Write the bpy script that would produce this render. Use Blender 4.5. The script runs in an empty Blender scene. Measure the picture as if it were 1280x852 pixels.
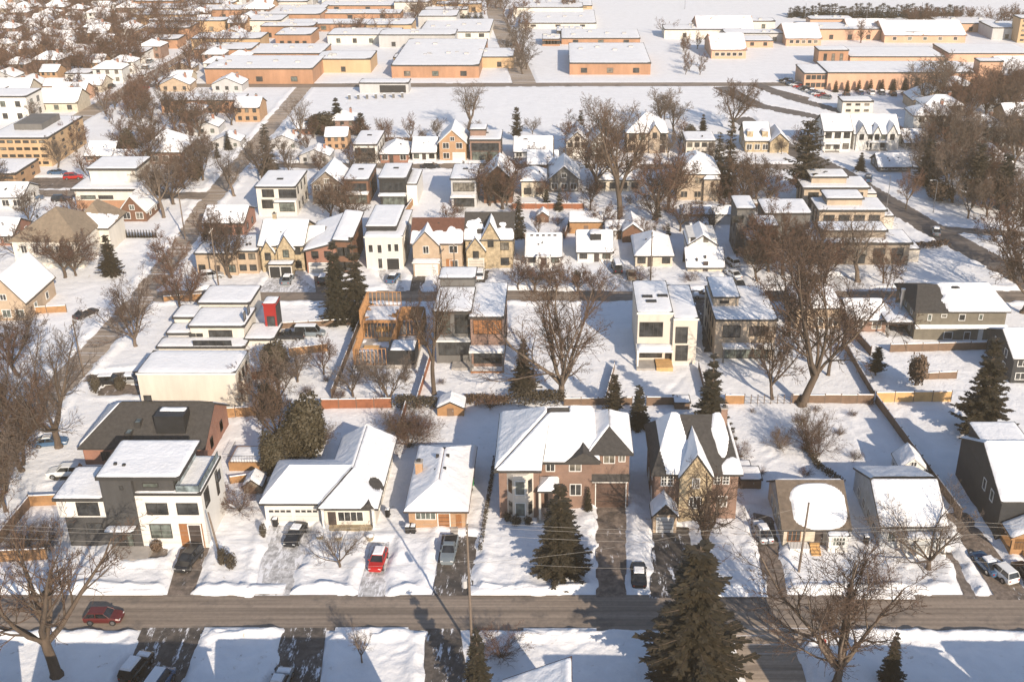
import bpy, math, random
import numpy as np
from mathutils import Vector, Matrix, Euler
R = random.Random(11)
SC = bpy.context.scene
COL = SC.collection
# ---------------------------------------------------------------- survey of the place (flat ground, 80 m high view)
CX, CY, FP, HC = 700.0, 426.0, 1380.0, 80.0
TI = math.radians(25.08)
cT, sT = math.cos(TI), math.sin(TI)
def ray(px, py):
    a = (px-CX)/FP; b = (CY-py)/FP
    return (a, cT+b*sT, -sT+b*cT)
def W(px, py, z=0.0):
    r = ray(px, py); t = (HC-z)/(-r[2])
    return (r[0]*t, r[1]*t, z)
def WY(px, py, Y):
    r = ray(px, py); t = Y/r[1]
    return (r[0]*t, HC+r[2]*t)
# ---------------------------------------------------------------- noise
def vnoise(x, y, seed=0):
    x = np.asarray(x, float); y = np.asarray(y, float)
    xi = np.floor(x).astype(np.int64); yi = np.floor(y).astype(np.int64)
    fx = x-xi; fy = y-yi
    fx = fx*fx*(3-2*fx); fy = fy*fy*(3-2*fy)
    def h(a, b):
        n = (a*374761393 + b*668265263 + seed*1442695041) & 0xFFFFFFFF
        n = ((n ^ (n >> 13))*1274126177) & 0xFFFFFFFF
        return ((n ^ (n >> 16)) & 0xFFFF)/65535.0
    return (h(xi,yi)*(1-fx)+h(xi+1,yi)*fx)*(1-fy)+(h(xi,yi+1)*(1-fx)+h(xi+1,yi+1)*fx)*fy
def fnoise(x, y, seed=0, o=3):
    s = 0; a = .5; n = 0
    for i in range(o):
        s = s+a*vnoise(x*2**i, y*2**i, seed+i); n += a; a *= .5
    return s/n
def sst(e0, e1, x):
    t = np.clip((x-e0)/(e1-e0), 0, 1); return t*t*(3-2*t)
# ---------------------------------------------------------------- materials
MATS = {}
def newmat(name):
    m = bpy.data.materials.new(name); m.use_nodes = True
    nt = m.node_tree; b = nt.nodes['Principled BSDF']
    MATS[name] = m
    return m, nt, b
def N(nt, t, **k):
    n = nt.nodes.new(t)
    for a, v in k.items(): setattr(n, a, v)
    return n
def setin(n, **k):
    for a, v in k.items(): n.inputs[a.replace('_', ' ')].default_value = v
def c4(c): return (c[0], c[1], c[2], 1)
def mixrgb(nt, fac, a, b, bt='MIX'):
    n = N(nt, 'ShaderNodeMix', data_type='RGBA', blend_type=bt)
    for i, v in ((0, fac), (6, a), (7, b)):
        if hasattr(v, 'links') or hasattr(v, 'is_linked'): nt.links.new(v, n.inputs[i])
        else: n.inputs[i].default_value = v if i == 0 else c4(v)
    return n.outputs[2]
def noise(nt, vec, scale, detail=4, rough=.6):
    n = N(nt, 'ShaderNodeTexNoise'); setin(n, Scale=scale, Detail=detail, Roughness=rough)
    if vec is not None: nt.links.new(vec, n.inputs['Vector'])
    return n.outputs['Fac']
def ramp(nt, fac, p0, p1):
    n = N(nt, 'ShaderNodeMapRange'); setin(n, From_Min=p0, From_Max=p1); n.clamp = True
    nt.links.new(fac, n.inputs[0]); return n.outputs[0]
def objvec(nt): return N(nt, 'ShaderNodeTexCoord').outputs['Object']
def scaled(nt, vec, s, rz=0):
    n = N(nt, 'ShaderNodeMapping'); n.inputs['Scale'].default_value = s; n.inputs['Rotation'].default_value = (0, 0, rz)
    nt.links.new(vec, n.inputs[0]); return n.outputs[0]
def bump(nt, b, h, st=.3, d=.05):
    n = N(nt, 'ShaderNodeBump'); setin(n, Strength=st, Distance=d)
    nt.links.new(h, n.inputs['Height']); nt.links.new(n.outputs[0], b.inputs['Normal'])
def plain(name, col, var=.25, scale=1.2, rough=.8, streak=False, bumpst=.2, metal=0):
    m, nt, b = newmat(name)
    v = objvec(nt)
    if streak: v = scaled(nt, v, (1, 1, .25))
    f = noise(nt, v, scale, 5, .65)
    d = tuple(c*(1-var) for c in col); l = tuple(min(1, c*(1+var*.7)) for c in col)
    o = mixrgb(nt, ramp(nt, f, .3, .7), d, l)
    nt.links.new(o, b.inputs['Base Color']); setin(b, Roughness=rough, Metallic=metal)
    if bumpst: bump(nt, b, noise(nt, v, scale*9, 3), bumpst, .03)
    return m
def brickm(name, c1, c2, mortar=(.4,.37,.33)):
    m, nt, b = newmat(name)
    v = objvec(nt)
    sx = N(nt, 'ShaderNodeSeparateXYZ'); nt.links.new(v, sx.inputs[0])
    ad = N(nt, 'ShaderNodeMath', operation='ADD'); nt.links.new(sx.outputs[0], ad.inputs[0]); nt.links.new(sx.outputs[1], ad.inputs[1])
    cb = N(nt, 'ShaderNodeCombineXYZ'); nt.links.new(ad.outputs[0], cb.inputs[0]); nt.links.new(sx.outputs[2], cb.inputs[1])
    t = N(nt, 'ShaderNodeTexBrick'); nt.links.new(cb.outputs[0], t.inputs['Vector'])
    setin(t, Scale=1.0, Color1=c4(c1), Color2=c4(c2), Mortar=c4(mortar)); t.inputs['Brick Width'].default_value = .3; t.inputs['Row Height'].default_value = .11; t.inputs['Mortar Size'].default_value = .012
    f = noise(nt, v, .7, 4)
    o = mixrgb(nt, ramp(nt, f, .25, .75), tuple(c*.62 for c in c1), tuple(min(1, c*1.25) for c in c2))
    o2 = mixrgb(nt, .5, t.outputs[0], o)
    nt.links.new(o2, b.inputs['Base Color']); setin(b, Roughness=.85)
    return m
def sidingm(name, col, pitch=.22, vertical=False):
    m, nt, b = newmat(name)
    v = objvec(nt); sx = N(nt, 'ShaderNodeSeparateXYZ'); nt.links.new(v, sx.inputs[0])
    src = sx.outputs[2]
    if vertical:
        ad = N(nt, 'ShaderNodeMath', operation='ADD'); nt.links.new(sx.outputs[0], ad.inputs[0]); nt.links.new(sx.outputs[1], ad.inputs[1]); src = ad.outputs[0]
    mu = N(nt, 'ShaderNodeMath', operation='MULTIPLY'); mu.inputs[1].default_value = 1/pitch; nt.links.new(src, mu.inputs[0])
    fr = N(nt, 'ShaderNodeMath', operation='FRACT'); nt.links.new(mu.outputs[0], fr.inputs[0])
    f = noise(nt, v, 1.1, 5)
    o = mixrgb(nt, ramp(nt, f, .3, .7), tuple(c*.78 for c in col), tuple(min(1, c*1.15) for c in col))
    o = mixrgb(nt, ramp(nt, fr.outputs[0], .86, .95), o, tuple(c*.55 for c in col))
    nt.links.new(o, b.inputs['Base Color']); setin(b, Roughness=.75)
    bump(nt, b, fr.outputs[0], .5, .03)
    return m
def snowm(name, col=(.86,.87,.9), dirt=0.0):
    # a few dead grass and soil specks may poke through
    m, nt, b = newmat(name)
    g = N(nt, 'ShaderNodeNewGeometry').outputs['Position']
    f = noise(nt, g, .35, 6, .65)
    o = mixrgb(nt, ramp(nt, f, .3, .7), tuple(c*.9 for c in col), col)
    if dirt:
        f2 = noise(nt, g, .9, 8, .75)
        f3 = noise(nt, g, .07, 3, .5); mm = N(nt, 'ShaderNodeMath', operation='MULTIPLY'); nt.links.new(ramp(nt, f2, .60, .72), mm.inputs[0]); nt.links.new(ramp(nt, f3, .42, .62), mm.inputs[1]); o = mixrgb(nt, mm.outputs[0], o, (.30,.225,.155))
    nt.links.new(o, b.inputs['Base Color']); setin(b, Roughness=.65, Specular_IOR_Level=.25)
    bump(nt, b, noise(nt, g, 1.7, 7, .62), .55, .22)
    return m
snowm('snow', (.87,.865,.87), dirt=1); snowm('roofsnow', (.88,.875,.88)); 
# walls
plain('white', (.70,.67,.62), .10, .5, .8, True); plain('cream', (.60,.54,.46), .13, .5, .8, True); plain('beige', (.44,.35,.26), .18, .5, .85, True)
plain('ivory', (.66,.61,.53), .12, .6, .8, True)
plain('charcoal', (.055,.053,.052), .25, .7, .7, True); plain('black', (.02,.02,.021), .3, 1, .55); plain('greywall', (.135,.128,.12), .2, .6, .8, True)
plain('palegrey', (.46,.45,.44), .14, .5, .8, True); plain('taupe', (.25,.205,.16), .2, .5, .8, True); plain('peach', (.60,.36,.24), .2, .15, .85, True)
plain('tan', (.52,.35,.20), .18, .2, .85, True)
plain('brickfar', (.40,.215,.125), .3, .2, .85, True)
plain('concrete', (.36,.33,.30), .25, .8, .9, True)
brickm('redbrick', (.24,.085,.05), (.30,.125,.075)); brickm('brownbrick', (.19,.10,.07), (.25,.14,.10)); brickm('orangebrick', (.38,.20,.095), (.44,.26,.13)); brickm('tanbrick', (.40,.28,.18), (.46,.34,.23)); brickm('rosebrick', (.165,.082,.052), (.215,.118,.078))
plain('stone', (.42,.33,.21), .5, 1.6, .9, False, .5)
sidingm('siding_green', (.17,.15,.115)); sidingm('siding_dark', (.035,.036,.038)); sidingm('siding_blue', (.42,.44,.46)); sidingm('siding_white', (.68,.66,.62)); sidingm('siding_brown', (.17,.085,.05), .3, True); sidingm('siding_cream', (.60,.53,.42))
sidingm('cedar', (.37,.20,.088), .16, True); sidingm('oldwood', (.18,.115,.075), .16, True); sidingm('fresh_board', (.60,.36,.15), .16, True); sidingm('redwood', (.28,.10,.045), .16, True)
plain('lumber', (.42,.215,.09), .3, 2, .8); plain('post', (.14,.10,.075), .3, 2, .9)
# roofs
plain('shingle', (.055,.050,.046), .35, 2.2, .9, False, .5); plain('brownroof', (.15,.115,.085), .3, 2, .9, False, .5); plain('tanroof', (.24,.185,.13), .25, 1.5, .9, False, .4); plain('redroof', (.13,.055,.035), .3, 2, .9)
plain('fascia', (.035,.033,.032), .3, 1, .7); plain('whitetrim', (.72,.70,.66), .08, 1, .6); plain('metal', (.30,.31,.33), .2, 1, .35, False, 0, .8)
plain('salmonroof', (.58,.33,.23), .25, .2, .85)
plain('doorwood', (.30,.13,.05), .25, 2, .5, True); plain('doordark', (.06,.045,.04), .3, 1, .5); plain('garagebrown', (.10,.06,.045), .2, 1, .6); plain('whitedoor', (.66,.63,.58), .08, .8, .6)
plain('bark', (.10,.072,.052), .4, 3, .95, True, .4); plain('barkpale', (.16,.12,.09), .35, 3, .95, True, .4); plain('twig', (.082,.050,.034), .35, .6, .95, False, 0); plain('twigred', (.105,.055,.036), .35, .6, .95, False, 0); plain('twiggrey', (.115,.085,.066), .35, .6, .95, False, 0)
plain('pole', (.17,.13,.10), .3, 3, .9, True); plain('rubber', (.015,.015,.016), .2, 4, .8); plain('wire', (.30,.28,.26), .1, 1, .6, False, 0)
plain('red', (.30,.018,.015), .05, 1, .3, False, 0); plain('steel', (.5,.5,.5), .1, 1, .3, False, 0, .9)
plain('green', (.03,.22,.08), .1, 1, .5, False, 0); plain('bluecar', (.05,.11,.20), .1, 1, .25, False, 0); plain('greycar', (.17,.20,.22), .1, 1, .25, False, 0); plain('whitecar', (.72,.72,.71), .04, 1, .25, False, 0); plain('blackcar', (.018,.019,.022), .1, 1, .2, False, 0); plain('maroon', (.10,.016,.016), .06, 1, .35, False, 0); plain('redcar', (.42,.018,.016), .06, 1, .25, False, 0); plain('silvercar', (.40,.41,.42), .06, 1, .3, False, 0, .3); plain('tancar', (.36,.29,.2), .06, 1, .3, False, 0)
def leafm(name, a, b_, tr=0):
    m, nt, b = newmat(name)
    oi = N(nt, 'ShaderNodeObjectInfo').outputs['Random']
    f = noise(nt, objvec(nt), 1.3, 4, .7)
    o = mixrgb(nt, ramp(nt, f, .3, .7), a, b_)
    o = mixrgb(nt, oi, o, mixrgb(nt, .5, o, (.055,.04,.022)))
    nt.links.new(o, b.inputs['Base Color']); setin(b, Roughness=.7)
    return m
leafm('spruce', (.012,.014,.008), (.045,.037,.020)); leafm('pine', (.010,.012,.006), (.045,.033,.016)); leafm('cedarleaf', (.035,.029,.013), (.07,.052,.025)); leafm('shrub', (.085,.05,.03), (.16,.10,.06)); leafm('darkshrub', (.035,.032,.02), (.075,.055,.035))
def glassm(name, col, rough=.06):
    m, nt, b = newmat(name)
    f = noise(nt, objvec(nt), .9, 2)
    o = mixrgb(nt, ramp(nt, f, .35, .65), tuple(c*.5 for c in col), tuple(c*1.6 for c in col))
    nt.links.new(o, b.inputs['Base Color']); setin(b, Roughness=rough, Specular_IOR_Level=.6)
glassm('glass', (.035,.036,.036)); glassm('glasspale', (.10,.115,.10), .1); glassm('glasscurtain', (.15,.135,.11), .12); glassm('carglass', (.02,.022,.025)); glassm('railglass', (.20,.24,.25), .08); glassm('lampglass', (.5,.5,.47), .2)
def roadm(name, rz, base=(.31,.25,.20), dark=(.12,.105,.095), wet=.54, sc=1.0, snowy=0, edge=0):
    m, nt, b = newmat(name)
    g = N(nt, 'ShaderNodeNewGeometry').outputs['Position']
    st = scaled(nt, g, (.03*sc, 1.5*sc, 1), rz) if rz is not None else g
    f = noise(nt, st, 1.0, 5, .6)
    f2 = noise(nt, g, .22*sc, 6, .65)
    f3 = noise(nt, g, 2.0, 6, .7)
    if rz == 0: f = noise(nt, scaled(nt, g, (.018, 1.15, 1), 0), 1.0, 7, .7)
    o = mixrgb(nt, ramp(nt, f, .38, .62), tuple(c*.62 for c in base), tuple(c*1.2 for c in base))
    o = mixrgb(nt, ramp(nt, f2, wet, wet+.16), o, dark)
    o = mixrgb(nt, ramp(nt, f3, .3, .75), mixrgb(nt, .35, o, (.05,.045,.04)), o)
    if snowy:
        f4 = noise(nt, scaled(nt, g, (1.3,.30,1), 0) if rz is None else st, .8, 8, .78)
        o = mixrgb(nt, ramp(nt, f4, snowy, snowy+.05), o, (.78,.78,.8))
    nt.links.new(o, b.inputs['Base Color']); setin(b, Roughness=.75, Specular_IOR_Level=.3)
    bump(nt, b, f3, .4, .04)
roadm('road_x', 0); roadm('road_y', math.pi/2, (.44,.35,.27), (.24,.19,.15), .55, 1.0, .56); roadm('road_diag', math.radians(75), (.17,.145,.13)); roadm('drive', None, (.13,.11,.095), (.045,.043,.043), .46, 1.5, .55); roadm('drive_dry', None, (.24,.19,.155), (.075,.065,.06), .5, 1.6, .60); roadm('drive_snow', None, (.62,.61,.61), (.5,.5,.51), .6, 1, .5); roadm('paving', None, (.24,.2,.17), (.12,.1,.09), .5, 1.5, .6)
# ---------------------------------------------------------------- mesh builder
class MB:
    def __init__(s): s.v = []; s.f = []; s.m = []; s.sm = False
    def poly(s, pts, mat):
        n = len(s.v); s.v += [tuple(p) for p in pts]; s.f.append(tuple(range(n, n+len(pts)))); s.m.append(mat)
    def raw(s, v, f, mat):
        n = len(s.v); s.v += [tuple(p) for p in v]; s.f += [tuple(i+n for i in q) for q in f]; s.m += [mat]*len(f)
    def box(s, x0, x1, y0, y1, z0, z1, mat):
        v = [(x0,y0,z0),(x1,y0,z0),(x1,y1,z0),(x0,y1,z0),(x0,y0,z1),(x1,y0,z1),(x1,y1,z1),(x0,y1,z1)]
        s.raw(v, [(0,3,2,1),(4,5,6,7),(0,1,5,4),(1,2,6,5),(2,3,7,6),(3,0,4,7)], mat)
    def prism(s, base, top, mat):       # two rings of equal length
        n = len(base); s.raw(list(base)+list(top), [tuple(range(n-1, -1, -1)), tuple(range(n, 2*n))]+[(i, (i+1) % n, n+(i+1) % n, n+i) for i in range(n)], mat)
    def tube(s, pts, rad, mat, k=6, cap=True):
        pts = [Vector(p) for p in pts]; n = len(pts); vs = []
        prev = None
        for i, p in enumerate(pts):
            d = (pts[min(i+1, n-1)]-pts[max(i-1, 0)]).normalized()
            a = Vector((1, 0, 0)) if prev is None and abs(d.x) < .8 else (Vector((0, 1, 0)) if prev is None else prev)
            a = (a-d*a.dot(d)).normalized(); prev = a
            b = d.cross(a)
            r = rad[i] if hasattr(rad, '__len__') else rad
            for j in range(k):
                t = 2*math.pi*j/k; vs.append(p+(a*math.cos(t)+b*math.sin(t))*r)
        fs = [(i*k+j, i*k+(j+1) % k, (i+1)*k+(j+1) % k, (i+1)*k+j) for i in range(n-1) for j in range(k)]
        if cap: fs += [tuple(range(k-1, -1, -1)), tuple(range((n-1)*k, n*k))]
        s.raw(vs, fs, mat)
    def bar(s, a, b, w, mat, h=None):   # square bar from a to b
        s.tube([a, b], w*.7, mat, 4)
    def mesh(s, name):
        me = bpy.data.meshes.new(name); me.from_pydata(s.v, [], s.f)
        ms = []
        for m in s.m:
            if m not in ms: ms.append(m)
        for m in ms: me.materials.append(MATS[m])
        if len(ms) > 1: me.polygons.foreach_set('material_index', [ms.index(m) for m in s.m])
        if s.sm: me.polygons.foreach_set('use_smooth', [True]*len(s.f))
        me.update(); return me
    def build(s, name, parent=None, label=None):
        o = bpy.data.objects.new(name, s.mesh(name)); COL.objects.link(o)
        if parent is not None: o.parent = parent
        if label: o['label'] = label
        return o
def tag(o, label, cat, group=None, kind=None):
    if label: o['label'] = label
    if cat: o['category'] = cat
    if group: o['group'] = group
    if kind: o['kind'] = kind
    return o
def empty(name, loc, label, cat, group=None, rz=0, sc=None):
    o = bpy.data.objects.new(name, None); COL.objects.link(o); o.empty_display_size = .5
    o.location = loc; o.rotation_euler = (0, 0, rz)
    if sc: o.scale = sc if hasattr(sc, '__len__') else (sc, sc, sc)
    return tag(o, label, cat, group)
KIDS = {}
def copy_tree(o, parent=None):
    c = o.copy(); COL.objects.link(c)
    if parent is not None: c.parent = parent
    for ch in KIDS.get(o.name, None) or list(o.children): copy_tree(ch, c)
    return c
def place(proto, loc, label, rz=0, sc=1, group=None):
    if not proto.get('_used'):
        proto['_used'] = 1; o = proto
    else:
        o = copy_tree(proto)
    o.location = loc; o.rotation_euler = (0, 0, rz); o.scale = sc if hasattr(sc, '__len__') else (sc, sc, sc)
    o['label'] = label
    if group: o['group'] = group
    return o
# ---------------------------------------------------------------- house kit
class House:
    def __init__(s, label, xl, xr, yb, name='house', cat='house', group=None, rz=0, frame='fascia', small=False):
        mx = (xl+xr)/2; g = W(mx, yb); s.Y = g[1]
        s.X0 = WY(xl, yb, s.Y)[0]; s.X1 = WY(xr, yb, s.Y)[0]; s.ox = (s.X0+s.X1)/2
        s.x0 = s.X0-s.ox; s.x1 = s.X1-s.ox; s.w = s.X1-s.X0
        s.root = empty(name, (s.ox, s.Y, 0), label, cat, group, rz); s.frame = frame; s.small = small; s.roof = None
    def z(s, py, dy=0): return WY(CX, py, s.Y+dy)[1]
    def x(s, px, py, dy=0): return WY(px, py, s.Y+dy)[0]-s.ox
    def P(s, px, py, z): p = W(px, py, z); return (p[0]-s.ox, p[1]-s.Y, z)
    def dep(s, py, z): return W(CX, py, z)[1]-s.Y
    def box(s, x0, x1, y0, y1, z0, z1, mat, name='wall', parent=None, label=None):
        m = MB(); m.box(x0, x1, y0, y1, z0-(.2 if z0 == 0 else 0), z1, mat); return m.build(name, parent or s.root, label)
    def solid(s, polys, t, mat, name='roof', edge=None):
        key = {}; vs = []; fs = []
        def idx(p):
            k = tuple(round(c, 3) for c in p)
            if k not in key: key[k] = len(vs); vs.append(p)
            return key[k]
        for p in polys:
            q = []
            for a in p:
                i = idx(a)
                if i not in q: q.append(i)
            fs.append(q)
        n = len(vs); m = MB(); allv = vs+[(p[0], p[1], p[2]-t) for p in vs]
        m.raw(allv, [tuple(q) for q in fs]+[tuple(i+n for i in reversed(q)) for q in fs], mat)
        ed = {}
        for q in fs:
            for i in range(len(q)): ed[(q[i], q[(i+1) % len(q)])] = 1
        sf = [(b, a, a+n, b+n) for (a, b) in ed if (b, a) not in ed]
        m.raw(allv, sf, edge or mat)
        o = m.build(name, s.root); s.roof = o; return o
    def snow(s, polys, roof, c=1.0, n=.35, sc=.35, th=.2, dips=None, dw=.35, res=.4, fn=None, seed=None, top=0.0, bot=0.0):
        m = MB(); m.sm = True; seed = R.randint(0, 9999) if seed is None else seed
        for pi, p in enumerate(polys):
            dp = (dips[pi] if isinstance(dips, (list, tuple)) else dips) or ''
            if dp == 'skip': continue
            q = [np.array(a, float) for a in p]
            if len(q) == 3: q.append(q[2])
            ls = max(np.linalg.norm(q[1]-q[0]), np.linalg.norm(q[2]-q[3])); lt = max(np.linalg.norm(q[3]-q[0]), np.linalg.norm(q[2]-q[1]))
            ns = max(3, min(90, int(ls/res))); nt = max(3, min(90, int(lt/res)))
            e = .12
            def axis(nn, L, lo, hi):
                a = list(np.linspace(0, 1, nn+1))
                k = min(.2, .3*dw/L)
                if lo: a.insert(1, k)
                if hi: a.insert(-1, 1-k)
                return np.array(sorted(a))
            S, T = np.meshgrid(axis(ns, ls, 'L' in dp, 'R' in dp), axis(nt, lt, 'B' in dp, 'T' in dp))
            Pt = ((1-S)*(1-T))[..., None]*q[0]+(S*(1-T))[..., None]*q[1]+(S*T)[..., None]*q[2]+((1-S)*T)[..., None]*q[3]
            wd = (1-T)*np.linalg.norm(q[1]-q[0])+T*np.linalg.norm(q[2]-q[3])
            cov = c+n*(fnoise(Pt[..., 0]*sc+seed, Pt[..., 1]*sc+Pt[..., 2]*sc, seed)-.5)*2-top*T-bot*(1-T)
            if fn: cov = np.minimum(cov, fn(S, T, Pt))
            h = sst(.42, .62, cov)
            for ch, dist in (('L', S*wd), ('R', (1-S)*wd), ('B', T*lt), ('T', (1-T)*lt)):
                if ch in dp: h = h*sst(0, dw, dist)
            H = th*h*(.8+.4*vnoise(Pt[..., 0]*1.3, Pt[..., 1]*1.3, seed))-.03*(h < .98)-.012
            b = len(m.v); a, k = H.shape
            V = Pt.copy(); V[..., 2] += H
            m.v += [tuple(r) for r in V.reshape(-1, 3)]
            hf = H.reshape(-1)
            for i in range(a-1):
                for j in range(k-1):
                    ids = (i*k+j, i*k+j+1, (i+1)*k+j+1, (i+1)*k+j)
                    if max(hf[t] for t in ids) > 0:
                        m.f.append(tuple(t+b for t in ids)); m.m.append('roofsnow')
        if m.f: m.build('roof_snow', roof)
    def flat(s, x0, x1, y0, y1, z, th=.35, ov=.25, edge='fascia', snow=True, deck='shingle', **k):
        x0 -= ov; x1 += ov; y0 -= ov; y1 += ov
        p = [[(x0,y0,z+th),(x1,y0,z+th),(x1,y1,z+th),(x0,y1,z+th)]]
        o = s.solid(p, th, deck, edge=edge)
        if snow:
            kw = dict(c=1.0, n=.2, th=.16, dips=['LRBT'], dw=.3); kw.update(k); s.snow(p, o, **kw)
        return o
    def gabx(s, x0, x1, y0, y1, z, rh, mat='shingle', wall=None, ov=.4, ridge=.5, edge='fascia', snow=True, dips=None, **k):
        ym = y0+(y1-y0)*ridge; sf = rh/(ym-y0); sb = rh/(y1-ym)
        t = .06; zr = z+rh+t
        A = [(x0-ov,y0-ov,z+t-ov*sf),(x1+ov,y0-ov,z+t-ov*sf),(x1+ov,ym,zr),(x0-ov,ym,zr)]
        B = [(x1+ov,y1+ov,z+t-ov*sb),(x0-ov,y1+ov,z+t-ov*sb),(x0-ov,ym,zr),(x1+ov,ym,zr)]
        o = s.solid([A, B], .22, mat, edge=edge)
        if wall:
            m = MB(); m.prism([(x0+.01,y0+.01,z-.3),(x0+.01,y1-.01,z-.3),(x0+.01,y1-.01,z-.2),(x0+.01,ym,z+rh-.2),(x0+.01,y0+.01,z-.2)], [(x1-.01,y0+.01,z-.3),(x1-.01,y1-.01,z-.3),(x1-.01,y1-.01,z-.2),(x1-.01,ym,z+rh-.2),(x1-.01,y0+.01,z-.2)], wall); m.build('gable', s.root)
        if snow: s.snow([A, B], o, dips=dips or ['LRB', 'LRB'], **k)
        return o
    def gaby(s, x0, x1, y0, y1, z, rh, mat='shingle', wall=None, ov=.35, edge='fascia', snow=True, dips=None, gp=None, **k):
        xm = (x0+x1)/2; sl = rh/(xm-x0); t = .06; zr = z+rh+t
        A = [(x0-ov,y1+ov,z+t-ov*sl),(x0-ov,y0-ov,z+t-ov*sl),(xm,y0-ov,zr),(xm,y1+ov,zr)]
        B = [(x1+ov,y0-ov,z+t-ov*sl),(x1+ov,y1+ov,z+t-ov*sl),(xm,y1+ov,zr),(xm,y0-ov,zr)]
        o = s.solid([A, B], .22, mat, edge=edge)
        if wall:
            m = MB(); a = y0+.01 if gp is None else gp
            m.prism([(x1-.01,a,z-.3),(x0+.01,a,z-.3),(x0+.01,a,z-.2),(xm,a,z+rh-.2),(x1-.01,a,z-.2)], [(x1-.01,y1-.01,z-.3),(x0+.01,y1-.01,z-.3),(x0+.01,y1-.01,z-.2),(xm,y1-.01,z+rh-.2),(x1-.01,y1-.01,z-.2)], wall); m.build('gable', s.root)
        if snow: s.snow([A, B], o, dips=dips or ['LRB', 'LRB'], **k)
        return o
    def hip(s, x0, x1, y0, y1, z, rh, mat='shingle', ov=.4, axis=None, edge='fascia', snow=True, dips=None, inset=None, **k):
        x0 -= ov; x1 += ov; y0 -= ov; y1 += ov; w = x1-x0; d = y1-y0; z -= .04
        axis = axis or ('x' if w >= d else 'y')
        zr = z+rh
        if axis == 'x':
            i = inset if inset is not None else min(d/2, w/2-.05); ym = (y0+y1)/2
            a, b = (x0+i,ym,zr), (x1-i,ym,zr)
            F = [(x0,y0,z),(x1,y0,z),b,a]; B = [(x1,y1,z),(x0,y1,z),a,b]; Lf = [(x0,y1,z),(x0,y0,z),a]; Rt = [(x1,y0,z),(x1,y1,z),b]
        else:
            i = inset if inset is not None else min(w/2, d/2-.05); xm = (x0+x1)/2
            a, b = (xm,y0+i,zr), (xm,y1-i,zr)
            F = [(x0,y0,z),(x1,y0,z),a]; B = [(x1,y1,z),(x0,y1,z),b]; Lf = [(x0,y1,z),(x0,y0,z),a,b]; Rt = [(x1,y0,z),(x1,y1,z),b,a]
        P = [F, B, Lf, Rt]
        o = s.solid(P, .22, mat, edge=edge)
        if snow: s.snow(P, o, dips=dips or ['B', 'B', 'B', 'B'], **k)
        return o
    def win(s, a0, a1, z0, z1, f='f', at=0.0, nx=2, nz=1, fr=None, glass='glass', name='window', fw=.09):
        fr = fr or s.frame
        if glass == 'glass': q_ = R.random(); glass = 'glasscurtain' if q_ < .14 else 'glasspale' if q_ < .24 else 'glass'
        def T(a, d, z):
            return {'f': (a, at-d, z), 'l': (at-d, -a, z), 'r': (at+d, a, z), 'b': (-a, at+d, z)}[f]
        if f in 'lb': a0, a1 = -a1, -a0
        def bx(m, p, q, d, z0, z1, mat):
            c = [T(p,.0,z0),T(q,.0,z0),T(q,d,z0),T(p,d,z0)]; e = [T(p,.0,z1),T(q,.0,z1),T(q,d,z1),T(p,d,z1)]
            m.raw(c+e, [(0,1,2,3),(7,6,5,4),(3,2,6,7),(2,1,5,6),(1,0,4,5),(0,3,7,4)], mat)
        g = MB(); bx(g, a0, a1, .03, z0, z1, glass); o = g.build(name, s.root)
        m = MB(); w = fw
        bx(m, a0-w, a0, .085, z0-w, z1+w, fr); bx(m, a1, a1+w, .085, z0-w, z1+w, fr); bx(m, a0, a1, .08, z1, z1+w, fr); bx(m, a0, a1, .10, z0-w, z0, fr)
        for i in range(1, nx): c = a0+(a1-a0)*i/nx; bx(m, c-.035, c+.035, .06, z0, z1, fr)
        for i in range(1, nz): c = z0+(z1-z0)*i/nz; bx(m, a0, a1, .055, c-.035, c+.035, fr)
        m.build('frame', o)
        return o
    def wp(s, xl, yt, xr, yb, dy=0, **k):
        x0 = s.x(xl, (yt+yb)/2, dy); x1 = s.x(xr, (yt+yb)/2, dy)
        return s.win(x0, x1, s.z(yb, dy), s.z(yt, dy), 'f', dy, **k)
    def rows(s, x0, x1, zs, n, w=1.2, h=1.3, f='f', at=0, **k):
        for zz in zs:
            for i in range(n):
                c = x0+(x1-x0)*(i+.5)/n; s.win(c-w/2, c+w/2, zz, zz+h, f, at, **k)
    def door(s, x0, x1, z0, z1, at=0, mat='doordark', name='door', panels=4, f='f'):
        m = MB(); m.box(x0, x1, at-.05, at, z0, z1, mat); o = m.build(name, s.root)
        if name == 'garage_door':
            g = MB()
            for i in range(1, panels): zz = z0+(z1-z0)*i/panels; g.box(x0, x1, at-.065, at-.05, zz-.03, zz+.03, 'fascia' if mat != 'whitedoor' else 'palegrey')
            g.build('groove', o)
            fr = MB(); fr.box(x0-.12, x0, at-.08, at, z0, z1+.12, 'whitetrim'); fr.box(x1, x1+.12, at-.08, at, z0, z1+.12, 'whitetrim'); fr.box(x0, x1, at-.08, at, z1, z1+.12, 'whitetrim'); fr.build('frame', o)
        else:
            k = MB(); k.box(x1-.18, x1-.10, at-.11, at-.05, z0+.95, z0+1.1, 'steel'); k.build('handle', o)
        return o
    def chim(s, x, y, z0, z1, w=.7, mat='redbrick', roof=None):
        m = MB(); m.box(x-w/2, x+w/2, y-w/2, y+w/2, z0, z1, mat); m.box(x-w/2-.08, x+w/2+.08, y-w/2-.08, y+w/2+.08, z1, z1+.12, 'concrete'); m.box(x-w/4, x+w/4, y-w/4, y+w/4, z1+.12, z1+.4, 'fascia')
        return m.build('chimney', roof or s.roof or s.root)
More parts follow.
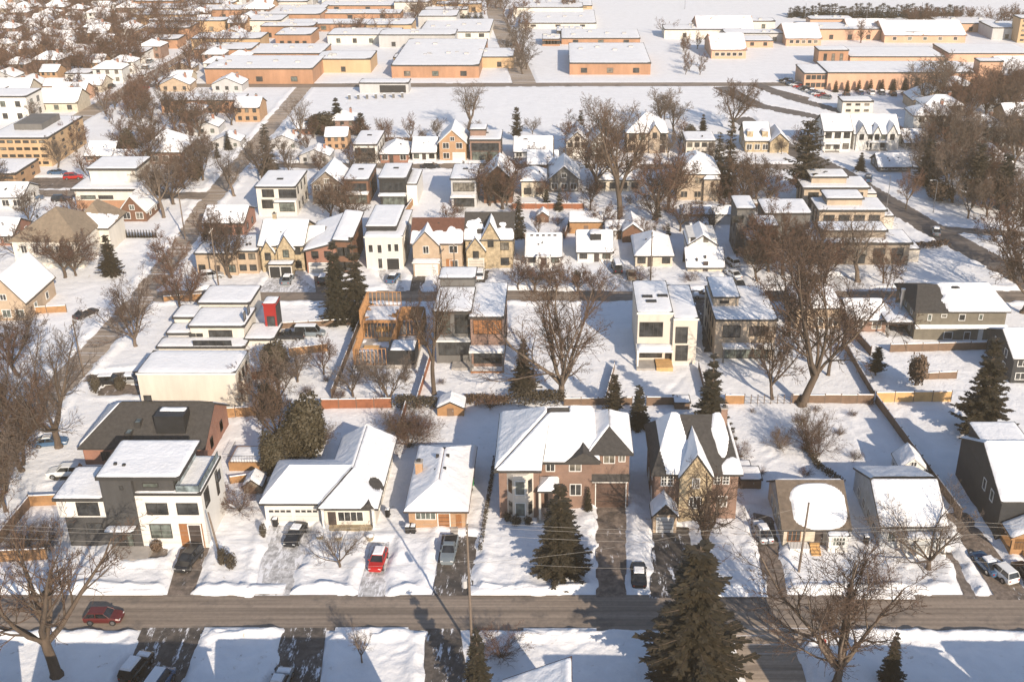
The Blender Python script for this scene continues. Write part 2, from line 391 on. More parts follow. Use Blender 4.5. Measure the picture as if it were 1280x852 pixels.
    def bump_(s, x, y, z, w, d, h, mat='fascia', name='vent'):
        m = MB(); m.box(x-w/2, x+w/2, y-d/2, y+d/2, z, z+h, mat); m.box(x-w*.35, x+w*.35, y-d*.35, y+d*.35, z+h, z+h+.05, mat); return m.build(name, s.roof or s.root)
    def rail(s, x0, x1, y, z, glass=True, sides=0, h=1.0):
        m = MB()
        runs = [((x0, y), (x1, y))]
        if sides: runs += [((x0, y), (x0, y+sides)), ((x1, y), (x1, y+sides))]
        for (a, b) in runs:
            m.bar((a[0], a[1], z+h), (b[0], b[1], z+h), .05, 'fascia')
            L = math.hypot(b[0]-a[0], b[1]-a[1]); n = max(1, int(L/(1.4 if glass else .35)))
            for i in range(n+1):
                t = i/n; m.bar((a[0]+(b[0]-a[0])*t, a[1]+(b[1]-a[1])*t, z), (a[0]+(b[0]-a[0])*t, a[1]+(b[1]-a[1])*t, z+h), .04 if glass else .025, 'fascia')
        o = m.build('railing', s.root)
        if glass:
            g = MB(); g.box(x0+.04, x1-.04, y-.012, y+.012, z+.1, z+h-.06, 'railglass')
            if sides: g.box(x0-.012, x0+.012, y+.05, y+sides, z+.1, z+h-.06, 'railglass'); g.box(x1-.012, x1+.012, y+.05, y+sides, z+.1, z+h-.06, 'railglass')
            g.build('glass_panel', o)
    def post(s, x, y, z0, z1, w=.18, mat='whitetrim'):
        m = MB(); m.box(x-w/2, x+w/2, y-w/2, y+w/2, z0, z1, mat); m.box(x-w*.7, x+w*.7, y-w*.7, y+w*.7, z1-.12, z1-.01, mat); m.box(x-w*.7, x+w*.7, y-w*.7, y+w*.7, z0, z0+.15, mat); m.build('post', s.root)
def auto(h, ze, d, n, skip=(), fr=None, sides=True, nback=0):
    st = max(1, int(round(ze/3.0))); sh = ze/st
    for k in range(st):
        for i in range(n):
            if (k, i) in skip: continue
            c = h.x0+h.w*(i+.5)/n; w = min(.75, h.w/n*.3)
            h.win(c-w, c+w, k*sh+.9, k*sh+min(2.3, sh-.35), 'f', 0, fr=fr)
        if sides:
            for t in (.3, .7): h.win(d*t-.5, d*t+.5, k*sh+1.0, k*sh+2.2, 'r', h.x1, fr=fr, nx=1); h.win(d*t-.5, d*t+.5, k*sh+1.0, k*sh+2.2, 'l', h.x0, fr=fr, nx=1)
def trad(label, xl, xr, yb, ye, d, wall, kind='x', rh=2.0, rmat='shingle', n=3, door=None, garage=None, fr='whitetrim', chim=None, porch=None, wins=True, ridge=.5, sides=True, ov=.4, lab=None, name='house', cat='house', group=None, dmat='doordark', gmat='whitedoor', edge='fascia', **k):
    h = House(label, xl, xr, yb, frame=fr, name=name, cat=cat, group=group); ze = h.z(ye); h.ze = ze; h.d = d
    h.box(h.x0, h.x1, 0, d, 0, ze, wall)
    k.setdefault('c', 1.0); k.setdefault('n', .3)
    if k['c'] > .95 and kind != 'flat': k['c'] = R.uniform(.82, 1.0); k['n'] = R.uniform(.3, .5); k.setdefault('top', R.uniform(0, .22))
    if kind == 'x': h.gabx(h.x0, h.x1, 0, d, ze, rh, rmat, wall, ridge=ridge, ov=ov, edge=edge, **k)
    elif kind == 'y': h.gaby(h.x0, h.x1, 0, d, ze, rh, rmat, wall, ov=ov, edge=edge, **k)
    elif kind == 'flat': h.flat(h.x0, h.x1, 0, d, ze, edge=edge, **k)
    else: h.hip(h.x0, h.x1, 0, d, ze, rh, rmat, ov=ov, edge=edge, **k)
    main = h.roof; skip = []
    for i in range(R.randint(1, 3)):
        if kind in ('x', 'hip', 'flat'): t_ = R.uniform(.18, .4); h.bump_(h.x0+h.w*R.uniform(.25, .75), d*t_, ze+(rh*t_*1.6 if kind != 'flat' else .3), .35, .35, .55)
    if garage is not None:
        a, b = garage; x0 = h.x0+h.w*a; x1 = h.x0+h.w*b; h.door(x0, x1, 0.05, 2.35, 0, gmat, 'garage_door')
        skip += [(0, i) for i in range(n) if x0-1 < h.x0+h.w*(i+.5)/n < x1+1]
    if door is not None:
        c = h.x0+h.w*door; h.door(c-.5, c+.5, .05, 2.25, 0, dmat)
        skip += [(0, i) for i in range(n) if abs(h.x0+h.w*(i+.5)/n-c) < 1.2]
    if wins: auto(h, ze, d, n, skip, fr, sides)
    if kind == 'y' and wins and rh > 2.2: h.win(-.5, .5, ze+.2, ze+1.2, 'f', -.0, fr=fr)
    if chim: h.chim(h.x0+h.w*chim[0], d*chim[1], ze, ze+rh+.9, mat=chim[2] if len(chim) > 2 else 'redbrick', roof=main)
    if porch is not None:
        a, b = porch; x0 = h.x0+h.w*a; x1 = h.x0+h.w*b
        h.flat(x0, x1, -1.5, -.35, 2.5, th=.2, ov=.12, edge='whitetrim'); h.post(x0+.15, -1.4, 0, 2.5); h.post(x1-.15, -1.4, 0, 2.5)
        h.box(x0, x1, -1.6, -.01, 0, .35, 'concrete', 'porch_floor')
    h.roof = main
    return h
# ---------------------------------------------------------------- ground, roads, driveways
PAVE = []      # (polygon, snow bank height)
def lineroad(name, pts, w, mat, bank=.35, z=.0):
    P = [Vector((p[0], p[1])) for p in pts]; L = []; Rr = []; mid = []
    for i, p in enumerate(P):
        d = (P[min(i+1, len(P)-1)]-P[max(i-1, 0)]).normalized(); nrm = Vector((-d.y, d.x))
        L.append(p+nrm*w/2); Rr.append(p-nrm*w/2)
    poly = [(a.x, a.y) for a in Rr]+[(a.x, a.y) for a in reversed(L)]
    m = MB()
    for i in range(len(P)-1): m.poly([(Rr[i].x, Rr[i].y, z), (Rr[i+1].x, Rr[i+1].y, z), (L[i+1].x, L[i+1].y, z), (L[i].x, L[i].y, z)], mat)
    tag(m.build(name), None, None, None, 'structure'); PAVE.append((poly, bank))
def polyroad(name, pts, mat, bank=.25, z=.004):
    m = MB(); m.poly([(p[0], p[1], z) for p in pts], mat)
    tag(m.build(name), None, None, None, 'structure'); PAVE.append(([(p[0], p[1]) for p in pts], bank))
Y1a, Y1b = W(640, 787)[1], W(640, 743)[1]
def px(*a): return [W(x, y)[:2] for x, y in a]
lineroad('street', [(-170, (Y1a+Y1b)/2), (170, (Y1a+Y1b)/2)], Y1b-Y1a, 'road_x', .5)
lineroad('street', [(-77, W(640,370)[1]), (93, W(640,370)[1])], 5.5, 'road_x', .35, .003)
lineroad('street', [(-76, W(640,207)[1]), (70, W(640,209)[1])], 5.5, 'road_x', .3, .006)
lineroad('street', [(-79.5, 96), (-78.5, 163), (-78, 185), (-79, 215), (-82, 245), (-84, 300), (-86, 372)], 5.0, 'road_y', .4, .008)
lineroad('street', [(106, 96), (103, 130), (97, 168), (91, 197), (81, 229), (70, 274), (60, 300), (54, 330)], 7, 'road_diag', .4, .010)
lineroad('avenue', [(-150, 110), (-147, 200), (-145, 300), (-141, 480), (-138, 800)], 7, 'road_y', .3, .002)
lineroad('street', [(-140, 374), (120, 377)], 6, 'road_x', .2, .012)
lineroad('street', [(-12, 377), (-18, 430), (-30, 530), (-40, 700)], 8, 'road_y', .2, .014)
lineroad('street', [(-145, 255), (-84, 252)], 6, 'road_x', .3, .016)
lineroad('street', [(54, 372), (62, 345), (90, 318), (140, 300)], 6, 'road_diag', .3, .016)
lineroad('street', [(91, 330), (75, 355), (66, 377)], 5, 'road_diag', .3, .018)
lineroad('street', [(81, 229), (112, 222), (160, 216)], 4.5, 'road_x', .3, .013)
# corner street at the lower right
g = px((918,789),(1012,789)); ye = 60
polyroad('side_street', [(14, Y1a+.9), (17.3, Y1a-.7), (18.8, Y1a-2.6), (19, 60), (25.4, 60), (25.4, Y1a-3.2), (27, Y1a-1.2), (31, Y1a+.9)], 'road_y', .35, .005)
# driveways along the front street (pixel corners on the ground)
DR = [
 ('drive_dry', [(209,743),(241,743),(262,684),(226,684)]),
 ('paving', [(150,699),(208,699),(210,685),(148,685)]),
 ('drive_snow', [(318,744),(362,744),(392,658),(336,655)]),
 ('drive_snow', [(447,745),(480,745),(487,676),(464,676)]),
 ('drive', [(540,744),(590,744),(597,671),(553,667)]),
 ('drive_dry', [(745,746),(783,746),(783,623),(744,621)]),
 ('drive', [(812,747),(868,747),(862,658),(816,656)]),
 ('drive_dry', [(957,748),(985,748),(968,646),(941,640)]),
 ('paving', [(1207,748),(1222,748),(1192,690),(1181,690)]),
 ('drive_dry', [(1246,749),(1290,749),(1210,640),(1180,640)]),
 ('drive', [(140,870),(222,870),(255,784),(178,784)]),
 ('drive', [(333,870),(398,870),(408,784),(354,784)]),
 ('drive', [(528,870),(588,870),(575,785),(532,785)]),
]
for i, (mt, p) in enumerate(DR): polyroad('driveway', px(*p), mt, .3, .004+.0016*(i % 5))
DR2 = [
 ('drive_snow', [(508,364),(486,364),(470,337),(498,337)]), ('drive', [(512,364),(528,364),(534,338),(517,338)]), ('drive', [(578,364),(606,364),(612,338),(588,338)]),
 ('drive_snow', [(756,364),(800,364),(792,330),(766,330)]), ('drive_snow', [(905,364),(935,364),(922,322),(906,322)]), ('drive_snow', [(322,365),(400,365),(372,343),(338,343)]),
 ('drive_dry', [(395,365),(425,365),(425,345),(392,345)]), ('drive_snow', [(1040,364),(1085,364),(1075,345),(1035,345)]),
 ('drive', [(62,600),(112,600),(122,588),(72,588)]), ('drive_dry', [(120,494),(180,494),(186,480),(130,480)]), ('drive_dry', [(102,477),(190,470),(192,462),(110,468)]),
 ('drive', [(868,375),(885,375),(908,440),(880,440)]), ('drive_dry', [(20,236),(105,236),(115,222),(40,222)]), ('drive_snow', [(1085,372),(1130,372),(1150,420),(1110,420)]),
 ('drive_dry', [(962,118),(1008,128),(1012,122),(972,112)]),
]
for i, (mt, p) in enumerate(DR2): polyroad('driveway', px(*p), mt, .2, .0055+.0016*(i % 5))

def sdist(poly, X, Y):
    d = np.full(X.shape, 1e9); ins = np.zeros(X.shape, bool); n = len(poly)
    for i in range(n):
        ax, ay = poly[i]; bx, by = poly[(i+1) % n]
        ex, ey = bx-ax, by-ay; wx, wy = X-ax, Y-ay
        t = np.clip((wx*ex+wy*ey)/(ex*ex+ey*ey+1e-9), 0, 1)
        d = np.minimum(d, np.hypot(wx-ex*t, wy-ey*t))
        c = ((ay <= Y) & (by > Y)) | ((by <= Y) & (ay > Y))
        if abs(ey) > 1e-9: ins ^= c & (X < ax+ex*(Y-ay)/ey)
    return np.where(ins, -d, d)
def spaced(lo, hi, segs):
    out = [lo]
    while out[-1] < hi:
        v = out[-1]; st = 8.0
        for a, b, s_ in segs:
            if a <= v < b: st = s_; break
        out.append(v+st)
    return np.array(out)
xs = spaced(-900, 900, [(-900,-300,25),(-300,-170,4),(-170,-95,1.2),(-95,-62,.6),(-62,70,.42),(70,112,.7),(112,160,1.6),(160,300,5),(300,900,25)])
ys = spaced(-60, 1900, [(-60,60,6),(60,84,1),(84,135,.36),(135,215,.6),(215,300,.95),(300,400,1.6),(400,620,4),(620,1900,30)])
X, Y = np.meshgrid(xs, ys)
XJ = X+(fnoise(X*.5, Y*.5, 3)-.5)*1.7; YJ = Y+(fnoise(X*.45, Y*.45, 9)-.5)*1.7
SD = np.full(X.shape, 1e9); BK = np.zeros(X.shape)
for poly, bank in PAVE:
    P = np.array(poly); x0, y0 = P.min(0)-4; x1, y1 = P.max(0)+4
    i0, i1 = np.searchsorted(ys, [y0, y1]); j0, j1 = np.searchsorted(xs, [x0, x1])
    if i1 <= i0 or j1 <= j0: continue
    sl = (slice(i0, i1), slice(j0, j1))
    d = sdist(poly, XJ[sl], YJ[sl])
    b = SD[sl] > d
    BK[sl] = np.where(b, bank, BK[sl]); SD[sl] = np.minimum(SD[sl], d)
nz = fnoise(X*.16, Y*.16, 21, 4); fine = fnoise(X*1.1, Y*1.1, 33, 3)
trod = sst(.5, .62, fnoise(X*.05, Y*.05, 77, 3)); pit = np.maximum(0, vnoise(X*1.7, Y*1.7, 90)-.62)*2.2*trod
lawn = .20+.16*(nz-.5)+.13*(fine-.5)+.05*(vnoise(X*2.3, Y*2.3, 5)-.5)-.16*pit+.10*(fnoise(X*.5, Y*.9, 55)-.5)
bank = BK*np.exp(-((SD-1.0)/.75)**2)*(.5+1.0*vnoise(X*.8, Y*.8, 41))
Z = np.where(SD > 3.9, lawn, -.08+(lawn+.08)*sst(-.25, .65, SD)+bank*sst(-.1, .5, SD))
Z = np.where(SD < -.2, -.10+.02*fine, Z)
TR = [px((148,742),(152,690)), px((330,742),(300,668)), px((430,742),(425,668),(440,664)), px((640,742),(655,700),(690,640)), px((600,720),(605,600),(600,540)), px((900,744),(905,700),(893,660)), px((1040,746),(1016,705)), px((1130,748),(1126,690)), px((940,600),(985,540),(1060,520)), px((1060,600),(1080,560),(1050,520)), px((1150,560),(1120,520),(1180,510)), px((430,560),(470,530),(560,535)), px((100,730),(160,700),(205,720)), px((250,800),(300,820),(340,812)), px((420,800),(470,830),(520,805)), px((1100,800),(1180,820),(1270,800)), px((650,800),(720,808),(770,796)), px((560,460),(600,485),(620,470)), px((800,480),(840,490),(860,470)), px((700,450),(740,420),(770,400)), px((1110,470),(1160,462),(1220,470))]
for tr in TR:
    P_ = np.array(tr); x0_, y0_ = P_.min(0)-2; x1_, y1_ = P_.max(0)+2
    i0, i1 = np.searchsorted(ys, [y0_, y1_]); j0, j1 = np.searchsorted(xs, [x0_, x1_]); sl = (slice(i0, i1), slice(j0, j1)); d_ = np.full(X[sl].shape, 1e9)
    xw = X[sl]+(fnoise(X[sl]*.3, Y[sl]*.3, 8)-.5)*2.5; yw = Y[sl]+(fnoise(X[sl]*.3, Y[sl]*.3, 18)-.5)*2.5
    for a_, b_ in zip(tr[:-1], tr[1:]):
        ex, ey = b_[0]-a_[0], b_[1]-a_[1]; t_ = np.clip(((xw-a_[0])*ex+(yw-a_[1])*ey)/(ex*ex+ey*ey), 0, 1); d_ = np.minimum(d_, np.hypot(xw-a_[0]-ex*t_, yw-a_[1]-ey*t_))
    Z[sl] -= np.where(Z[sl] > .03, .13*np.exp(-(d_/.33)**2)*(.4+.9*vnoise(X[sl]*2.2, Y[sl]*2.2, 4))-.05*np.exp(-((d_-.75)/.3)**2), 0)
far = sst(300, 420, Y); Z = Z*(1-far)+far*np.where(SD < .5, -.1, .1)
m = MB(); ny, nx = X.shape
me = bpy.data.meshes.new('snow_ground')
co = np.stack([X, Y, Z], -1).reshape(-1, 3).astype(np.float32)
idx = np.arange(ny*nx).reshape(ny, nx)
fc = np.stack([idx[:-1,:-1], idx[:-1,1:], idx[1:,1:], idx[1:,:-1]], -1).reshape(-1, 4).astype(np.int32)
me.vertices.add(len(co)); me.vertices.foreach_set('co', co.ravel())
me.loops.add(fc.size); me.loops.foreach_set('vertex_index', fc.ravel())
me.polygons.add(len(fc)); me.polygons.foreach_set('loop_start', np.arange(0, fc.size, 4, dtype=np.int32)); me.polygons.foreach_set('loop_total', np.full(len(fc), 4, np.int32))
me.polygons.foreach_set('use_smooth', np.ones(len(fc), bool))
me.update(); me.validate(); me.materials.append(MATS['snow'])
go = bpy.data.objects.new('snow_ground', me); COL.objects.link(go); tag(go, None, None, None, 'structure')
# ================================================================ houses along the front street
# modern white and charcoal house
h = House('three storey white and charcoal flat roofed house with a roof terrace', 83, 258, 684, name='modern_house', frame='fascia')
zt = h.z(619); zu = h.z(598); xa = h.x(172, 640); xb = h.x(256, 650); xt = h.x(133, 640); zl = h.z(625); zm = h.z(646)
D = 8.6
h.box(xa, xb, 0, D, 0, zt, 'white', label='white stucco wall')
h.box(xt, xa-.01, -.25, D-1, 0, zu, 'charcoal', label='charcoal panelled wall')
xu = h.x(216, 610)
h.box(xa, xu, .35, D-.6, zt+.01, zu, 'charcoal', label='charcoal upper wall')
h.flat(xa-.05, xb-.02, -.02, D, zt, th=.32, ov=.06, edge='fascia', c=1.0, res=.5)
h.rail(xu+.25, xb-.15, .15, zt+.3, True, D-.6)
h.flat(xt, xu+.8, -.1, D-.6, zu, th=.45, ov=.35, edge='fascia', c=1.05, n=.1)
top = h.roof
h.bump_(xt+1.2, 2.2, zu+.4, .35, .35, .45); h.bump_(xt+2.3, 2.0, zu+.4, .35, .35, .4)
h.box(h.x0+.6, xt-.02, .1, 6.5, 0, zm, 'charcoal', label='charcoal lower wall'); h.box(h.x0, xt-.02, 0, 6.5, zm+.01, zl, 'white', label='white upper wall')
h.flat(h.x0, xt-.3, 0, 6.8, zl, th=.4, ov=.3, edge='fascia', n=.15)
for q in ((184,629,209,642),(222,629,247,642),(189,655,214,671)): h.wp(*q, nx=2, nz=1)
h.wp(97, 628, 123, 643, nx=2); h.wp(110, 654, 128, 666, dy=.1)
h.wp(179, 604, 197, 608, dy=.35, nx=1, glass='glasspale'); h.wp(150, 608, 153, 611, dy=-.25, nx=1)
for t in (1.4, 3.6, 5.8): h.win(t-.8, t+.8, zt+.8, zu-.5, 'r', xu, nx=2)
h.win(1.0, 2.6, h.z(640), h.z(622), 'r', xb, nx=1); h.win(5.6, 6.3, h.z(650), h.z(622), 'r', xb, nx=1); h.win(6.4, 7.4, 5.4, 6.6, 'r', xb, nx=1)
g0, g1 = h.x(226, 670), h.x(255, 670); gz = h.z(654)
m = MB(); m.box(g0, g1, -.04, -.005, 0.02, gz, 'doorwood'); m.build('wood_surround', h.root)
h.door(g0+1.15, g1-.25, .05, gz-.15, -.05, 'doordark', 'garage_door')
cx0, cx1 = h.x(136, 655), h.x(172, 655); h.flat(cx0, cx1, -1.7, -.3, h.z(657), th=.28, ov=.1, edge='black')
h.door(cx0+.9, cx0+1.9, .1, 2.3, -.27, 'black'); h.win(cx0+2.1, cx0+2.7, .2, 2.4, 'f', -.25, nx=1, glass='glasspale')
h.box(cx0-.2, cx1+1.6, -3.0, -.3, 0, .45, 'concrete', 'porch_floor')
# brick house behind it
h = House('red brick house with a bare charcoal roof and two skylights, behind the white modern house', 108, 258, 583, name='brick_house')
ze = h.z(557); d = 11.5
h.box(h.x0, h.x1, 0, d, 0, ze, 'redbrick')
zr = ze+3.6; x0, x1 = h.x0-.5, h.x1+.4
hx = x0+4.2
A = [(x0,-.5,ze-.1),(x1,-.5,ze-.1),(x1,d/2,zr),(hx,d/2,zr)]; B = [(x1,d+.5,ze-.1),(x0,d+.5,ze-.1),(hx,d/2,zr),(x1,d/2,zr)]; Cc = [(x0,d+.5,ze-.1),(x0,-.5,ze-.1),(hx,d/2,zr)]
r = h.solid([A, B, Cc], .25, 'shingle', edge='fascia')
h.snow([A, B, Cc], r, c=1.0, dips=['skip', 'LRB', 'LRB'])
m = MB(); m.prism([(h.x1-.3,.02,ze-.01),(h.x1-.3,d-.02,ze-.01),(h.x1-.3,d/2,zr-.3)], [(h.x1-.01,.02,ze-.01),(h.x1-.01,d-.02,ze-.01),(h.x1-.01,d/2,zr-.3)], 'redbrick'); m.build('gable', h.root)
def sky_light(h, px_, py_, zz, slope=0, w=.8, l=1.3):
    for _ in range(12): p = h.P(px_, py_, zz); zz = ze-.1+(p[1]+.5)/(d/2+.5)*3.7
    m = MB(); m.box(p[0]-w/2, p[0]+w/2, p[1]-l/2, p[1]+l/2, zz-.5, zz+.5, 'fascia'); o = m.build('skylight', h.roof)
    m = MB(); m.box(p[0]-w/2+.1, p[0]+w/2-.1, p[1]-l/2+.1, p[1]+l/2-.1, zz+.5, zz+.53, 'glasspale'); m.build('glass_panel', o)
sky_light(h, 172, 520, ze+2.2); sky_light(h, 161, 538, ze+1.1)
p = h.P(216, 520, ze+2.9); m = MB(); m.box(p[0]-2.0, p[0]+2.0, p[1]-1.6, p[1]+1.2, ze+.6, zr+.15, 'black'); b = m.build('dormer', r)
h.snow([[(p[0]-1.8,p[1]-.2,zr+.16),(p[0]+1.9,p[1]-.2,zr+.16),(p[0]+1.9,p[1]+1.1,zr+.16),(p[0]-1.8,p[1]+1.1,zr+.16)]], b, c=.8, n=.5, dips=['LRBT'], res=.25)
h.rows(h.x0+.5, h.x1-6, [ze-2.2], 2, 1.1, 1.2); h.rows(1, d-1, [1.2, ze-2.0], 2, .9, 1.3, 'r', h.x1)
h.rows(h.x0+7, h.x1-.5, [.9], 3, 1.0, 1.2)
# cream L-shaped house with double garage
h = House('cream L shaped bungalow with a white double garage and wide snow roofs', 331, 470, 660, name='bungalow')
ze = h.z(632); xg = h.x(400, 645); x1 = h.x1; yw = h.dep(653, 0) if False else 1.0
db = h.dep(547, ze)
zr = ze+2.3
h.box(h.x0, xg, 1.0, 10.2, 0, ze, 'white'); h.box(xg+.02, x1, 0.4, db-.6, 0, ze, 'ivory')
zrr = ze+1.9
x0 = h.x0-.5
yb = 10.8; rA = (x0+3.0, 5.6, zr); rB = (xg+3.6, 5.6, zr)
P1 = [[(x0,.4,ze),(xg+.2,.4,ze),(xg+3.6,5.6,zr),rA], [(xg+3.6,yb,ze),(x0,yb,ze),rA,(xg+3.6,5.6,zr)], [(x0,yb,ze),(x0,.4,ze),rA]]
r = h.solid(P1, .25, 'shingle', edge='fascia'); h.snow(P1, r, c=1.05, n=.15, dips=['B', 'B', 'B'], th=.25)
xw0, xw1 = xg-.2, x1+.6; xm = (xw0+xw1)/2; zr2 = ze+2.5; F0 = (xm, 5.2, zr2); F1 = (xm, db-1.0, zr2)
P2 = [[(xw0,-.6,ze-.05),(xw1,-.6,ze-.05),F0], [(xw1,-.6,ze-.05),(xw1,db,ze-.05),F1,F0], [(xw0,db,ze-.05),(xw0,-.6,ze-.05),F0,F1], [(xw1,db,ze-.05),(xw0,db,ze-.05),F1]]
r2 = h.solid(P2, .25, 'shingle', edge='fascia')
def hole(S, T, Pt): return np.where((Pt[..., 0] > xw1-2.3) & (Pt[..., 1] > 2.5) & (Pt[..., 1] < 6.5), .75-.9*np.exp(-((Pt[..., 0]-xw1+1.0)/.8)**2-((Pt[..., 1]-4.2)/1.3)**2), 2)
h.snow(P2, r2, c=1.0, n=.22, dips=['BL', 'BT', 'TB', 'B'], th=.25, fn=hole, dw=.3)
m = MB(); m.prism([(xw1-2.2,-.62,ze-.02),(xw1-.5,-.62,ze-.02),(xw1-1.3,-.62,ze+.7)], [(xw1-2.2,.4,ze-.02),(xw1-.5,.4,ze-.02),(xw1-1.3,.9,ze+.7)], 'shingle'); m.build('roof_gablet', r2)
w_ = (xg-h.x0)
for a, b in ((.06,.47),(.53,.94)):
    g = h.door(h.x0+w_*a, h.x0+w_*b, .05, 2.3, 1.0, 'whitedoor', 'garage_door')
    for i in range(4):
        c = h.x0+w_*(a+(b-a)*(i+.5)/4); m = MB(); m.box(c-.28, c+.28, .93, .945, 1.78, 2.08, 'glass'); m.build('pane', g)
h.win(xg+2.2, x1-1.6, .9, 2.2, 'f', .4, nx=4, fr='whitetrim')
h.door(xg+.9, xg+1.9, .1, 2.2, .4, 'doordark')
for xx in (xg+.5, x1-.1): h.post(xx, -.4, 0, ze-.1, .3)
h.box(xg+.4, x1-.4, -.9, .38, 0, .3, 'stone', 'porch_floor')
h.rows(2, db-2, [.9], 4, 1.2, 1.1, 'r', x1, fr='whitetrim')
# orange brick bungalow
h = House('small orange brick bungalow with snowy hip roof, directly left of the big red brick house', 512, 582, 661, name='bungalow', frame='whitetrim')
ze = h.z(636); d = h.dep(557, ze)-.6
h.box(h.x0, h.x1, 0, d, 0, ze, 'orangebrick')
h.hip(h.x0, h.x1, 0, d, ze, 2.0, 'redroof', ov=.55, axis='y', c=1.05, n=.15, dips=['B', 'B', 'TB', 'TB'], th=.26, dw=.3)
r = h.roof
for q in ((547,572,1.7),(560,572,1.6),(545,590,1.3),(556,588,1.6)): p = h.P(q[0], q[1], ze+q[2]); h.bump_(p[0], p[1], ze+.7, .4, .4, q[2]-.2)
p = h.P(524, 585, ze+1.2); h.chim(p[0], p[1], ze, ze+2.2, .9, 'orangebrick', r)
h.wp(520, 638, 544, 648, nx=4, fr='whitetrim', glass='glasspale')
h.door(h.x(548, 650), h.x(562, 650), .05, 2.35, 0, 'doorwood', 'garage_door'); h.door(h.x(570, 650), h.x(577, 650), .1, 2.2, 0, 'doorwood')
m = MB()
for i in range(3): m.box(h.x(564, 655), h.x(573, 655), -1.6+.4*i, -1.2+.4*i-.01, 0, .2+.2*i, 'concrete')
m.build('steps', h.root)
h.rows(2, d-2, [.9], 3, 1.1, 1.1, 'r', h.x1, fr='whitetrim'); h.rows(2, d-2, [.9], 3, 1.1, 1.1, 'l', h.x0, fr='whitetrim')
# big red brick house
h = House('large rose brick house with cream bay window and brown garage, behind its lawn spruce', 625, 786, 648, name='brick_house')
ze = h.z(585); xc = h.x(674, 615); xr = h.x(740, 615); x1 = h.x1
yC, yR = 1.6, 1.2+1.6
yC = 2.0; zc = ze-.02
h.box(h.x0, xc, 0, 13, 0, ze, 'rosebrick'); h.box(xc+.01, xr-.01, yC, 13.2, 0, ze, 'rosebrick')
yR = 2.6; zR = WY(763, 565, h.Y+yR)[1]
xR1 = WY(786, 600, h.Y+yR)[0]-h.ox
h.box(xr, xR1, yR, 12, 0, zR, 'rosebrick')
D = 14.2; x0 = h.x0-.6; x2 = xr+1.0
zr = ze+3.7; ra = (h.x(673, 560)+1.6, 9.0, zr); rb = (x2-1.0, 9.0, zr)
P1 = [[(x0,-.6,ze-.05),(xc+.4,-.6,ze-.05),(xc+1.3,4.5,ze+2.1),ra], [(xc+.4,1.4,ze-.05),(x2,1.4,ze-.05),(x2-.6,8.9,zr),ra], [(x0,D,ze-.05),(x0,-.6,ze-.05),ra], [(x2+1.5,D,ze-.05),(x0,D,ze-.05),ra,(x2-.6,8.9,zr)]]
P1 = [[(x0,-.6,ze-.05),(xc+.3,-.6,ze-.05),ra], [(xc+.3,1.4,ze-.05),(x2,1.4,ze-.05),rb,ra], [(x0,D,ze-.05),(x0,-.6,ze-.05),ra], [(x2,D,ze-.05),(x0,D,ze-.05),ra,rb], [(xc+.3,-.6,ze-.05),(xc+.3,1.4,ze-.05),ra], [(x2,1.4,ze-.05),(x2,D,ze-.05),rb]]
r = h.solid(P1, .28, 'shingle', edge='fascia')
h.snow(P1, r, c=1.0, n=.25, dips=['BL', 'B', 'BR', 'B', 'skip', 'B'], th=.3, dw=.6, res=.35, fn=lambda S, T, Pt: np.where((T > .9) & (Pt[..., 0] < ra[0]+2.5), .3, 2))
P2 = []; e = zR; a0, a1, b0, b1 = xr-.5, xR1+.5, yR-.5, 12.4; mm = ((a0+a1)/2, (b0+b1)/2)
ra2, rb2 = (a0+2.6, b0+4.2, e+2.0), (a0+2.6, b1-3.0, e+2.0)
ra2, rb2 = (mm[0]-.1, b0+3.6, e+2.0), (mm[0]-.1, b1-2.5, e+2.0)
P2 = [[(a0,b0,e),(a1,b0,e),ra2], [(a1,b0,e),(a1,b1,e),rb2,ra2], [(a1,b1,e),(a0,b1,e),rb2], [(a0,b1,e),(a0,b0,e),ra2,rb2]]
r2 = h.solid(P2, .25, 'shingle', edge='fascia'); h.snow(P2, r2, c=1.0, n=.25, dips=['skip', 'BLT', 'B', 'BR'], th=.25, res=.35)
gx = h.x(729, 570, yC); m = MB(); m.prism([(gx-2.4,1.3,ze-.05),(gx+2.4,1.3,ze-.05),(gx,1.3,ze+1.4)], [(gx-.6,3.9,ze+1.0),(gx+.6,3.9,ze+1.0),(gx,4.1,ze+1.5)], 'shingle'); m.build('roof_gablet', r)
# bay window
bx0, bx1 = h.x(634, 615), h.x(667, 615); q = (bx1-bx0)
ring = [(bx0,-.005),(bx0+.26*q,-1.0),(bx1-.26*q,-1.0),(bx1,-.005)]
m = MB(); m.prism([(a, b, -.1) for a, b in ring], [(a, b, ze-.4) for a, b in ring], 'cream'); bay = m.build('bay', h.root)
for zz in (1.1, 4.3):
    h.win(bx0+.33*q, bx1-.33*q, zz, zz+1.9, 'f', -1.0, nx=1, fr='whitetrim', glass='glasspale')
    for s_ in (0, 1):
        m = MB(); (ax, ay), (bx, by) = ring[2*s_], ring[2*s_+1]; dx, dy = bx-ax, by-ay; L_ = math.hypot(dx, dy); nx_, ny_ = dy/L_, -dx/L_
        a = (ax+dx*.22+nx_*.04, ay+dy*.22+ny_*.04); b = (ax+dx*.78+nx_*.04, ay+dy*.78+ny_*.04)
        m.poly([(a[0],a[1],zz),(b[0],b[1],zz),(b[0],b[1],zz+1.9),(a[0],a[1],zz+1.9)], 'glass'); m.build('pane', bay)
for qd in ((683,577,693,588),(712,577,726,588),(713,605,726,618)): h.wp(*qd, dy=yC, fr='whitetrim', nx=2)
for qd in ((755,568,768,578),(774,568,781,576)): h.wp(*qd, dy=yR, fr='whitetrim', nx=2)
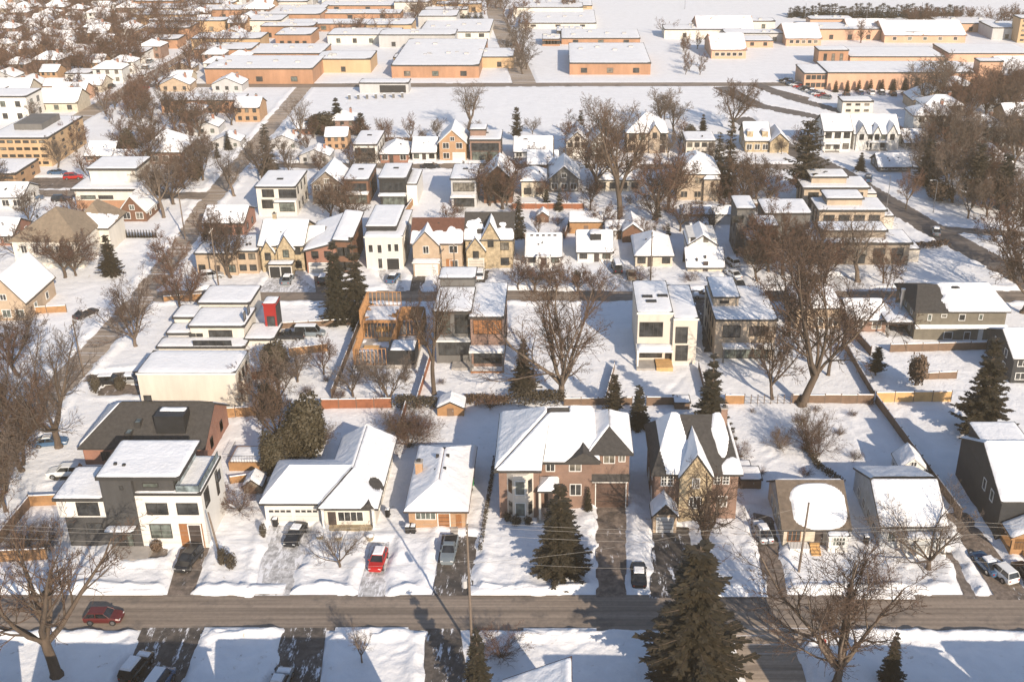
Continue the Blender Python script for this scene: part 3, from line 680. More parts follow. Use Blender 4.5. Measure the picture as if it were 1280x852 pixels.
gz = WY(763, 602, h.Y+yR)[1]; h.door(WY(745,612,h.Y+yR)[0]-h.ox, WY(782,612,h.Y+yR)[0]-h.ox, .05, gz, yR, 'garagebrown', 'garage_door')
bz0 = WY(763, 598.5, h.Y+yR)[1]; bz = WY(763, 592, h.Y+yR)[1]; m = MB(); m.prism([(xr-.1,yR-.01,bz0),(xR1+.1,yR-.01,bz0),(xR1+.1,yR-.01,bz),(xr-.1,yR-.01,bz)], [(xr-.1,yR-.7,bz0),(xR1+.1,yR-.7,bz0),(xR1+.1,yR-.7,bz0+.1),(xr-.1,yR-.7,bz0+.1)], 'shingle'); m.build('roof_skirt', h.root)
m = MB(); m.box(xr+.1, xR1-.1, yR-.1, yR-.01, bz0-.5, bz0-.1, 'whitetrim'); m.build('trim', h.root)
e0, e1 = h.x(673, 620), h.x(698, 620)
h.hip(e0, e1, -.9, yC-.05, h.z(613, -.9), .8, ov=.15, c=1.1, n=.1, th=.3, res=.25)
for xx in (e0+.2, e1-.2): h.post(xx, -.7, 0, h.z(613, -.9)-.1, .3, 'cream')
h.box(e0-.2, e1+.2, -1.2, yC-.02, 0, .4, 'concrete', 'porch_floor'); h.door((e0+e1)/2-.55, (e0+e1)/2+.55, .4, 2.7, yC, 'doordark')
h.rows(2, 12, [1.2, 4.4], 3, 1.0, 1.5, 'l', h.x0, fr='whitetrim')
# stone gable house on the right
h = House('brick house with a tall stone gable and a dark roof with snow patches', 817, 920, 654, name='brick_house', frame='whitetrim')
ze = h.z(593)-.2; xs0, xs1 = h.x(849, 620), h.x(889, 620); d = 12.5
h.box(h.x0, xs0-.01, .8, d, 0, ze, 'rosebrick'); h.box(xs1+.01, h.x1, .8, d, 0, ze, 'rosebrick'); h.box(xs0, xs1, 0, d-.5, 0, ze, 'stone')
zr = ze+4.2; x0, x1 = h.x0-.5, h.x1+.5; yb = d+.5; ym = 8.2; a = (x0+3.0, ym, zr); b = (x1-2.2, ym, zr)
P1 = [[(x0,.3,ze),(x1,.3,ze),b,a], [(x1,yb,ze),(x0,yb,ze),a,b], [(x0,yb,ze),(x0,.3,ze),a], [(x1,.3,ze),(x1,yb,ze),b]]
r = h.solid(P1, .25, 'shingle', edge='fascia')
def patch(S, T, Pt):
    u = (Pt[..., 0]-x0)/(x1-x0)
    l = .95-1.1*((u-.27)/.22)**2-.25*np.abs(T-.42)*2+.25*(vnoise(Pt[..., 0]*.9, T*4, 5)-.5); q = .95-1.3*((u-.80)/.16)**2-.5*np.abs(T-.75)*2; e2 = .95-((u-.9)/.17)**2-4*np.maximum(0, T-.16)-(u < .7)
    return np.maximum(np.maximum(l, q), e2)
h.snow(P1, r, c=1.1, n=.1, dips=['B', 'B', 'B', 'B'], fn=patch, th=.28, res=.28, dw=.25)
zg = ze+3.2; xm = (xs0+xs1)/2
G = [[(xs0-.3,7.4,ze-.3),(xs0-.3,-.3,ze-.3),(xm,-.3,zg),(xm,7.4,zg)], [(xs1+.3,-.3,ze-.3),(xs1+.3,7.4,ze-.3),(xm,7.4,zg),(xm,-.3,zg)]]
r2 = h.solid(G, .22, 'shingle', edge='fascia'); h.snow(G, r2, c=.9, n=.4, sc=.5, dips=['BRL', 'BL'], th=.25, res=.3)
m = MB(); m.prism([(xs0+.01,.0,ze),(xs1-.01,.0,ze),(xm,.0,zg-.3)], [(xs0+.01,3,ze),(xs1-.01,3,ze),(xm,3,zg-.3)], 'stone'); m.build('gable', h.root)
for q in ((827,594,833,606),(835,594,841,606)): h.wp(*q, dy=.8, nx=2, nz=3)
for q in ((866,598,874,609),(862,621,875,634)): h.wp(*q, nx=3)
for q in ((893,593,900,604),(904,593,911,604)): h.wp(*q, dy=.8, nx=2, nz=3)
h.wp(896, 620, 908, 632, dy=.8, nx=3); h.door(h.x(880,640), h.x(887,640), .3, 2.6, 0, 'doordark')
gx0, gx1 = h.x(817, 640)-.2, h.x(856, 640); gz = 2.7
h.box(gx0, xs0-.4, -2.0, .79, 0, gz, 'tanbrick'); h.gaby(gx0, xs0-.4, -2.0, .5, gz, 1.6, wall='shingle', ov=.3, c=1.0, n=.25, dips=['BR', 'BRL'], th=.25, res=.25)
h.door(gx0+.5, xs0-.9, .05, 2.2, -2.0, 'palegrey', 'garage_door'); h.chim(h.x1-1, 9, ze, zr+.5, .8, 'rosebrick', r)
h.rows(2, 11, [1.2, 4.2], 2, 1, 1.3, 'l', h.x0)
# white bungalow with brown roof
h = House('small white bungalow with a brown roof holding one round snow patch, behind the utility pole', 978, 1058, 683, name='bungalow', frame='fascia')
ze = h.z(659); d = 10.5
h.box(h.x0, h.x1, 0, d, 0, ze, 'siding_cream')
def oval(S, T, Pt): return 1.15-.55*(np.abs((S-.57)/.36)**3+np.abs((T-.47)/.42)**3)+.12*(vnoise(S*6, T*6, 8)-.5)
h.gabx(h.x0, h.x1, 0, d, ze, 3.1, 'brownroof', 'siding_blue', ov=.35, ridge=.55, c=1.3, n=.05, dips=['', 'LRB'], fn=None, snow=False)
r = h.roof; sf = 3.1/(d*.55); A = [(h.x0-.35,-.35,ze+.06-.35*sf),(h.x1+.35,-.35,ze+.06-.35*sf),(h.x1+.35,d*.55,ze+3.16),(h.x0-.35,d*.55,ze+3.16)]
h.snow([A], r, c=1.5, n=.05, dips='', fn=oval, th=.32, res=.22)
B = [(h.x1+.35,d+.35,ze-.2),(h.x0-.35,d+.35,ze-.2),(h.x0-.35,d*.55,ze+3.16),(h.x1+.35,d*.55,ze+3.16)]; h.snow([B], r, c=1.1, dips=['BLRT'])
xp = h.x(1033, 670); h.box(xp, h.x1-.2, -1.3, -.01, 0, ze-.5, 'siding_white', 'porch'); h.flat(xp, h.x1-.2, -1.3, -.3, ze-.5, th=.18, ov=.15, edge='whitetrim', n=.1); h.win(xp+.5, h.x1-.7, 1.2, 2.3, 'f', -1.3, nx=4, nz=2, fr='whitetrim', glass='glasspale')
h.wp(985, 663, 1000, 675, nx=3, fr='doorwood'); h.door(h.x(1018,675), h.x(1028,675), .3, 2.4, 0, 'doordark')
m = MB()
for i in range(5): m.box(h.x(1009,690), h.x(1021,690), -2.6+.42*i, -2.6+.42*(i+1)-.01, 0, .2*(i+1), 'fresh_board')
m.build('steps', h.root); h.box(h.x(984,685), h.x(1008,685), -1.5, -.02, 0, .8, 'whitetrim', 'porch_floor'); h.rail(h.x(984,685), h.x(1008,685), -1.45, .8, False)
h.rows(1.5, d-1.5, [1.1], 3, .9, 1.1, 'l', h.x0, fr='whitetrim')
# blue grey bungalow
h = House('pale blue grey bungalow with a snow covered roof, behind the spreading bare tree', 1098, 1178, 686, name='bungalow', frame='whitetrim')
ze = h.z(656); d = 13.0
h.box(h.x0, h.x1, 0, d, 0, ze, 'siding_blue')
h.gabx(h.x0, h.x1, 0, d, ze, 2.9, 'shingle', 'siding_blue', ov=.3, ridge=.45, c=1.1, n=.12, dips=['LRBT', 'LR'], th=.28)
h.wp(1110, 664, 1119, 676, nx=2); h.door(h.x(1122,675), h.x(1130,675), .3, 2.4, 0, 'whitedoor'); h.wp(1140, 664, 1156, 675, nx=3)
h.flat(h.x(1128,675), h.x1-.2, -1.7, -.3, 2.6, th=.2, ov=.15, edge='whitetrim'); h.box(h.x(1128,675), h.x1-.2, -1.8, -.02, 0, .5, 'whitetrim', 'porch_floor'); h.rail(h.x(1128,675), h.x1-.2, -1.75, .5, False)
for xx in (h.x(1129,675), h.x(1152,675), h.x1-.4): h.post(xx, -1.7, .5, 2.6)
h.rows(1.5, d-1.5, [1.0], 4, 1.0, 1.1, 'l', h.x0)
# white gabled garage in the yard
h = House('white gabled garage with rounded snow roof standing alone in a snowy yard', 1122, 1154, 606, name='garage', cat='garage', frame='whitetrim')
ze = h.z(584); d = h.dep(556, ze+1.3)
h.box(h.x0, h.x1, 0, d, 0, ze, 'siding_white'); h.gaby(h.x0, h.x1, 0, d, ze, 1.5, wall='siding_white', c=1.2, n=.1, dips=['BRL', 'BLR'], th=.32, edge='whitetrim', ov=.2, res=.3)
h.win(-.35, .35, ze+.25, ze+.85, 'f', .0, nx=2); h.door(-1.1, 1.1, .05, 2.1, 0, 'whitedoor', 'garage_door'); h.rows(.5, d-.5, [1], 2, .8, .9, 'l', h.x0)
# dark house at the right edge
h = House('dark sided house with snow roof and an orange timber porch at the right edge', 1243, 1330, 676, name='dark_house', frame='whitetrim')
ze = h.z(625); d = 15
h.box(h.x0, h.x1, 0, d, 0, ze, 'siding_dark')
h.gabx(h.x0, h.x1, 0, d, ze, 3.6, 'shingle', 'siding_dark', ov=.3, ridge=.5, c=.95, n=.35, dips=['LRB', 'LRB'], th=.3)
z2 = ze+2.6; h.box(h.x0+.4, h.x0+6, 8.5, 14, ze-.2, z2, 'siding_dark', label='raised rear wall'); h.flat(h.x0+.4, h.x0+6, 8.5, 14, z2, th=.3, ov=.3, n=.1)
for t in (3.0, 5.6): h.win(t-.4, t+.4, 4.0, 5.4, 'l', h.x0, nx=1)
px0 = h.x0+.6; h.flat(px0, h.x1, -3, -.35, 3.0, th=.3, ov=.25, edge='cedar', th_=0) if False else None
pz = 2.9; h.gaby(px0, px0+5.5, -3.2, -.35, pz, 1.3, 'shingle', 'cedar', ov=.3, edge='cedar', c=1.1, n=.1, dips=['BLR', 'BLR'], th=.28)
for xx in (px0+.2, px0+5.3): h.post(xx, -3.0, 0, pz, .32, 'cedar')
m = MB()
for i in range(5): m.box(px0+1.6, px0+3.9, -4.9+.36*i, -4.9+.36*(i+1)-.01, 0, .2*(i+1), 'fresh_board')
m.build('steps', h.root); h.box(px0, px0+5.5, -3.1, -.02, 0, 1.0, 'cedar', 'porch_floor'); h.rail(px0, px0+1.5, -3.05, 1.0, False); h.rail(px0+4, px0+5.5, -3.05, 1.0, False)
h.door(px0+2.2, px0+3.2, 1.0, 3.0-.15, 0, 'red'); h.win(px0+.5, px0+1.8, 1.4, 2.6, 'f', 0, nx=2); h.win(px0+3.7, px0+5, 1.4, 2.6, 'f', 0, nx=2)
# dark grey shed, little shed, orange shed
def shed(label, xl, xr, yb, ye, d, wall, rh=.9, kind='y', rmat='shingle', door=True, name='shed', **k):
    h = House(label, xl, xr, yb, name=name, cat='shed'); ze = h.z(ye)
    h.box(h.x0, h.x1, 0, d, 0, ze, wall)
    if kind == 'flat': h.flat(h.x0, h.x1, 0, d, ze, th=.2, ov=.15, n=.1, **k)
    elif kind == 'x': h.gabx(h.x0, h.x1, 0, d, ze, rh, rmat, wall, ov=.2, c=1.2, n=.1, th=.3, res=.25, dips=['BLR', 'BLR'], **k)
    else: h.gaby(h.x0, h.x1, 0, d, ze, rh, rmat, wall, ov=.2, c=1.2, n=.1, th=.3, res=.25, dips=['BLR', 'BLR'], **k)
    if door: h.door(-.5, .5, .05, min(2, ze-.15), 0, 'oldwood')
    return h
shed('dark flat shed capped with thick snow beside the stone gable house', 925, 951, 612, 600, 3.2, 'oldwood', kind='flat')
shed('low dark lean-to with snow cap behind the flat shed', 921, 938, 592, 586, 2, 'oldwood', kind='flat')
shed('small beige shed with snow cap left of the cream garage house', 305, 328, 618, 607, 2.6, 'taupe', 1.0)
shed('orange timber shed with white roof against the back fence', 547, 580, 521, 509, 3.2, 'cedar', 1.0)
shed('small shed with deep snow cap beside the spruce behind the cream villa', 843, 862, 513, 504, 2.4, 'oldwood', kind='flat')
# timber deck
h = House('raised orange timber deck with a dark rail behind the white modern house', 287, 328, 590, name='deck', cat='deck')
h.box(h.x0, h.x1, 0, 4.5, 0, 1.5, 'cedar', 'deck_base'); h.rail(h.x0, h.x1, .05, 1.5, False, 4); h.snow([[(h.x0,.2,1.5),(h.x1,.2,1.5),(h.x1,4.4,1.5),(h.x0,4.4,1.5)]], h.root, c=.9, n=.5, dips=['LRBT'], res=.3)
# houses below the edge of the picture
h = House('snow roofed house with brown roof boards at the bottom edge of the picture', 640, 740, 864, name='house'); yp = 84.0-h.Y
xr_, zr_ = WY(715, 819, 84.0); xr_ -= h.ox; xl_, zl_ = WY(628, 853, 83.5); xl_ -= h.ox
h.box(xl_+.8, xr_-.3, yp-11, yp-.6, 0, zl_-.1, 'brownbrick'); m = MB(); m.prism([(xl_+.8, yp-.6, zl_-.1), (xr_-.3, yp-.6, zl_-.1), (xr_-.3, yp-.6, zr_-.35)], [(xl_+.8, yp-11, zl_-.1), (xr_-.3, yp-11, zl_-.1), (xr_-.3, yp-11, zr_-.35)], 'brownbrick'); m.build('gable', h.root)
GP = [[(xl_,yp-12,zl_),(xr_,yp-12,zr_),(xr_,yp,zr_),(xl_,yp,zl_)]]
r = h.solid(GP, .35, 'redroof', edge='redroof'); h.snow(GP, r, c=.75, n=.5, sc=.5, dips=['RT'], th=.3, dw=.45, res=.25); h.rows(xl_+1.5, xr_-1, [1.0], 2, f='b', at=yp-.6)
for xc, w_, hh, lab in ((-58, 15, 9.6, 'charcoal'), (-38, 15, 9.2, 'beige'), (-20, 13, 9.6, 'redbrick'), (39, 17, 9.0, 'cream'), (59, 15, 9.4, 'taupe'), (11.5, 8, 8.2, 'orangebrick')):
    pxl = CX+(xc-w_/2)*FP/107; pxr = CX+(xc+w_/2)*FP/107
    h = House('house just below the bottom edge of the picture with '+{'charcoal':'charcoal','beige':'beige','redbrick':'red brick','cream':'cream','taupe':'taupe','orangebrick':'orange brick'}[lab]+' walls', pxl, pxr, 905, name='house'); h.root.location.y = 69.5; h.root.location.x = xc; h.x0, h.x1 = -w_/2, w_/2
    h.box(-w_/2, w_/2, 0, 9, 0, hh-1.4, lab); h.gabx(-w_/2, w_/2, 0, 9, hh-1.4, 2.6, wall=lab, c=1.1); h.rows(-w_/2, w_/2, [1, 3.6], 3, f='b', at=9); h.rows(-w_/2, w_/2, [1, 3.6], 3)
# ================================================================ second row, backs towards the camera
# stacked modern house with red tower
h = House('stacked pale flat roofed house with a bright red stair tower, beside the left road', 192, 322, 440, name='modern_house')
Y = h.Y
def blk(xl, xr, yf, zt_px, d, wall, zb=0, **k):
    y = yf; x0 = WY(xl, 400, Y+y)[0]-h.ox; x1 = WY(xr, 400, Y+y)[0]-h.ox; z = WY(CX, zt_px, Y+y)[1]
    h.box(x0, x1, y, y+d, zb, z, wall); h.flat(x0, x1, y, y+d, z, th=.4, ov=.3, n=.12, res=.6, **k); return x0, x1, z
a = blk(192, 300, 0, 435, 3.4, 'ivory'); blk(236, 303, 3.5, 409, 7.5, 'ivory'); blk(207, 235, 3.6, 418, 4, 'palegrey'); blk(218, 250, 7.8, 398, 5, 'ivory'); c = blk(252, 314, 11.5, 380, 7.5, 'ivory')
b = blk(304, 338, 2.5, 425, 6, 'ivory')
h.wp(237, 417, 244, 420, dy=3.5, nx=1); h.wp(246, 417, 253, 420, dy=3.5, nx=1); h.wp(237, 422, 243, 425, dy=3.5, nx=1); h.win(a[0]+6, a[1]-2, 1, 2.1, 'f', 0, nx=5); h.wp(262, 413, 290, 424, dy=3.5, nx=4)
for yy in (4.8, 7.4): h.win(yy-.6, yy+.6, 3.8, 5.2, 'r', WY(303,400,Y+3.5)[0]-h.ox, nx=1)
x0 = WY(331,400,Y+7)[0]-h.ox; x1 = WY(346,400,Y+7)[0]-h.ox; zt_ = WY(CX,381,Y+7)[1]
h.box(x0, x1, 7, 10, 0, zt_, 'red', label='bright red wall'); h.flat(x0, x1, 7, 10, zt_, th=.3, ov=.15, edge='red', n=.1); h.win(x0+.5, x1-.4, zt_-4.3, zt_-2.2, 'f', 7, nx=2); m = MB(); m.box(x1+.005, x1+.12, 7.1, 9.9, .2, zt_-.4, 'siding_dark'); m.build('side_panel', h.root); m = MB(); m.box(x0+.02, x1-.02, 6.9, 6.995, .1, zt_-5.4, 'siding_dark'); m.build('lower_panel', h.root)
# large white box house
h = House('long white plaster house with one plain flat snow roof, above the charcoal roofed brick house', 179, 300, 512, name='modern_house')
ze = h.z(468); d = h.dep(440, ze)
h.box(h.x0, h.x1, 0, d, 0, ze, 'cream'); h.flat(h.x0, h.x1, 0, d, ze, th=.3, ov=.12, edge='whitetrim', n=.08, res=.8)
h.rows(1, d-1, [3.8], 3, .7, 1.4, 'r', h.x1, nx=1); h.box(h.x1+.01, h.x1+.9, 2, 3, 0, ze-2, 'cream', 'wall'); h.rows(1, d-1, [.8], 3, .7, 1.4, 'r', h.x1, nx=1); h.win(h.x0+.5, h.x0+1.5, 1, 2.4, 'f', 0, nx=1)
# house frame under construction
h = House('unroofed house of orange timber framing under construction beside the dark grey house', 440, 520, 462, name='timber_house', cat='house frame')
h.box(h.x0, h.x1, 0, 17, 0, .8, 'concrete', 'foundation')
def studs(ax, ay, bx, by, z, hh, sp=.6):
    m = MB(); L_ = math.hypot(bx-ax, by-ay); n = max(2, int(L_/sp))
    for i in range(n+1):
        t = i/n; x = ax+(bx-ax)*t; y = ay+(by-ay)*t; m.box(x-.06, x+.06, y-.06, y+.06, z+.1, z+hh-.1, 'lumber')
    dx = .07 if abs(bx-ax) < abs(by-ay) else 0; dy = .07 if dx == 0 else 0
    for zz in (z, z+hh-.1): m.box(min(ax,bx)-.07, max(ax,bx)+.07, min(ay,by)-.07, max(ay,by)+.07, zz, zz+.1, 'lumber')
    m.build('stud_wall', h.root)
W_ = h.w; x0, x1 = h.x0, h.x1; xm = h.x0+W_*.58
m = MB(); m.box(xm-.1, x1, .2, 4.5, .85, 3.3, 'black'); m.build('lower_wall', h.root)
for (a_, b_, c_, d_) in ((x0+.2,4.6,x0+.2,17),(x1-.2,4.6,x1-.2,16.8),(xm,4.8,xm,16.8),(x0+.4,16.9,x1-.4,16.9),(x0+.4,10.5,xm-.2,10.5),(xm+.2,11.5,x1-.4,11.5),(x0+.4,.2,x0+.4,4.4),(x0+.6,.3,xm-.4,.3)): studs(a_, b_, c_, d_, .8, 2.9)
m = MB()
for i in range(11): yy = 10.6+.58*i; m.box(x0+.3, xm-.1, yy-.04, yy+.04, 3.72, 3.98, 'lumber')
m.build('joist_floor', h.root)
m = MB()
for i in range(11): yy = 11.6+.5*i; m.box(xm+.1, x1-.3, yy-.04, yy+.04, 3.72, 3.98, 'lumber')
m.build('joist_floor', h.root); studs(x0+.2, 9, x0+.2, 17, 4.0, 2.6, .7); studs(x0+.4, 17.0, xm, 17.0, 4.0, 2.6, .7)
h.snow([[(xm+.2,.3,3.3),(x1-.1,.3,3.3),(x1-.1,4.4,3.3),(xm+.2,4.4,3.3)]], h.root, c=1.1, n=.1, dips=['LRBT'], res=.4)
h.snow([[(x0+.4,5,.81),(xm-.2,5,.81),(xm-.2,10.3,.81),(x0+.4,10.3,.81)], [(xm+.2,5,.81),(x1-.4,5,.81),(x1-.4,11.2,.81),(xm+.2,11.2,.81)], [(x0+.4,10.7,3.99),(xm-.2,10.7,3.99),(xm-.2,16.6,3.99),(x0+.4,16.6,3.99)]], h.root, c=.55, n=.6, sc=.6, th=.12, res=.3)
for i, (a_, b_) in enumerate(((1,6),(3,9),(2,13),(5,7.5))): h.box(x0+a_, x0+a_+2.4, b_, b_+1.0, .82, 1.1+.12*i, 'fresh_board', 'plank_pile')
def glasswall(h, xl, yt, xr, yb, dy, nx, fr='fascia', glass='glass'): return h.wp(xl, yt, xr, yb, dy=dy, nx=nx, fr=fr, glass=glass)
# dark grey modern
h = House('dark grey cube house with snow flat roof, right of the timber house frame', 546, 590, 455, name='modern_house')
ze = h.z(391); d = 15
h.box(h.x0, h.x1, 0, d, 0, ze, 'greywall'); h.flat(h.x0, h.x1, .0, d-5, ze, th=.35, n=.12, res=.6); h.box(h.x0, h.x1, d-4.7, d, ze+.4, ze+1.7, 'greywall'); h.flat(h.x0, h.x1, d-4.7, d, ze+1.7, th=.3, n=.1, res=.6)
glasswall(h, 569, 393, 586, 416, 0, 3); glasswall(h, 549, 393, 562, 416, 0, 2); h.box(h.x0, h.x1, -1.4, -.02, h.z(423), h.z(421), 'whitetrim', 'balcony'); glasswall(h, 549, 426, 588, 443, 0, 6); h.box(h.x(566,450), h.x1+.4, -2.6, -.02, 0, .6, 'concrete', 'terrace')
# brown balcony modern
h = House('dark brown cube house with cedar clad balcony, between the grey cube house and a spruce', 590, 630, 459, name='modern_house')
ze = h.z(398); d = 14
h.box(h.x0, h.x1, 0, d, 0, ze, 'brownbrick'); h.flat(h.x0, h.x1, 0, d, ze, th=.4, n=.3, c=.95, res=.5)
h.wp(592, 400, 627, 417, nx=6, glass='doorwood'); zb = h.z(431); h.box(h.x0-.2, h.x1+.2, -2.4, -.02, zb-.35, zb, 'whitetrim', 'balcony'); h.snow([[(h.x0-.2,-2.4,zb),(h.x1+.2,-2.4,zb),(h.x1+.2,-.1,zb),(h.x0-.2,-.1,zb)]], h.root, c=1.1, n=.1, dips=['LRBT'], res=.4)
h.wp(593, 436, 626, 453, nx=5); h.post(h.x0, -2.2, 0, zb-.36, .3, 'greywall'); h.post(h.x1, -2.2, 0, zb-.36, .3, 'greywall'); m = MB(); m.box(h.x0, h.x1, -2.5, -2.3, 0, .5, 'doorwood'); m.build('planter_edge', h.root); h.rows(2, d-2, [1, 4.5], 3, .9, 1.5, 'r', h.x1, nx=1)
# cream villa with three roof lights
h = House('cream cube villa with three dark roof lights and a snowy balcony', 796, 869, 456, name='modern_house')
xm = h.x(841, 420); ze = h.z(400); zl = h.z(395)
d = h.dep(358, ze)
h.box(h.x0, xm, .8, d, 0, zl, 'cream'); h.box(xm+.01, h.x1, 0, d-.2, 0, ze, 'cream')
h.flat(h.x0, xm-.2, .8, d, zl, th=.35, n=.1, ov=.2, edge='whitetrim', res=.7); r1 = h.roof; h.flat(xm+.2, h.x1, 0, d-.2, ze, th=.35, n=.1, ov=.2, edge='whitetrim', res=.7)
h.roof = r1
for q in ((809,374),(828,373),(814,380)): p = h.P(q[0], q[1], zl); h.bump_(p[0], p[1], zl+.3, 1.7, .9, .35, 'black', 'skylight')
h.wp(800, 403, 828, 420, dy=.8, nx=5, glass='glass'); zb = h.z(432, 0); h.box(h.x0-.2, xm-.05, -1.8, .78, zb-.4, zb, 'whitetrim', 'balcony'); h.snow([[(h.x0-.1,-1.7,zb),(xm-.2,-1.7,zb),(xm-.2,.6,zb),(h.x0-.1,.6,zb)]], h.root, c=1.2, n=.1, dips=['LRBT'], th=.35)
h.wp(800, 437, 827, 446, dy=.8, nx=4); h.wp(832, 437, 839, 450, dy=.8, nx=1); h.wp(845, 409, 859, 428, nx=2); h.wp(845, 432, 859, 450, nx=2); h.box(h.x0+3, xm, -2.6, .7, 0, .8, 'fresh_board', 'terrace'); h.box(h.x0-.2, h.x0+2.8, -2.4, .7, 0, .6, 'concrete', 'terrace'); h.rows(2, d-2, [1, 4.5], 4, .8, 1.6, 'r', h.x1, nx=1); h.post(h.x0, -1.6, 0, zb-.41, .25)
# beige villa
h = House('beige cube villa with dark balcony openings, between the cream villa and a tall bare tree', 892, 967, 449, name='modern_house')
ze = h.z(401); d = h.dep(358, ze)
h.box(h.x0, h.x1, 0, d, 0, ze, 'beige'); h.flat(h.x0, h.x1, 0, d-.5, ze, th=.3, ov=.2, n=.15, res=.7); xb_ = h.x(930, 380); yb_ = d*.35; h.box(h.x0+.2, xb_, yb_, d-1, ze+.4, ze+1.9, 'beige'); h.flat(h.x0+.2, xb_, yb_, d-1, ze+1.9, th=.25, n=.1); m = MB(); m.box(h.x0+1.2, xb_-1.6, yb_-.05, yb_-.01, ze+.9, ze+1.4, 'black'); m.build('window', h.root)
h.wp(904, 407, 925, 421, nx=3); h.wp(937, 408, 960, 419, nx=3, glass='doordark'); zb = h.z(428); h.box(h.x(902,430), h.x(965,430), -1.9, -.02, zb-.35, zb, 'whitetrim', 'balcony'); h.snow([[(h.x(903,430),-1.8,zb),(h.x(964,430),-1.8,zb),(h.x(964,430),-.1,zb),(h.x(903,430),-.1,zb)]], h.root, c=1.2, n=.1, dips=['LRBT'])
h.wp(904, 436, 960, 447, nx=8, glass='glasspale'); h.rows(2, d-2, [1, 4.5], 4, .8, 1.6, 'l', h.x0, nx=1)
for xx in (h.x(903,430), h.x(964,430)): h.post(xx, -1.8, 0, zb-.36, .25, 'greywall')
trad('low brown bungalow with a snowy hip roof screened by the tall bare tree', 994, 1049, 412, 384, 9, 'tanbrick', 'hip', 1.7, n=3, door=.15)
trad('small brown cottage with a white bay beside the carport', 1060, 1106, 416, 399, 9, 'brownbrick', 'x', 1.8, n=2, fr='whitetrim', c=1.1)
# carport with steel flue
h = House('open dark carport with a shiny steel flue beside the green grey house', 1107, 1140, 424, name='carport', cat='carport')
zc = 3.0; h.flat(h.x0, h.x1, 0, 8, zc, th=.3, n=.2)
for xx in (h.x0+.2, h.x1-.2):
    for yy in (.3, 7.7): h.post(xx, yy, 0, zc, .2, 'greywall')
h.box(h.x0+.1, h.x1-.1, 7.8, 8, 0, zc, 'siding_dark'); m = MB(); m.tube([(h.x1-1, 5, 0), (h.x1-1, 5, 7)], .28, 'steel', 10); m.tube([(h.x1-1, 5, 7), (h.x1-1, 5, 7.3)], .4, 'steel', 10); m.build('flue', h.root)
# green grey house
h = House('long green grey two storey house with half snow covered dark roof near the right road', 1141, 1252, 426, name='large_house', frame='whitetrim')
ze = h.z(388); d = 12
h.box(h.x0, h.x1, 0, d, 0, ze, 'siding_green')
h.hip(h.x0, h.x1, 0, d, ze, 2.4, 'shingle', ov=.5, axis='x', inset=2.0, c=1.2, n=.22, sc=.5, dips=['B', 'B', 'B', 'B'], th=.3, res=.35, fn=lambda S, T, Pt: .5+(Pt[..., 0]-h.x0-h.w*.34)*.5+.5*(vnoise(Pt[..., 0]*1.1, Pt[..., 1]*.9, 3)-.5))
r = h.roof; zb = h.z(408); m = MB(); m.prism([(h.x0-.05,-.01,zb-.12),(h.x1+.4,-.01,zb-.12),(h.x1+.4,-.01,zb+.35),(h.x0-.05,-.01,zb+.35)], [(h.x0-.05,-.7,zb-.12),(h.x1+.4,-.7,zb-.12),(h.x1+.4,-.7,zb+.02),(h.x0-.05,-.7,zb+.02)], 'roofsnow'); m.build('snow_ledge', h.root)
for q in ((1160,393,1164,400),(1199,393,1206,400),(1224,393,1228,399),(1177,393,1183,396),(1180,415,1190,423),(1205,415,1212,424)): h.wp(*q, nx=1)
h.door(h.x(1222,420), h.x(1228,420), .05, 2.3, 0, 'whitedoor'); h.bump_(h.x(1206,372), 5, ze+1.8, 1.4, .9, .5, 'black'); h.rows(1, d-1, [1, 4], 3, .9, 1.2, 'l', h.x0)
h = trad('snow roofed house with a glazed pale side at the right edge beside the spruce', 1262, 1330, 480, 447, 11, 'siding_dark', 'x', 2.4, n=3, c=1.2)
# ================================================================ third row, fronts facing the camera
h = trad('yellow stone house with twin front gables and a dark double garage, left of the two spruces', 328, 382, 340, 306, 12, 'stone', 'x', 3.2, 'shingle', n=3, garage=(.3, .8), gmat='black', fr='fascia', chim=(.2, .6), c=.75, n_=0) if False else None
def gfront(h, a, b, z0, rh, dep=4, wall=None, pr=.6, mat='shingle', **k):   # a gable standing proud of the front wall
    x0 = h.x0+h.w*a; x1 = h.x0+h.w*b
    h.box(x0, x1, -pr, -.01, 0, z0, wall); r = h.roof; kw = dict(c=1.0, n=.3, dips=['BR', 'BL'], res=.3, ov=.25); kw.update(k)
    h.gaby(x0, x1, -pr, dep, z0, rh, mat, wall, **kw)
    if rh > 1.2: h.win((x0+x1)/2-.5, (x0+x1)/2+.5, z0-1.7, z0-.3, 'f', -pr, fr=h.frame)
    h.roof = r
h = trad('yellow stone house with twin front gables and a dark double garage', 328, 382, 340, 306, 12, 'stone', 'x', 3.0, 'shingle', n=3, garage=None, fr='fascia', chim=(.2, .6, 'stone'), c=.8, n_=0) if 0 else trad('yellow stone house with twin front gables and a dark double garage', 328, 382, 340, 306, 12, 'stone', 'x', 3.0, 'shingle', n=3, fr='fascia', chim=(.2, .6, 'stone'), c=.64)
gfront(h, .04, .34, h.ze-1.2, 2.2, wall='stone'); gfront(h, .42, .80, h.ze-.6, 2.8, wall='stone')
x0, x1 = h.x(341,335), h.x(370,335); h.box(x0, x1, -3.0, -.62, 0, 2.6, 'stone', 'wall'); h.flat(x0, x1, -3.0, -.9, 2.6, th=.25, ov=.15); h.door(x0+.2, (x0+x1)/2-.1, .05, 2.3, -3.0, 'black', 'garage_door'); h.door((x0+x1)/2+.1, x1-.2, .05, 2.3, -3.0, 'black', 'garage_door')
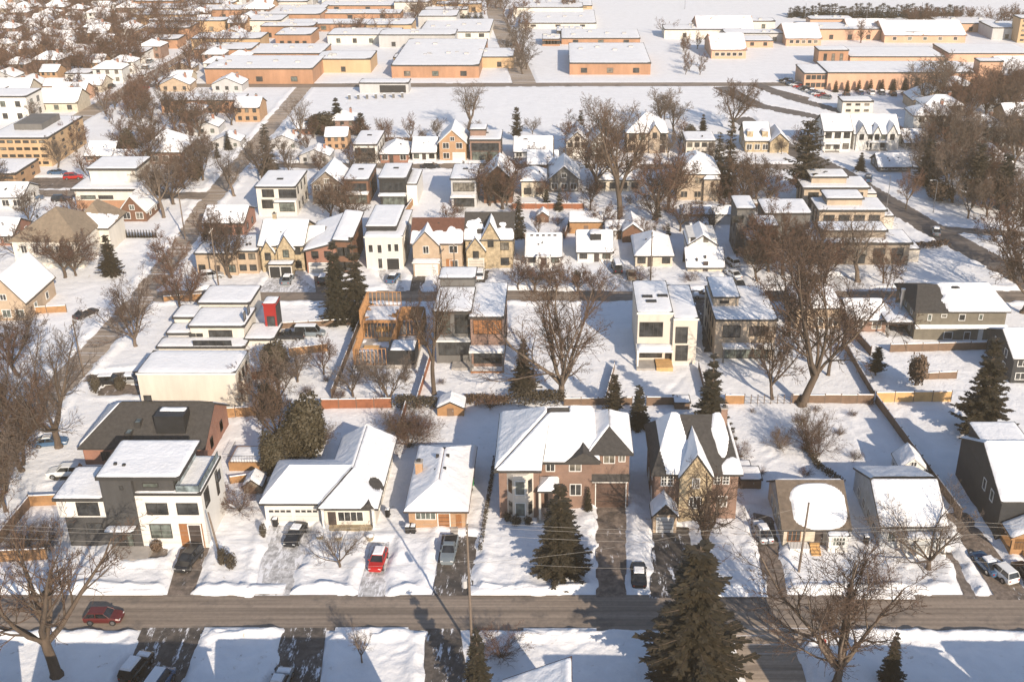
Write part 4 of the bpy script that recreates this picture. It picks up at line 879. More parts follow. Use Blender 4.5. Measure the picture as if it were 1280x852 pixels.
h.box(h.x1+.02, h.x1+3.2, 2, 11, 0, 5.0, 'stone', 'wall'); h.gabx(h.x1+.02, h.x1+3.2, 2, 11, 5.0, 2.2, wall='stone', ov=.2, c=1.1)
h = House('red brown house with two tilted snow roofs, behind the two tall spruces', 385, 440, 343, name='modern_house')
z1 = h.z(309); z2 = h.z(300); xm = h.x(420, 320); d = 14
h.box(h.x0, xm, 0, d, 0, z1-.3, 'redbrick'); h.box(xm+.01, h.x1, .4, d+1, 0, z2-.3, 'siding_brown')
for (a, b, za, zb_, y0, y1) in ((h.x0-.5, xm, z1-.4, z1+2.0, -.6, d), (xm-.5, h.x1+.6, z2+.4, z2+.2, -.4, d+1)):
    p = [(a,y0,za-.2),(b,y0,zb_-.9 if a < xm-1 else zb_-.2),(b,y1,zb_+.6),(a,y1,za+.9)]; q = h.solid([p], .3, 'fascia'); h.snow([p], q, c=1.1, n=.15, dips=['LRBT'], res=.5)
m = MB(); m.prism([(h.x0,0,z1-.31),(xm,0,z1-.31),(xm,0,z1+.6)], [(h.x0,d,z1-.31),(xm,d,z1-.31),(xm,d,z1+.6)], 'redbrick'); m.build('gable', h.root)
h.door(h.x(387,335), h.x(410,335), .05, 2.4, 0, 'palegrey', 'garage_door'); h.rows(h.x0+.5, xm-.3, [3.6], 2, 1.2, 1.2); h.rows(xm+.5, h.x1-.3, [.8, 3.8], 2, 1.3, 1.6, at=.4)
h = House('tall cream stucco house with dark upright windows and a dark strip along its flat roof', 459, 505, 337, name='modern_house', frame='whitetrim')
ze = h.z(297); d = h.dep(264, ze)
h.box(h.x0, h.x1, 0, d, 0, ze, 'ivory'); h.flat(h.x0, h.x1, 0, d, ze, th=.3, ov=.2, edge='whitetrim', n=.1, res=.6); xq = h.x0+h.w*.8; h.box(h.x0-.05, xq, 2.6, d-.5, ze+.31, ze+1.2, 'black', 'upper_wall'); h.flat(h.x0-.05, xq, 2.6, d-.5, ze+1.2, th=.3, ov=.2, n=.08)
for q in ((461,306,466,315),(472,306,477,316),(485,305,489,314),(493,305,498,314),(473,323,478,335)): h.wp(*q, nx=1)
h.door(h.x(484,330), h.x(499,330), .05, h.z(323), 0, 'black', 'garage_door'); h.rows(2, d-2, [1, 4.5], 4, .8, 1.5, 'r', h.x1, nx=1)
h = trad('tan brick house with left front gable, white garage and brown patched roof', 517, 578, 339, 303, 11, 'tanbrick', 'x', 3.2, 'redroof', n=3, fr='whitetrim', c=.82, top=.6, dips=['LRB', 'LRB'])
gfront(h, .02, .55, h.ze-.3, 2.8, wall='tanbrick', mat='redroof'); x0, x1 = h.x(519,335), h.x(551,335); h.box(x0, x1, -2.6, -.62, 0, 2.7, 'tanbrick', 'wall'); h.flat(x0, x1, -2.6, -.9, 2.7, th=.3, ov=.2, edge='whitetrim'); h.door(x0+.4, x1-.4, .05, 2.35, -2.6, 'whitedoor', 'garage_door'); h.door(h.x(558,335), h.x(566,335), .3, 2.6, 0, 'doorwood')
h = trad('yellow stone house with a steep front gable and charcoal roof beside the narrow spruce', 583, 641, 336, 298, 11, 'stone', 'x', 3.6, 'shingle', n=3, door=.55, fr='fascia', c=.72, top=.5)
gfront(h, .02, .42, h.ze-2.2, 2.6, wall='stone'); gfront(h, .34, .74, h.ze+.1, 3.4, wall='stone', pr=.3); h.door(h.x0+h.w*.06, h.x0+h.w*.38, .05, 2.4, -.6, 'cream', 'garage_door')
h = trad('small white cottage with a row of roof vents, right of the narrow spruce', 658, 701, 333, 320, 12, 'siding_white', 'x', 2.6, n=3, door=.5, fr='doordark', c=1.1, porch=(.3, .7))
for i in range(5): h.bump_(h.x0+h.w*(.15+.17*i), 5.2, h.ze+1.8, .6, .4, .8)
h = trad('white bungalow with a dark dormer window in its snow roof', 722, 765, 328, 314, 10, 'siding_white', 'x', 2.6, n=3, door=.55, fr='doordark', c=1.1)
m = MB(); m.box(-.9, 1.3, 2.4, 5, h.ze+.8, h.ze+2.9, 'black'); o = m.build('dormer', h.roof); h.snow([[(-1,2.2,h.ze+2.92),(1.4,2.2,h.ze+2.92),(1.4,5,h.ze+2.92),(-1,5,h.ze+2.92)]], o, c=1.2, n=.1, dips=['LRBT'], res=.3)
trad('cream bungalow with a hipped snow roof behind a utility pole', 794, 840, 334, 319, 11, 'siding_cream', 'hip', 2.6, n=3, door=.4, fr='doordark', c=1.1, dips=['BT', 'B', 'B', 'B'])
h = trad('white cottage with a broad snow roof and two little attic windows', 859, 904, 340, 333, 5, 'siding_cream', 'x', 2.4, n=3, door=.5, fr='doordark', c=1.1, ridge=.8)
h.box(h.x0+.5, h.x1-1.0, 4.0, 12, 0, h.z(298, 4), 'siding_white'); zz = h.z(304, 4); h.gaby(h.x0+.5, h.x1-1, 4.0, 12, h.z(305, 4), 1.9, wall='siding_white', c=1.1)
for q in ((864,297,869,302),(880,297,885,302)): h.wp(*q, dy=4.0, nx=1)
# dark stepped modern house
h = House('dark grey stepped modern house with several small flat roofs, beside the snowy lane', 912, 962, 332, name='modern_house')
Y = h.Y
blk(912, 933, 6, 262, 8, 'greywall'); blk(928, 945, 0, 302, 5.5, 'taupe'); blk(940, 962, 1, 284, 6, 'greywall'); q = blk(946, 1000, 9, 268, 9, 'greywall')
for a_ in ((930,306,943,312),(930,318,943,326)): h.wp(*a_, nx=2)
for a_ in ((944,290,958,297),(944,305,958,314)): h.wp(*a_, dy=1, nx=3)
h.wp(916, 270, 929, 278, dy=6, nx=2); h.rows(1, 13, [1, 4.5], 4, .8, 1.5, 'l', WY(912,400,Y+6)[0]-h.ox, nx=1)
# wide staggered houses by the right road
for lab, xl, xr, yb, yt, d, wl, k in (('wide brown brick flat roofed house nearest the front of the three staggered modern houses', 1014, 1134, 332, 305, 7, 'taupe', 5), ('brown flat roofed house in the middle of the three staggered modern houses', 1022, 1103, 290, 264, 8, 'beige', 4), ('long low tan house furthest back of the three staggered modern houses', 1003, 1082, 262, 236, 8, 'beige', 4)):
    h = House(lab, xl, xr, yb, name='modern_house'); ze = h.z(yt); h.box(h.x0, h.x1, 0, d, 0, ze, wl); h.flat(h.x0, h.x1, 0, d, ze, th=.45, ov=.5, n=.15, res=.6)
    h.box(h.x0+2, h.x1-4.5, d*.3, d, ze+.5, ze+1.9, wl); r = h.roof; h.flat(h.x0+2, h.x1-4.5, d*.3, d, ze+1.9, th=.35, ov=.4, n=.1, res=.6)
    h.rows(h.x0+.5, h.x1-.5, [ze-2.4], k, 2.2, 1.5, nx=3); h.rows(h.x0+.5, h.x1-.5, [.6], k, 1.8, 1.8, nx=2); h.rows(1, d-1, [1, ze-2.3], 2, 1, 1.4, 'l', h.x0)
    h.box(h.x1+.02, h.x1+2.6, 1.5, d-1, 0, ze-1.8, 'cream', 'wall'); h.flat(h.x1+.1, h.x1+2.6, 1.5, d-1, ze-1.8, th=.3, ov=.1)
# left of them
h = trad('orange brown brick house with a plain snow roof beside the left road', 256, 306, 297, 278, 10, 'redbrick', 'x', 2.0, n=4, fr='fascia', c=1.1)
trad('low tan flat roofed bungalow behind two bare trees by the left road', 248, 298, 345, 318, 10, 'tanbrick', 'flat', n=4, fr='fascia', door=.5, res=.6)
trad('small tan side house with flat snow roof left of the twin gabled stone house', 299, 324, 343, 315, 9, 'tanbrick', 'flat', n=2, fr='fascia', res=.6)
# sheds between
shed('brown garden shed with snowy roof behind the small white cottage', 671, 686, 279, 270, 3, 'siding_brown', 1.0)
shed('grey garden shed with snow roof below the tall bare tree', 757, 790, 300, 288, 6, 'palegrey', 1.0, 'x')
shed('narrow brown gabled coach house right of the tall bare tree', 778, 803, 304, 289, 8, 'siding_brown', 1.6)
shed('orange timber lean-to with long snow roof in the middle yards', 712, 753, 293, 277, 5, 'cedar', 1.2, 'x')
shed('long low garage with white roof behind the white cottage with attic windows', 852, 915, 282, 268, 6, 'palegrey', .8, 'x')
shed('small white shed on the cross lane above the long low garage', 862, 885, 290, 281, 4, 'siding_white', .8, 'x')
OCC = []
# ================================================================ fourth row, backs towards the camera
h = House('white two storey cube house with large dark rear windows, behind the twin gabled stone house', 324, 372, 270, name='modern_house')
ze = h.z(235); d = h.dep(215, ze); h.box(h.x0, h.x1, 0, d, 0, ze, 'ivory'); h.flat(h.x0, h.x1, 0, d, ze, th=.4, n=.3, c=.95, res=.6); h.bump_(0, 5, ze+.3, 1.4, .9, .4, 'black', 'skylight')
for q in ((328,237,342,246),(349,237,370,247),(328,250,341,260)): h.wp(*q, nx=3)
h.box(h.x(345,250), h.x1+.3, -1.6, -.02, h.z(250), h.z(247.5), 'whitetrim', 'balcony'); h.wp(350, 254, 368, 264, nx=4, glass='glasspale'); h.rows(1, d-1, [1, 4.5], 3, .8, 1.5, 'r', h.x1, nx=1)
h = trad('grey brown gabled house with a snowy porch roof, right of the white cube house', 392, 430, 256, 230, 11, 'taupe', 'y', 3.0, n=3, door=.3, fr='whitetrim', c=1.0)
def rearcube(lab, xl, xr, yb, yt, yback, wall, fr='fascia', glass='glass', ledge=True, side='r', n=4):
    h = House(lab, xl, xr, yb, name='modern_house'); ze = h.z(yt); d = max(5, h.dep(yback, ze)); h.box(h.x0, h.x1, 0, d, 0, ze, wall); h.flat(h.x0, h.x1, 0, d, ze, th=.4, n=.2, res=.6); r = h.roof
    h.bump_(0, d*.6, ze+.3, 1.2, .8, .4, 'black', 'skylight'); h.win(h.x0+.5, h.x1-.5, ze-2.6, ze-.7, 'f', 0, nx=n, fr=fr, glass=glass); h.win(h.x0+.6, h.x1-.6, .4, 2.6, 'f', 0, nx=n, fr=fr, glass=glass)
    if ledge: h.box(h.x0-.1, h.x1+.1, -1.9, -.02, 3.0, 3.3, 'whitetrim', 'balcony'); h.snow([[(h.x0,-1.8,3.3),(h.x1,-1.8,3.3),(h.x1,-.1,3.3),(h.x0,-.1,3.3)]], h.root, c=1.1, n=.1, dips=['LRBT'])
    h.rows(1, d-1, [1, ze-2.4], 3, .8, 1.4, side, h.x1 if side == 'r' else h.x0, nx=1); return h
rearcube('red brown cube house with a snowy balcony, left of the black glazed house', 433, 462, 256, 226, 207, 'siding_brown')
h = rearcube('black glazed house with white side wall beside the curved orange fence', 476, 509, 258, 224, 206, 'black')
h.box(h.x1+.02, h.x1+2.4, .5, 12, 0, h.z(232), 'white', 'wall'); h.flat(h.x1+.1, h.x1+2.4, .5, 12, h.z(232), th=.3, ov=.1)
rearcube('pale grey cube house with two dark glazed bands, right of the empty snowy yard', 565, 596, 260, 225, 207, 'palegrey', side='l')
trad('dark brown gabled house screened by brown branches, right of the pale grey cube house', 605, 641, 255, 224, 11, 'siding_brown', 'y', 3.2, n=2, fr='fascia', c=.7)
trad('cream house with hipped snow roof, left of the grey gabled house', 652, 682, 247, 226, 9, 'siding_cream', 'hip', 1.8, n=2, fr='doordark', c=1.1)
trad('grey gabled house with snow on both roof slopes above a snowy yard', 687, 723, 241, 223, 11, 'greywall', 'y', 3.0, n=3, fr='whitetrim', c=1.1)
trad('cream low house with a long snow roof behind the tall bare tree', 746, 800, 240, 224, 10, 'siding_cream', 'x', 2.2, n=4, fr='doordark', c=1.1)
trad('low white house with orange timber side behind the cream hipped house', 660, 697, 219, 205, 9, 'siding_white', 'x', 2.2, n=3, fr='doordark', c=1.1)
h = trad('beige two storey house with big hipped snow roof left of the dark pines', 846, 897, 251, 217, 13, 'beige', 'hip', 3.2, n=3, fr='beige', c=1.1, th=.25)
h.bump_(1, 3.4, h.ze+1.3, .7, .7, .9); h.box(h.x1-3.5, h.x1+.02, -1, -.01, 0, h.ze-1, 'beige', 'wall'); h.hip(h.x1-3.5, h.x1, -1, 2, h.ze-1, 1.2, c=1.1, ov=.3)
# fifth row beyond the third street, fronts facing the camera
rearcube('white cube house with dark side windows at the end of the park row', 443, 472, 204, 182, 165, 'white', ledge=False)
trad('brick house with a plain hipped snow roof between two white houses by the park', 476, 510, 204, 192, 10, 'redbrick', 'hip', 2.2, n=3, door=.4, c=1.1)
trad('low white house with snow roof left of the orange brick house with white gable', 516, 545, 202, 190, 10, 'siding_white', 'x', 2.6, n=3, door=.5, c=1.1, fr='doordark')
h = trad('orange brick house with a white edged front gable beside the park', 550, 583, 202, 177, 10, 'orangebrick', 'y', 3.2, n=2, garage=(.5, .95), c=.85, edge='whitetrim', fr='whitetrim')
h = rearcube('dark brown cube house with stepped roof beside the orange brick gabled house', 588, 626, 202, 176, 164, 'brownbrick', ledge=False); h.box(h.x0, 0, 3, 8, h.z(176)+.4, h.z(176)+2, 'brownbrick'); h.flat(h.x0, 0, 3, 8, h.z(176)+2)
trad('low grey house with a wide snow roof half hidden by bare shrubs', 643, 690, 200, 189, 10, 'palegrey', 'x', 2.6, n=4, door=.4, c=1.0)
trad('cream gabled house with a row of top windows left of the grey arched house', 708, 735, 199, 177, 11, 'cream', 'y', 2.6, n=3, garage=(.3, .9), c=1.1, fr='doordark')
h = trad('grey house with rounded double gable among bare trees', 738, 762, 203, 178, 11, 'greywall', 'y', 2.6, n=2, garage=(.2, .8), c=.9, gmat='garagebrown')
h = trad('large brown stone house with steep hipped snow roof and a small front gable', 783, 834, 192, 166, 12, 'beige', 'hip', 4.2, n=4, c=1.1, fr='fascia', garage=(.7, .95), gmat='garagebrown')
gfront(h, .55, .8, h.ze+.4, 2.0, wall='beige')
trad('cream house with dark windows half hidden by shrubs right of the large stone house', 857, 893, 198, 177, 9, 'cream', 'flat', n=4, fr='fascia', c=1.1)
h = trad('yellow house with two roof dormers and a side gable near the dark pine', 931, 961, 191, 175, 11, 'stone', 'x', 3.4, n=3, c=1.1, fr='whitetrim')
for a_ in (-2, 2): m = MB(); m.box(a_-.8, a_+.8, .6, 4, h.ze, h.ze+2.2, 'stone'); o = m.build('dormer', h.roof); h.snow([[(a_-.9,.5,h.ze+2.22),(a_+.9,.5,h.ze+2.22),(a_+.9,4,h.ze+2.22),(a_-.9,4,h.ze+2.22)]], o, c=1.2, n=0, dips=['LRBT'], res=.3)
h.box(h.x1+.02, h.x1+5, -1, 8, 0, 3.4, 'stone', 'wall'); h.gaby(h.x1+.02, h.x1+5, -1, 8, 3.4, 2.2, wall='stone', c=1.1)
h = trad('white house with broad porch roof left of the white house with gables', 1028, 1062, 190, 163, 11, 'siding_white', 'x', 3.0, n=3, c=1.2, fr='fascia', porch=(.0, .6))
h = trad('large white house with three front gables beyond the right road', 1066, 1122, 188, 167, 12, 'siding_white', 'x', 3.6, n=4, c=1.1, fr='fascia', porch=(.3, .75))
gfront(h, .04, .26, h.ze+.2, 2.4, wall='siding_white'); gfront(h, .40, .58, h.ze+.2, 2.0, wall='siding_white'); gfront(h, .72, .94, h.ze+.2, 2.4, wall='siding_white')
h = trad('dark walled house with a hipped snow roof hidden among the right hand trees', 1228, 1262, 222, 203, 11, 'siding_dark', 'hip', 3.0, n=3, c=1.0, fr='whitetrim')
trad('low white roofed house behind the three gabled white house', 1130, 1162, 187, 178, 9, 'siding_white', 'x', 2.4, n=3, c=1.2, fr='fascia')
trad('snow roofed cottage near the white gabled houses, below the school parking', 1098, 1138, 216, 208, 8, 'greywall', 'x', 2.2, n=3, c=1.2)
trad('white roofed bungalow at the right edge behind the dark trees', 1262, 1300, 268, 256, 9, 'siding_white', 'hip', 2.0, n=3, c=1.2)
# ================================================================ left of the left road
def block(lab, xl, xr, yb, yt, yback, wall, n=5, st=3, rz=0, name='building', cat='building', snow=True, wins=True, edge='fascia', ww=1.3, side=True, **k):
    h = House(lab, xl, xr, yb, name=name, cat=cat, rz=rz, frame='fascia'); ze = h.z(yt); d = max(4, h.dep(yback, ze)); h.ze = ze; h.d = d
    h.box(h.x0, h.x1, 0, d, 0, ze, wall)
    kw = dict(th=.45, ov=.15, n=.1, res=max(1.0, d/25), edge=edge); kw.update(k); h.flat(h.x0, h.x1, 0, d, ze, **kw)
    if wins:
        sh = ze/st
        for i in range(st):
            h.rows(h.x0+.5, h.x1-.5, [i*sh+.9], n, ww, min(1.5, sh-1.3), nx=1)
            if side: h.rows(1, d-1, [i*sh+.9], max(2, int(d/5)), ww, min(1.5, sh-1.3), 'r', h.x1, nx=1)
    return h
h = block('four storey tan brick apartment block with dark roof plant at the left edge', -8, 66, 209, 174, 147, 'tan', 7, 4, rz=0)
h.box(h.x0+4, h.x1-4, h.d*.3, h.d*.8, h.ze+.5, h.ze+2.2, 'greywall', 'roof_plant')
block('orange brick shop building with a red band below its snow roof at the left edge', -30, 22, 236, 219, 200, 'orangebrick', 6, 2)
h = House('long white two tier flat roofed building with an orange base', 97, 174, 262, name='building', cat='building'); z1 = h.z(238); z2 = h.z(222)
h.box(h.x0, h.x1, 0, 13, 0, 2.2, 'brickfar', label='orange base wall'); h.box(h.x0+.02, h.x1-.02, .03, 13, 2.21, z1, 'ivory'); h.flat(h.x0, h.x1, 0, 13, z1, th=.5, ov=.6, n=.1); h.box(h.x0+2.5, h.x1-1, 4, 13, z1+.5, z2+.6, 'ivory', label='upper tier wall'); h.flat(h.x0+2.5, h.x1-1, 4, 13, z2+.6, th=.5, ov=.5, n=.1)
h.rows(h.x0+1, h.x0+9, [2.6], 2, 3.2, .7, nx=3); 
h = trad('large beige hall with a bare tan hipped roof at the left', 22, 106, 336, 300, 14, 'ivory', 'hip', 4.6, 'tanroof', n=1, wins=False, snow=False, edge='tanroof'); h.rows(h.x0+1, h.x1-1, [3.4], 5, 1.0, 1.4); h.hip(h.x0+8, h.x1+2, 9, 19, h.ze-.6, 4.2, 'tanroof', c=.55, n=.5); h.box(h.x1+.02, h.x1+2, 9.5, 18, 0, h.ze-.7, 'ivory', 'wall')
trad('red brown gabled chalet with snow roof behind a row of clipped cedars', 152, 184, 278, 263, 9, 'siding_brown', 'y', 3.4, n=2, fr='whitetrim', c=1.2, edge='whitetrim')
trad('stone gabled house with snow roof at the left edge below the beige hall', -14, 36, 402, 376, 12, 'tanbrick', 'y', 4.5, 'tanroof', n=3, fr='whitetrim', c=.8)
trad('brown roofed villa with wide snowy slopes behind the chalet', 176, 228, 206, 190, 13, 'rosebrick', 'hip', 4.0, 'tanroof', n=4, c=.75, n_=0) if 0 else trad('brown roofed villa with wide snowy slopes behind the chalet', 176, 228, 206, 190, 13, 'rosebrick', 'hip', 4.0, 'tanroof', n=4, c=.75)
block('long orange brick row building with white piers near the park', 203, 303, 142, 127, 119, 'brickfar', 9, 2, ww=1.0)
block('low white flat building with a dark glazed corner at the left edge', -40, 38, 152, 122, 112, 'white', 4, 2)
block('white cube building with dark windows left of the arterial road', 83, 113, 104, 93, 87, 'white', 3, 2)
block('plain white shed building with yellow sign band by the arterial road', 140, 182, 80, 67, 60, 'white', 0, 1, wins=False)
trad('cream gabled house with orange timber side beside the arterial road', 140, 176, 216, 206, 9, 'ivory', 'x', 2.6, n=3, c=1.2)
trad('low brown house with snow roof between the tan apartments and a small conifer', 108, 142, 204, 194, 9, 'rosebrick', 'x', 2.4, n=3, c=1.2)
trad('dark red bungalow in trees at the left edge beside the beige hall', -22, 18, 308, 294, 9, 'redbrick', 'x', 2.2, n=3, c=.9)
trad('white bungalow with snowy roof at the left edge above the shop row', -12, 30, 262, 246, 9, 'siding_white', 'x', 2.0, n=3, c=1.2)
# ================================================================ factories north of the park
def factory(lab, xl, xr, yb, yt, yback, wall='brickfar', n=5, **k):
    h = block(lab, xl, xr, yb, yt, yback, wall, n if (xr-xl) < 90 else 3, 1, name='factory', cat='factory', ww=2.0, side=False, **k)
    for i in range(4): h.bump_(h.x0+h.w*(.15+.22*i), h.d*R.uniform(.3, .8), h.ze+.3, 1.6, 1.2, .8, 'palegrey')
    return h
factory('orange brick factory with a plain white roof, left of the tree lined road', 490, 599, 98, 83, 50)
factory('orange brick factory with a dark side wall, right of the tree lined road', 712, 813, 94, 80, 55)
h = factory('long orange brick factory nearest the left of the park', 258, 392, 105, 87, 71)
factory('low white roofed factory wing behind the long left factory', 296, 402, 76, 68, 56)
factory('thin orange walled factory behind the dark sided factory', 702, 800, 56, 49, 38)
factory('grey block on the thin orange factory row', 696, 728, 46, 40, 34, 'greywall', 2)
factory('long low factory with an orange front in the upper row of sheds', 344, 466, 40, 31, 25)
factory('long factory with white canopy in the second upper row of sheds', 376, 500, 26, 18, 13)
factory('white roofed factory left of the upper tree lined road', 525, 612, 49, 41, 25, 'ivory')
factory('topmost long factory roof at the picture top left of centre', 400, 520, 14, 8, 2)
factory('long white roofed works right of the tree lined road at the top', 650, 745, 36, 30, 14, 'ivory')
factory('narrow works at the picture top right of the tree lined road', 655, 740, 12, 8, 1, 'tan')
factory('small orange brick workshop beside the tree lined road', 678, 700, 58, 50, 44)
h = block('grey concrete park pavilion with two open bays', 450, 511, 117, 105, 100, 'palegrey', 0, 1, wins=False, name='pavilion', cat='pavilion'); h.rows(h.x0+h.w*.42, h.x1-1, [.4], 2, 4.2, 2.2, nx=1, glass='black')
R2 = random.Random(5); FX = [(o.location.x, o.location.y) for o in SC.objects if o.get('category') in ('factory',)]
kk = 0
for lab, fx, fy, n_, wl in (('low snow roofed workshop among the factories', (345, 735), (6, 60), 17, ('brickfar', 'ivory', 'tan', 'palegrey')), ('low flat shed beyond the school roofs', (870, 1280), (33, 54), 9, ('peach', 'ivory', 'palegrey')), ('flat roofed yard building left of the long factory', (190, 330), (10, 75), 12, ('ivory', 'brickfar', 'tan')), ('small flat building by the park road', (380, 700), (84, 98), 5, ('tan', 'palegrey'))):
    t = 0; c = 0
    while c < n_ and t < 900:
        t += 1; x, y = R2.uniform(*fx), R2.uniform(*fy); g_ = W(x, y)
        if abs(g_[0]+143) < 12 or abs(g_[1]-376) < 9 or any(abs(g_[0]-a) < 21 and abs(g_[1]-b) < 16 for a, b in FX) or abs(g_[0]-(-12-(g_[1]-377)*.12)) < 12: continue
        FX.append(g_[:2]); OCC.append(g_[:2]); w_ = R2.uniform(14, 34)*FP/(g_[1]*1.02); hh = R2.uniform(3.2, 4.8)
        h = House(lab, x-w_/2, x+w_/2, y, name='workshop', cat='workshop', group=lab+'s'); d = R2.uniform(8, 18); wm = R2.choice(wl)
        h.box(h.x0, h.x1, 0, d, 0, hh, wm); h.flat(h.x0, h.x1, 0, d, hh, th=.4, ov=.15, res=2.0, n=.3)
        h.rows(h.x0+1, h.x1-1, [.6], R2.randint(1, 4), 1.4, 1.6, nx=1)
        for i in range(3): h.bump_(h.x0+h.w*R2.uniform(.15, .85), d*R2.uniform(.2, .8), hh+.3, 1.4, 1.1, .8, 'palegrey')
        c += 1
# school complex on the right
block('long pale orange school wing with a row of conifers along its wall', 1033, 1216, 113, 92, 78, 'peach', 0, 1, wins=False)
block('low school entrance block with dark openings left of the long wing', 1004, 1034, 112, 93, 82, 'peach', 4, 2)
h = block('bright orange brick block with upright dark slots above the school wing', 1022, 1059, 82, 64, 59, 'brickfar', 0, 1, wins=False); h.rows(h.x0+1, h.x1-1, [1], 3, 1.0, h.ze-2, nx=1)
block('tall pale orange stair block at the end of the school wing', 1220, 1249, 110, 78, 74, 'peach', 0, 1, wins=False)
block('school hall with plain white roof behind the orange brick block', 1062, 1180, 80, 72, 60, 'peach', 0, 1, wins=False)
block('flat school wing with pale roof at the right of the hall', 1185, 1290, 78, 68, 56, 'peach', 0, 1, wins=False, snow=True, deck='salmonroof')
for lab, a in (('peach walled gabled school block left of the school car park', (889, 932, 74, 62)), ('wide pink roofed block at the top of the school grounds', (1105, 1206, 54, 44)), ('pink roofed block left of the widest school roof', (1062, 1112, 50, 42)), ('pink roofed block above the orange brick block', (982, 1026, 58, 48)), ('peach block with sloping snow roof left of the school', (872, 942, 48, 38)), ('white gabled gym roof at the right edge', (1252, 1300, 112, 94))):
    h = trad(lab, a[0], a[1], a[2], a[3], 22, 'peach', 'x', 4.0, 'salmonroof', n=1, wins=False, c=.62, n_=0, name='school_block', cat='school') if 0 else trad(lab, a[0], a[1], a[2], a[3], 22, 'peach', 'x', 4.0, 'salmonroof', n=1, wins=False, c=.66, res=1.2, name='school_block', cat='school')
    h.rows(h.x0+1, h.x1-1, [1.2], 5, 1.5, 1.2, nx=1)
block('small white flat roofed lodge below the school car park', 1052, 1090, 143, 128, 122, 'ivory', 3, 2)
block('tan tower block at the top right edge', 1271, 1290, 54, 24, 20, 'tan', 2, 5)
block('low snow roofed store between the pink roofs and the park', 930, 966, 60, 52, 46, 'peach', 2, 1)
block('long low white shed beyond the school roofs', 985, 1060, 40, 35, 31, 'ivory', 0, 1, wins=False)
# ================================================================ crowded far suburb
def farhouse(w, d, ze, rh, wall, rmat, kind, c):
    h = House('x', 600, 620, 200, name='suburb_house', cat='house'); h.root.location = (0, 0, 0); h.x0, h.x1 = -w/2, w/2; h.w = w
    h.box(-w/2, w/2, 0, d, 0, ze, wall)
    k = dict(c=c, n=.25, res=1.1, th=.25)
    {'x': h.gabx, 'y': h.gaby, 'hip': h.hip}[kind](-w/2, w/2, 0, d, ze, rh, rmat, **({} if kind == 'hip' else {'wall': wall}), **k)
    r = h.roof; h.chim(w*.25, d*.6, ze, ze+rh+.7, .8, 'redbrick', r)
    h.rows(-w/2+.4, w/2-.4, [1.0] if ze < 4 else [1.0, 3.9], 3, 1.2, 1.3, nx=1)
    return h.root
FH = []
for i in range(9):
    wl, cw = (('redbrick','red brick'),('siding_white','white'),('tanbrick','tan brick'),('orangebrick','orange brick'),('siding_cream','cream'),('brownbrick','brown brick'),('palegrey','pale grey'),('rosebrick','rose brick'),('peach','peach'))[i]
    kd = ('x','hip','y','x','x','hip','y','hip','x')[i]
    FH.append((farhouse(R.uniform(9, 13), R.uniform(8, 11), (3.2, 5.8)[i % 2], R.uniform(2.2, 3.2), wl, ('shingle','tanroof','redroof')[i % 3], kd, (.8, 1.1, 1.15)[i % 3]), cw, {'x':'long gabled','y':'front gabled','hip':'hipped'}[kd]))
OCC = OCC+[(o.location.x, o.location.y) for o in SC.objects if o.type == 'EMPTY' and o.parent is None and o.get('category') in ('house','building','factory','school')]
def suburb(n, fx, fy, where, grp, rz=0, mind=12.5, sc=(.85, 1.1)):
    k = 0; t = 0
    while k < n and t < n*60:
        t += 1
        x, y = W(R.uniform(*fx), R.uniform(*fy))[:2]
        if abs(x+144.5) < 9 or abs(y-375) < 8 or (-90 < x < -77): continue
        y = round(y/14)*14+R.uniform(-1.5, 1.5)
        if any((x-a)**2+(y-b)**2 < mind**2 for a, b in OCC): continue
        OCC.append((x, y)); f, cw, kd = R.choice(FH)
        place(f, (x, y, 0), 'small %s %s house in the %s' % (cw, kd, where), R.uniform(-.06, .06)+rz, R.uniform(*sc), grp); k += 1
suburb(150, (-40, 300), (-4, 118), 'upper left suburb', 'small houses of the upper left suburb', mind=9.5, sc=(.6, .85))
suburb(16, (-30, 120), (120, 146), 'streets above the tan apartment block', 'small houses above the tan apartments')
suburb(14, (190, 330), (2, 50), 'blocks beside the far arterial road', 'small houses beside the far arterial road')
suburb(4, (225, 330), (160, 215), 'wooded blocks left of the park', 'small houses in the wooded blocks left of the park', sc=(.6, .8))
suburb(5, (335, 440), (176, 205), 'blocks at the lower left park corner', 'small houses at the lower left park corner', sc=(.6, .8))
suburb(7, (1145, 1300), (120, 190), 'wood on the right', 'small houses in the wood on the right')
for f, cw, kd in FH:
    if not f.get('_used'): 
        for c in list(f.children_recursive)+[f]: bpy.data.objects.remove(c)
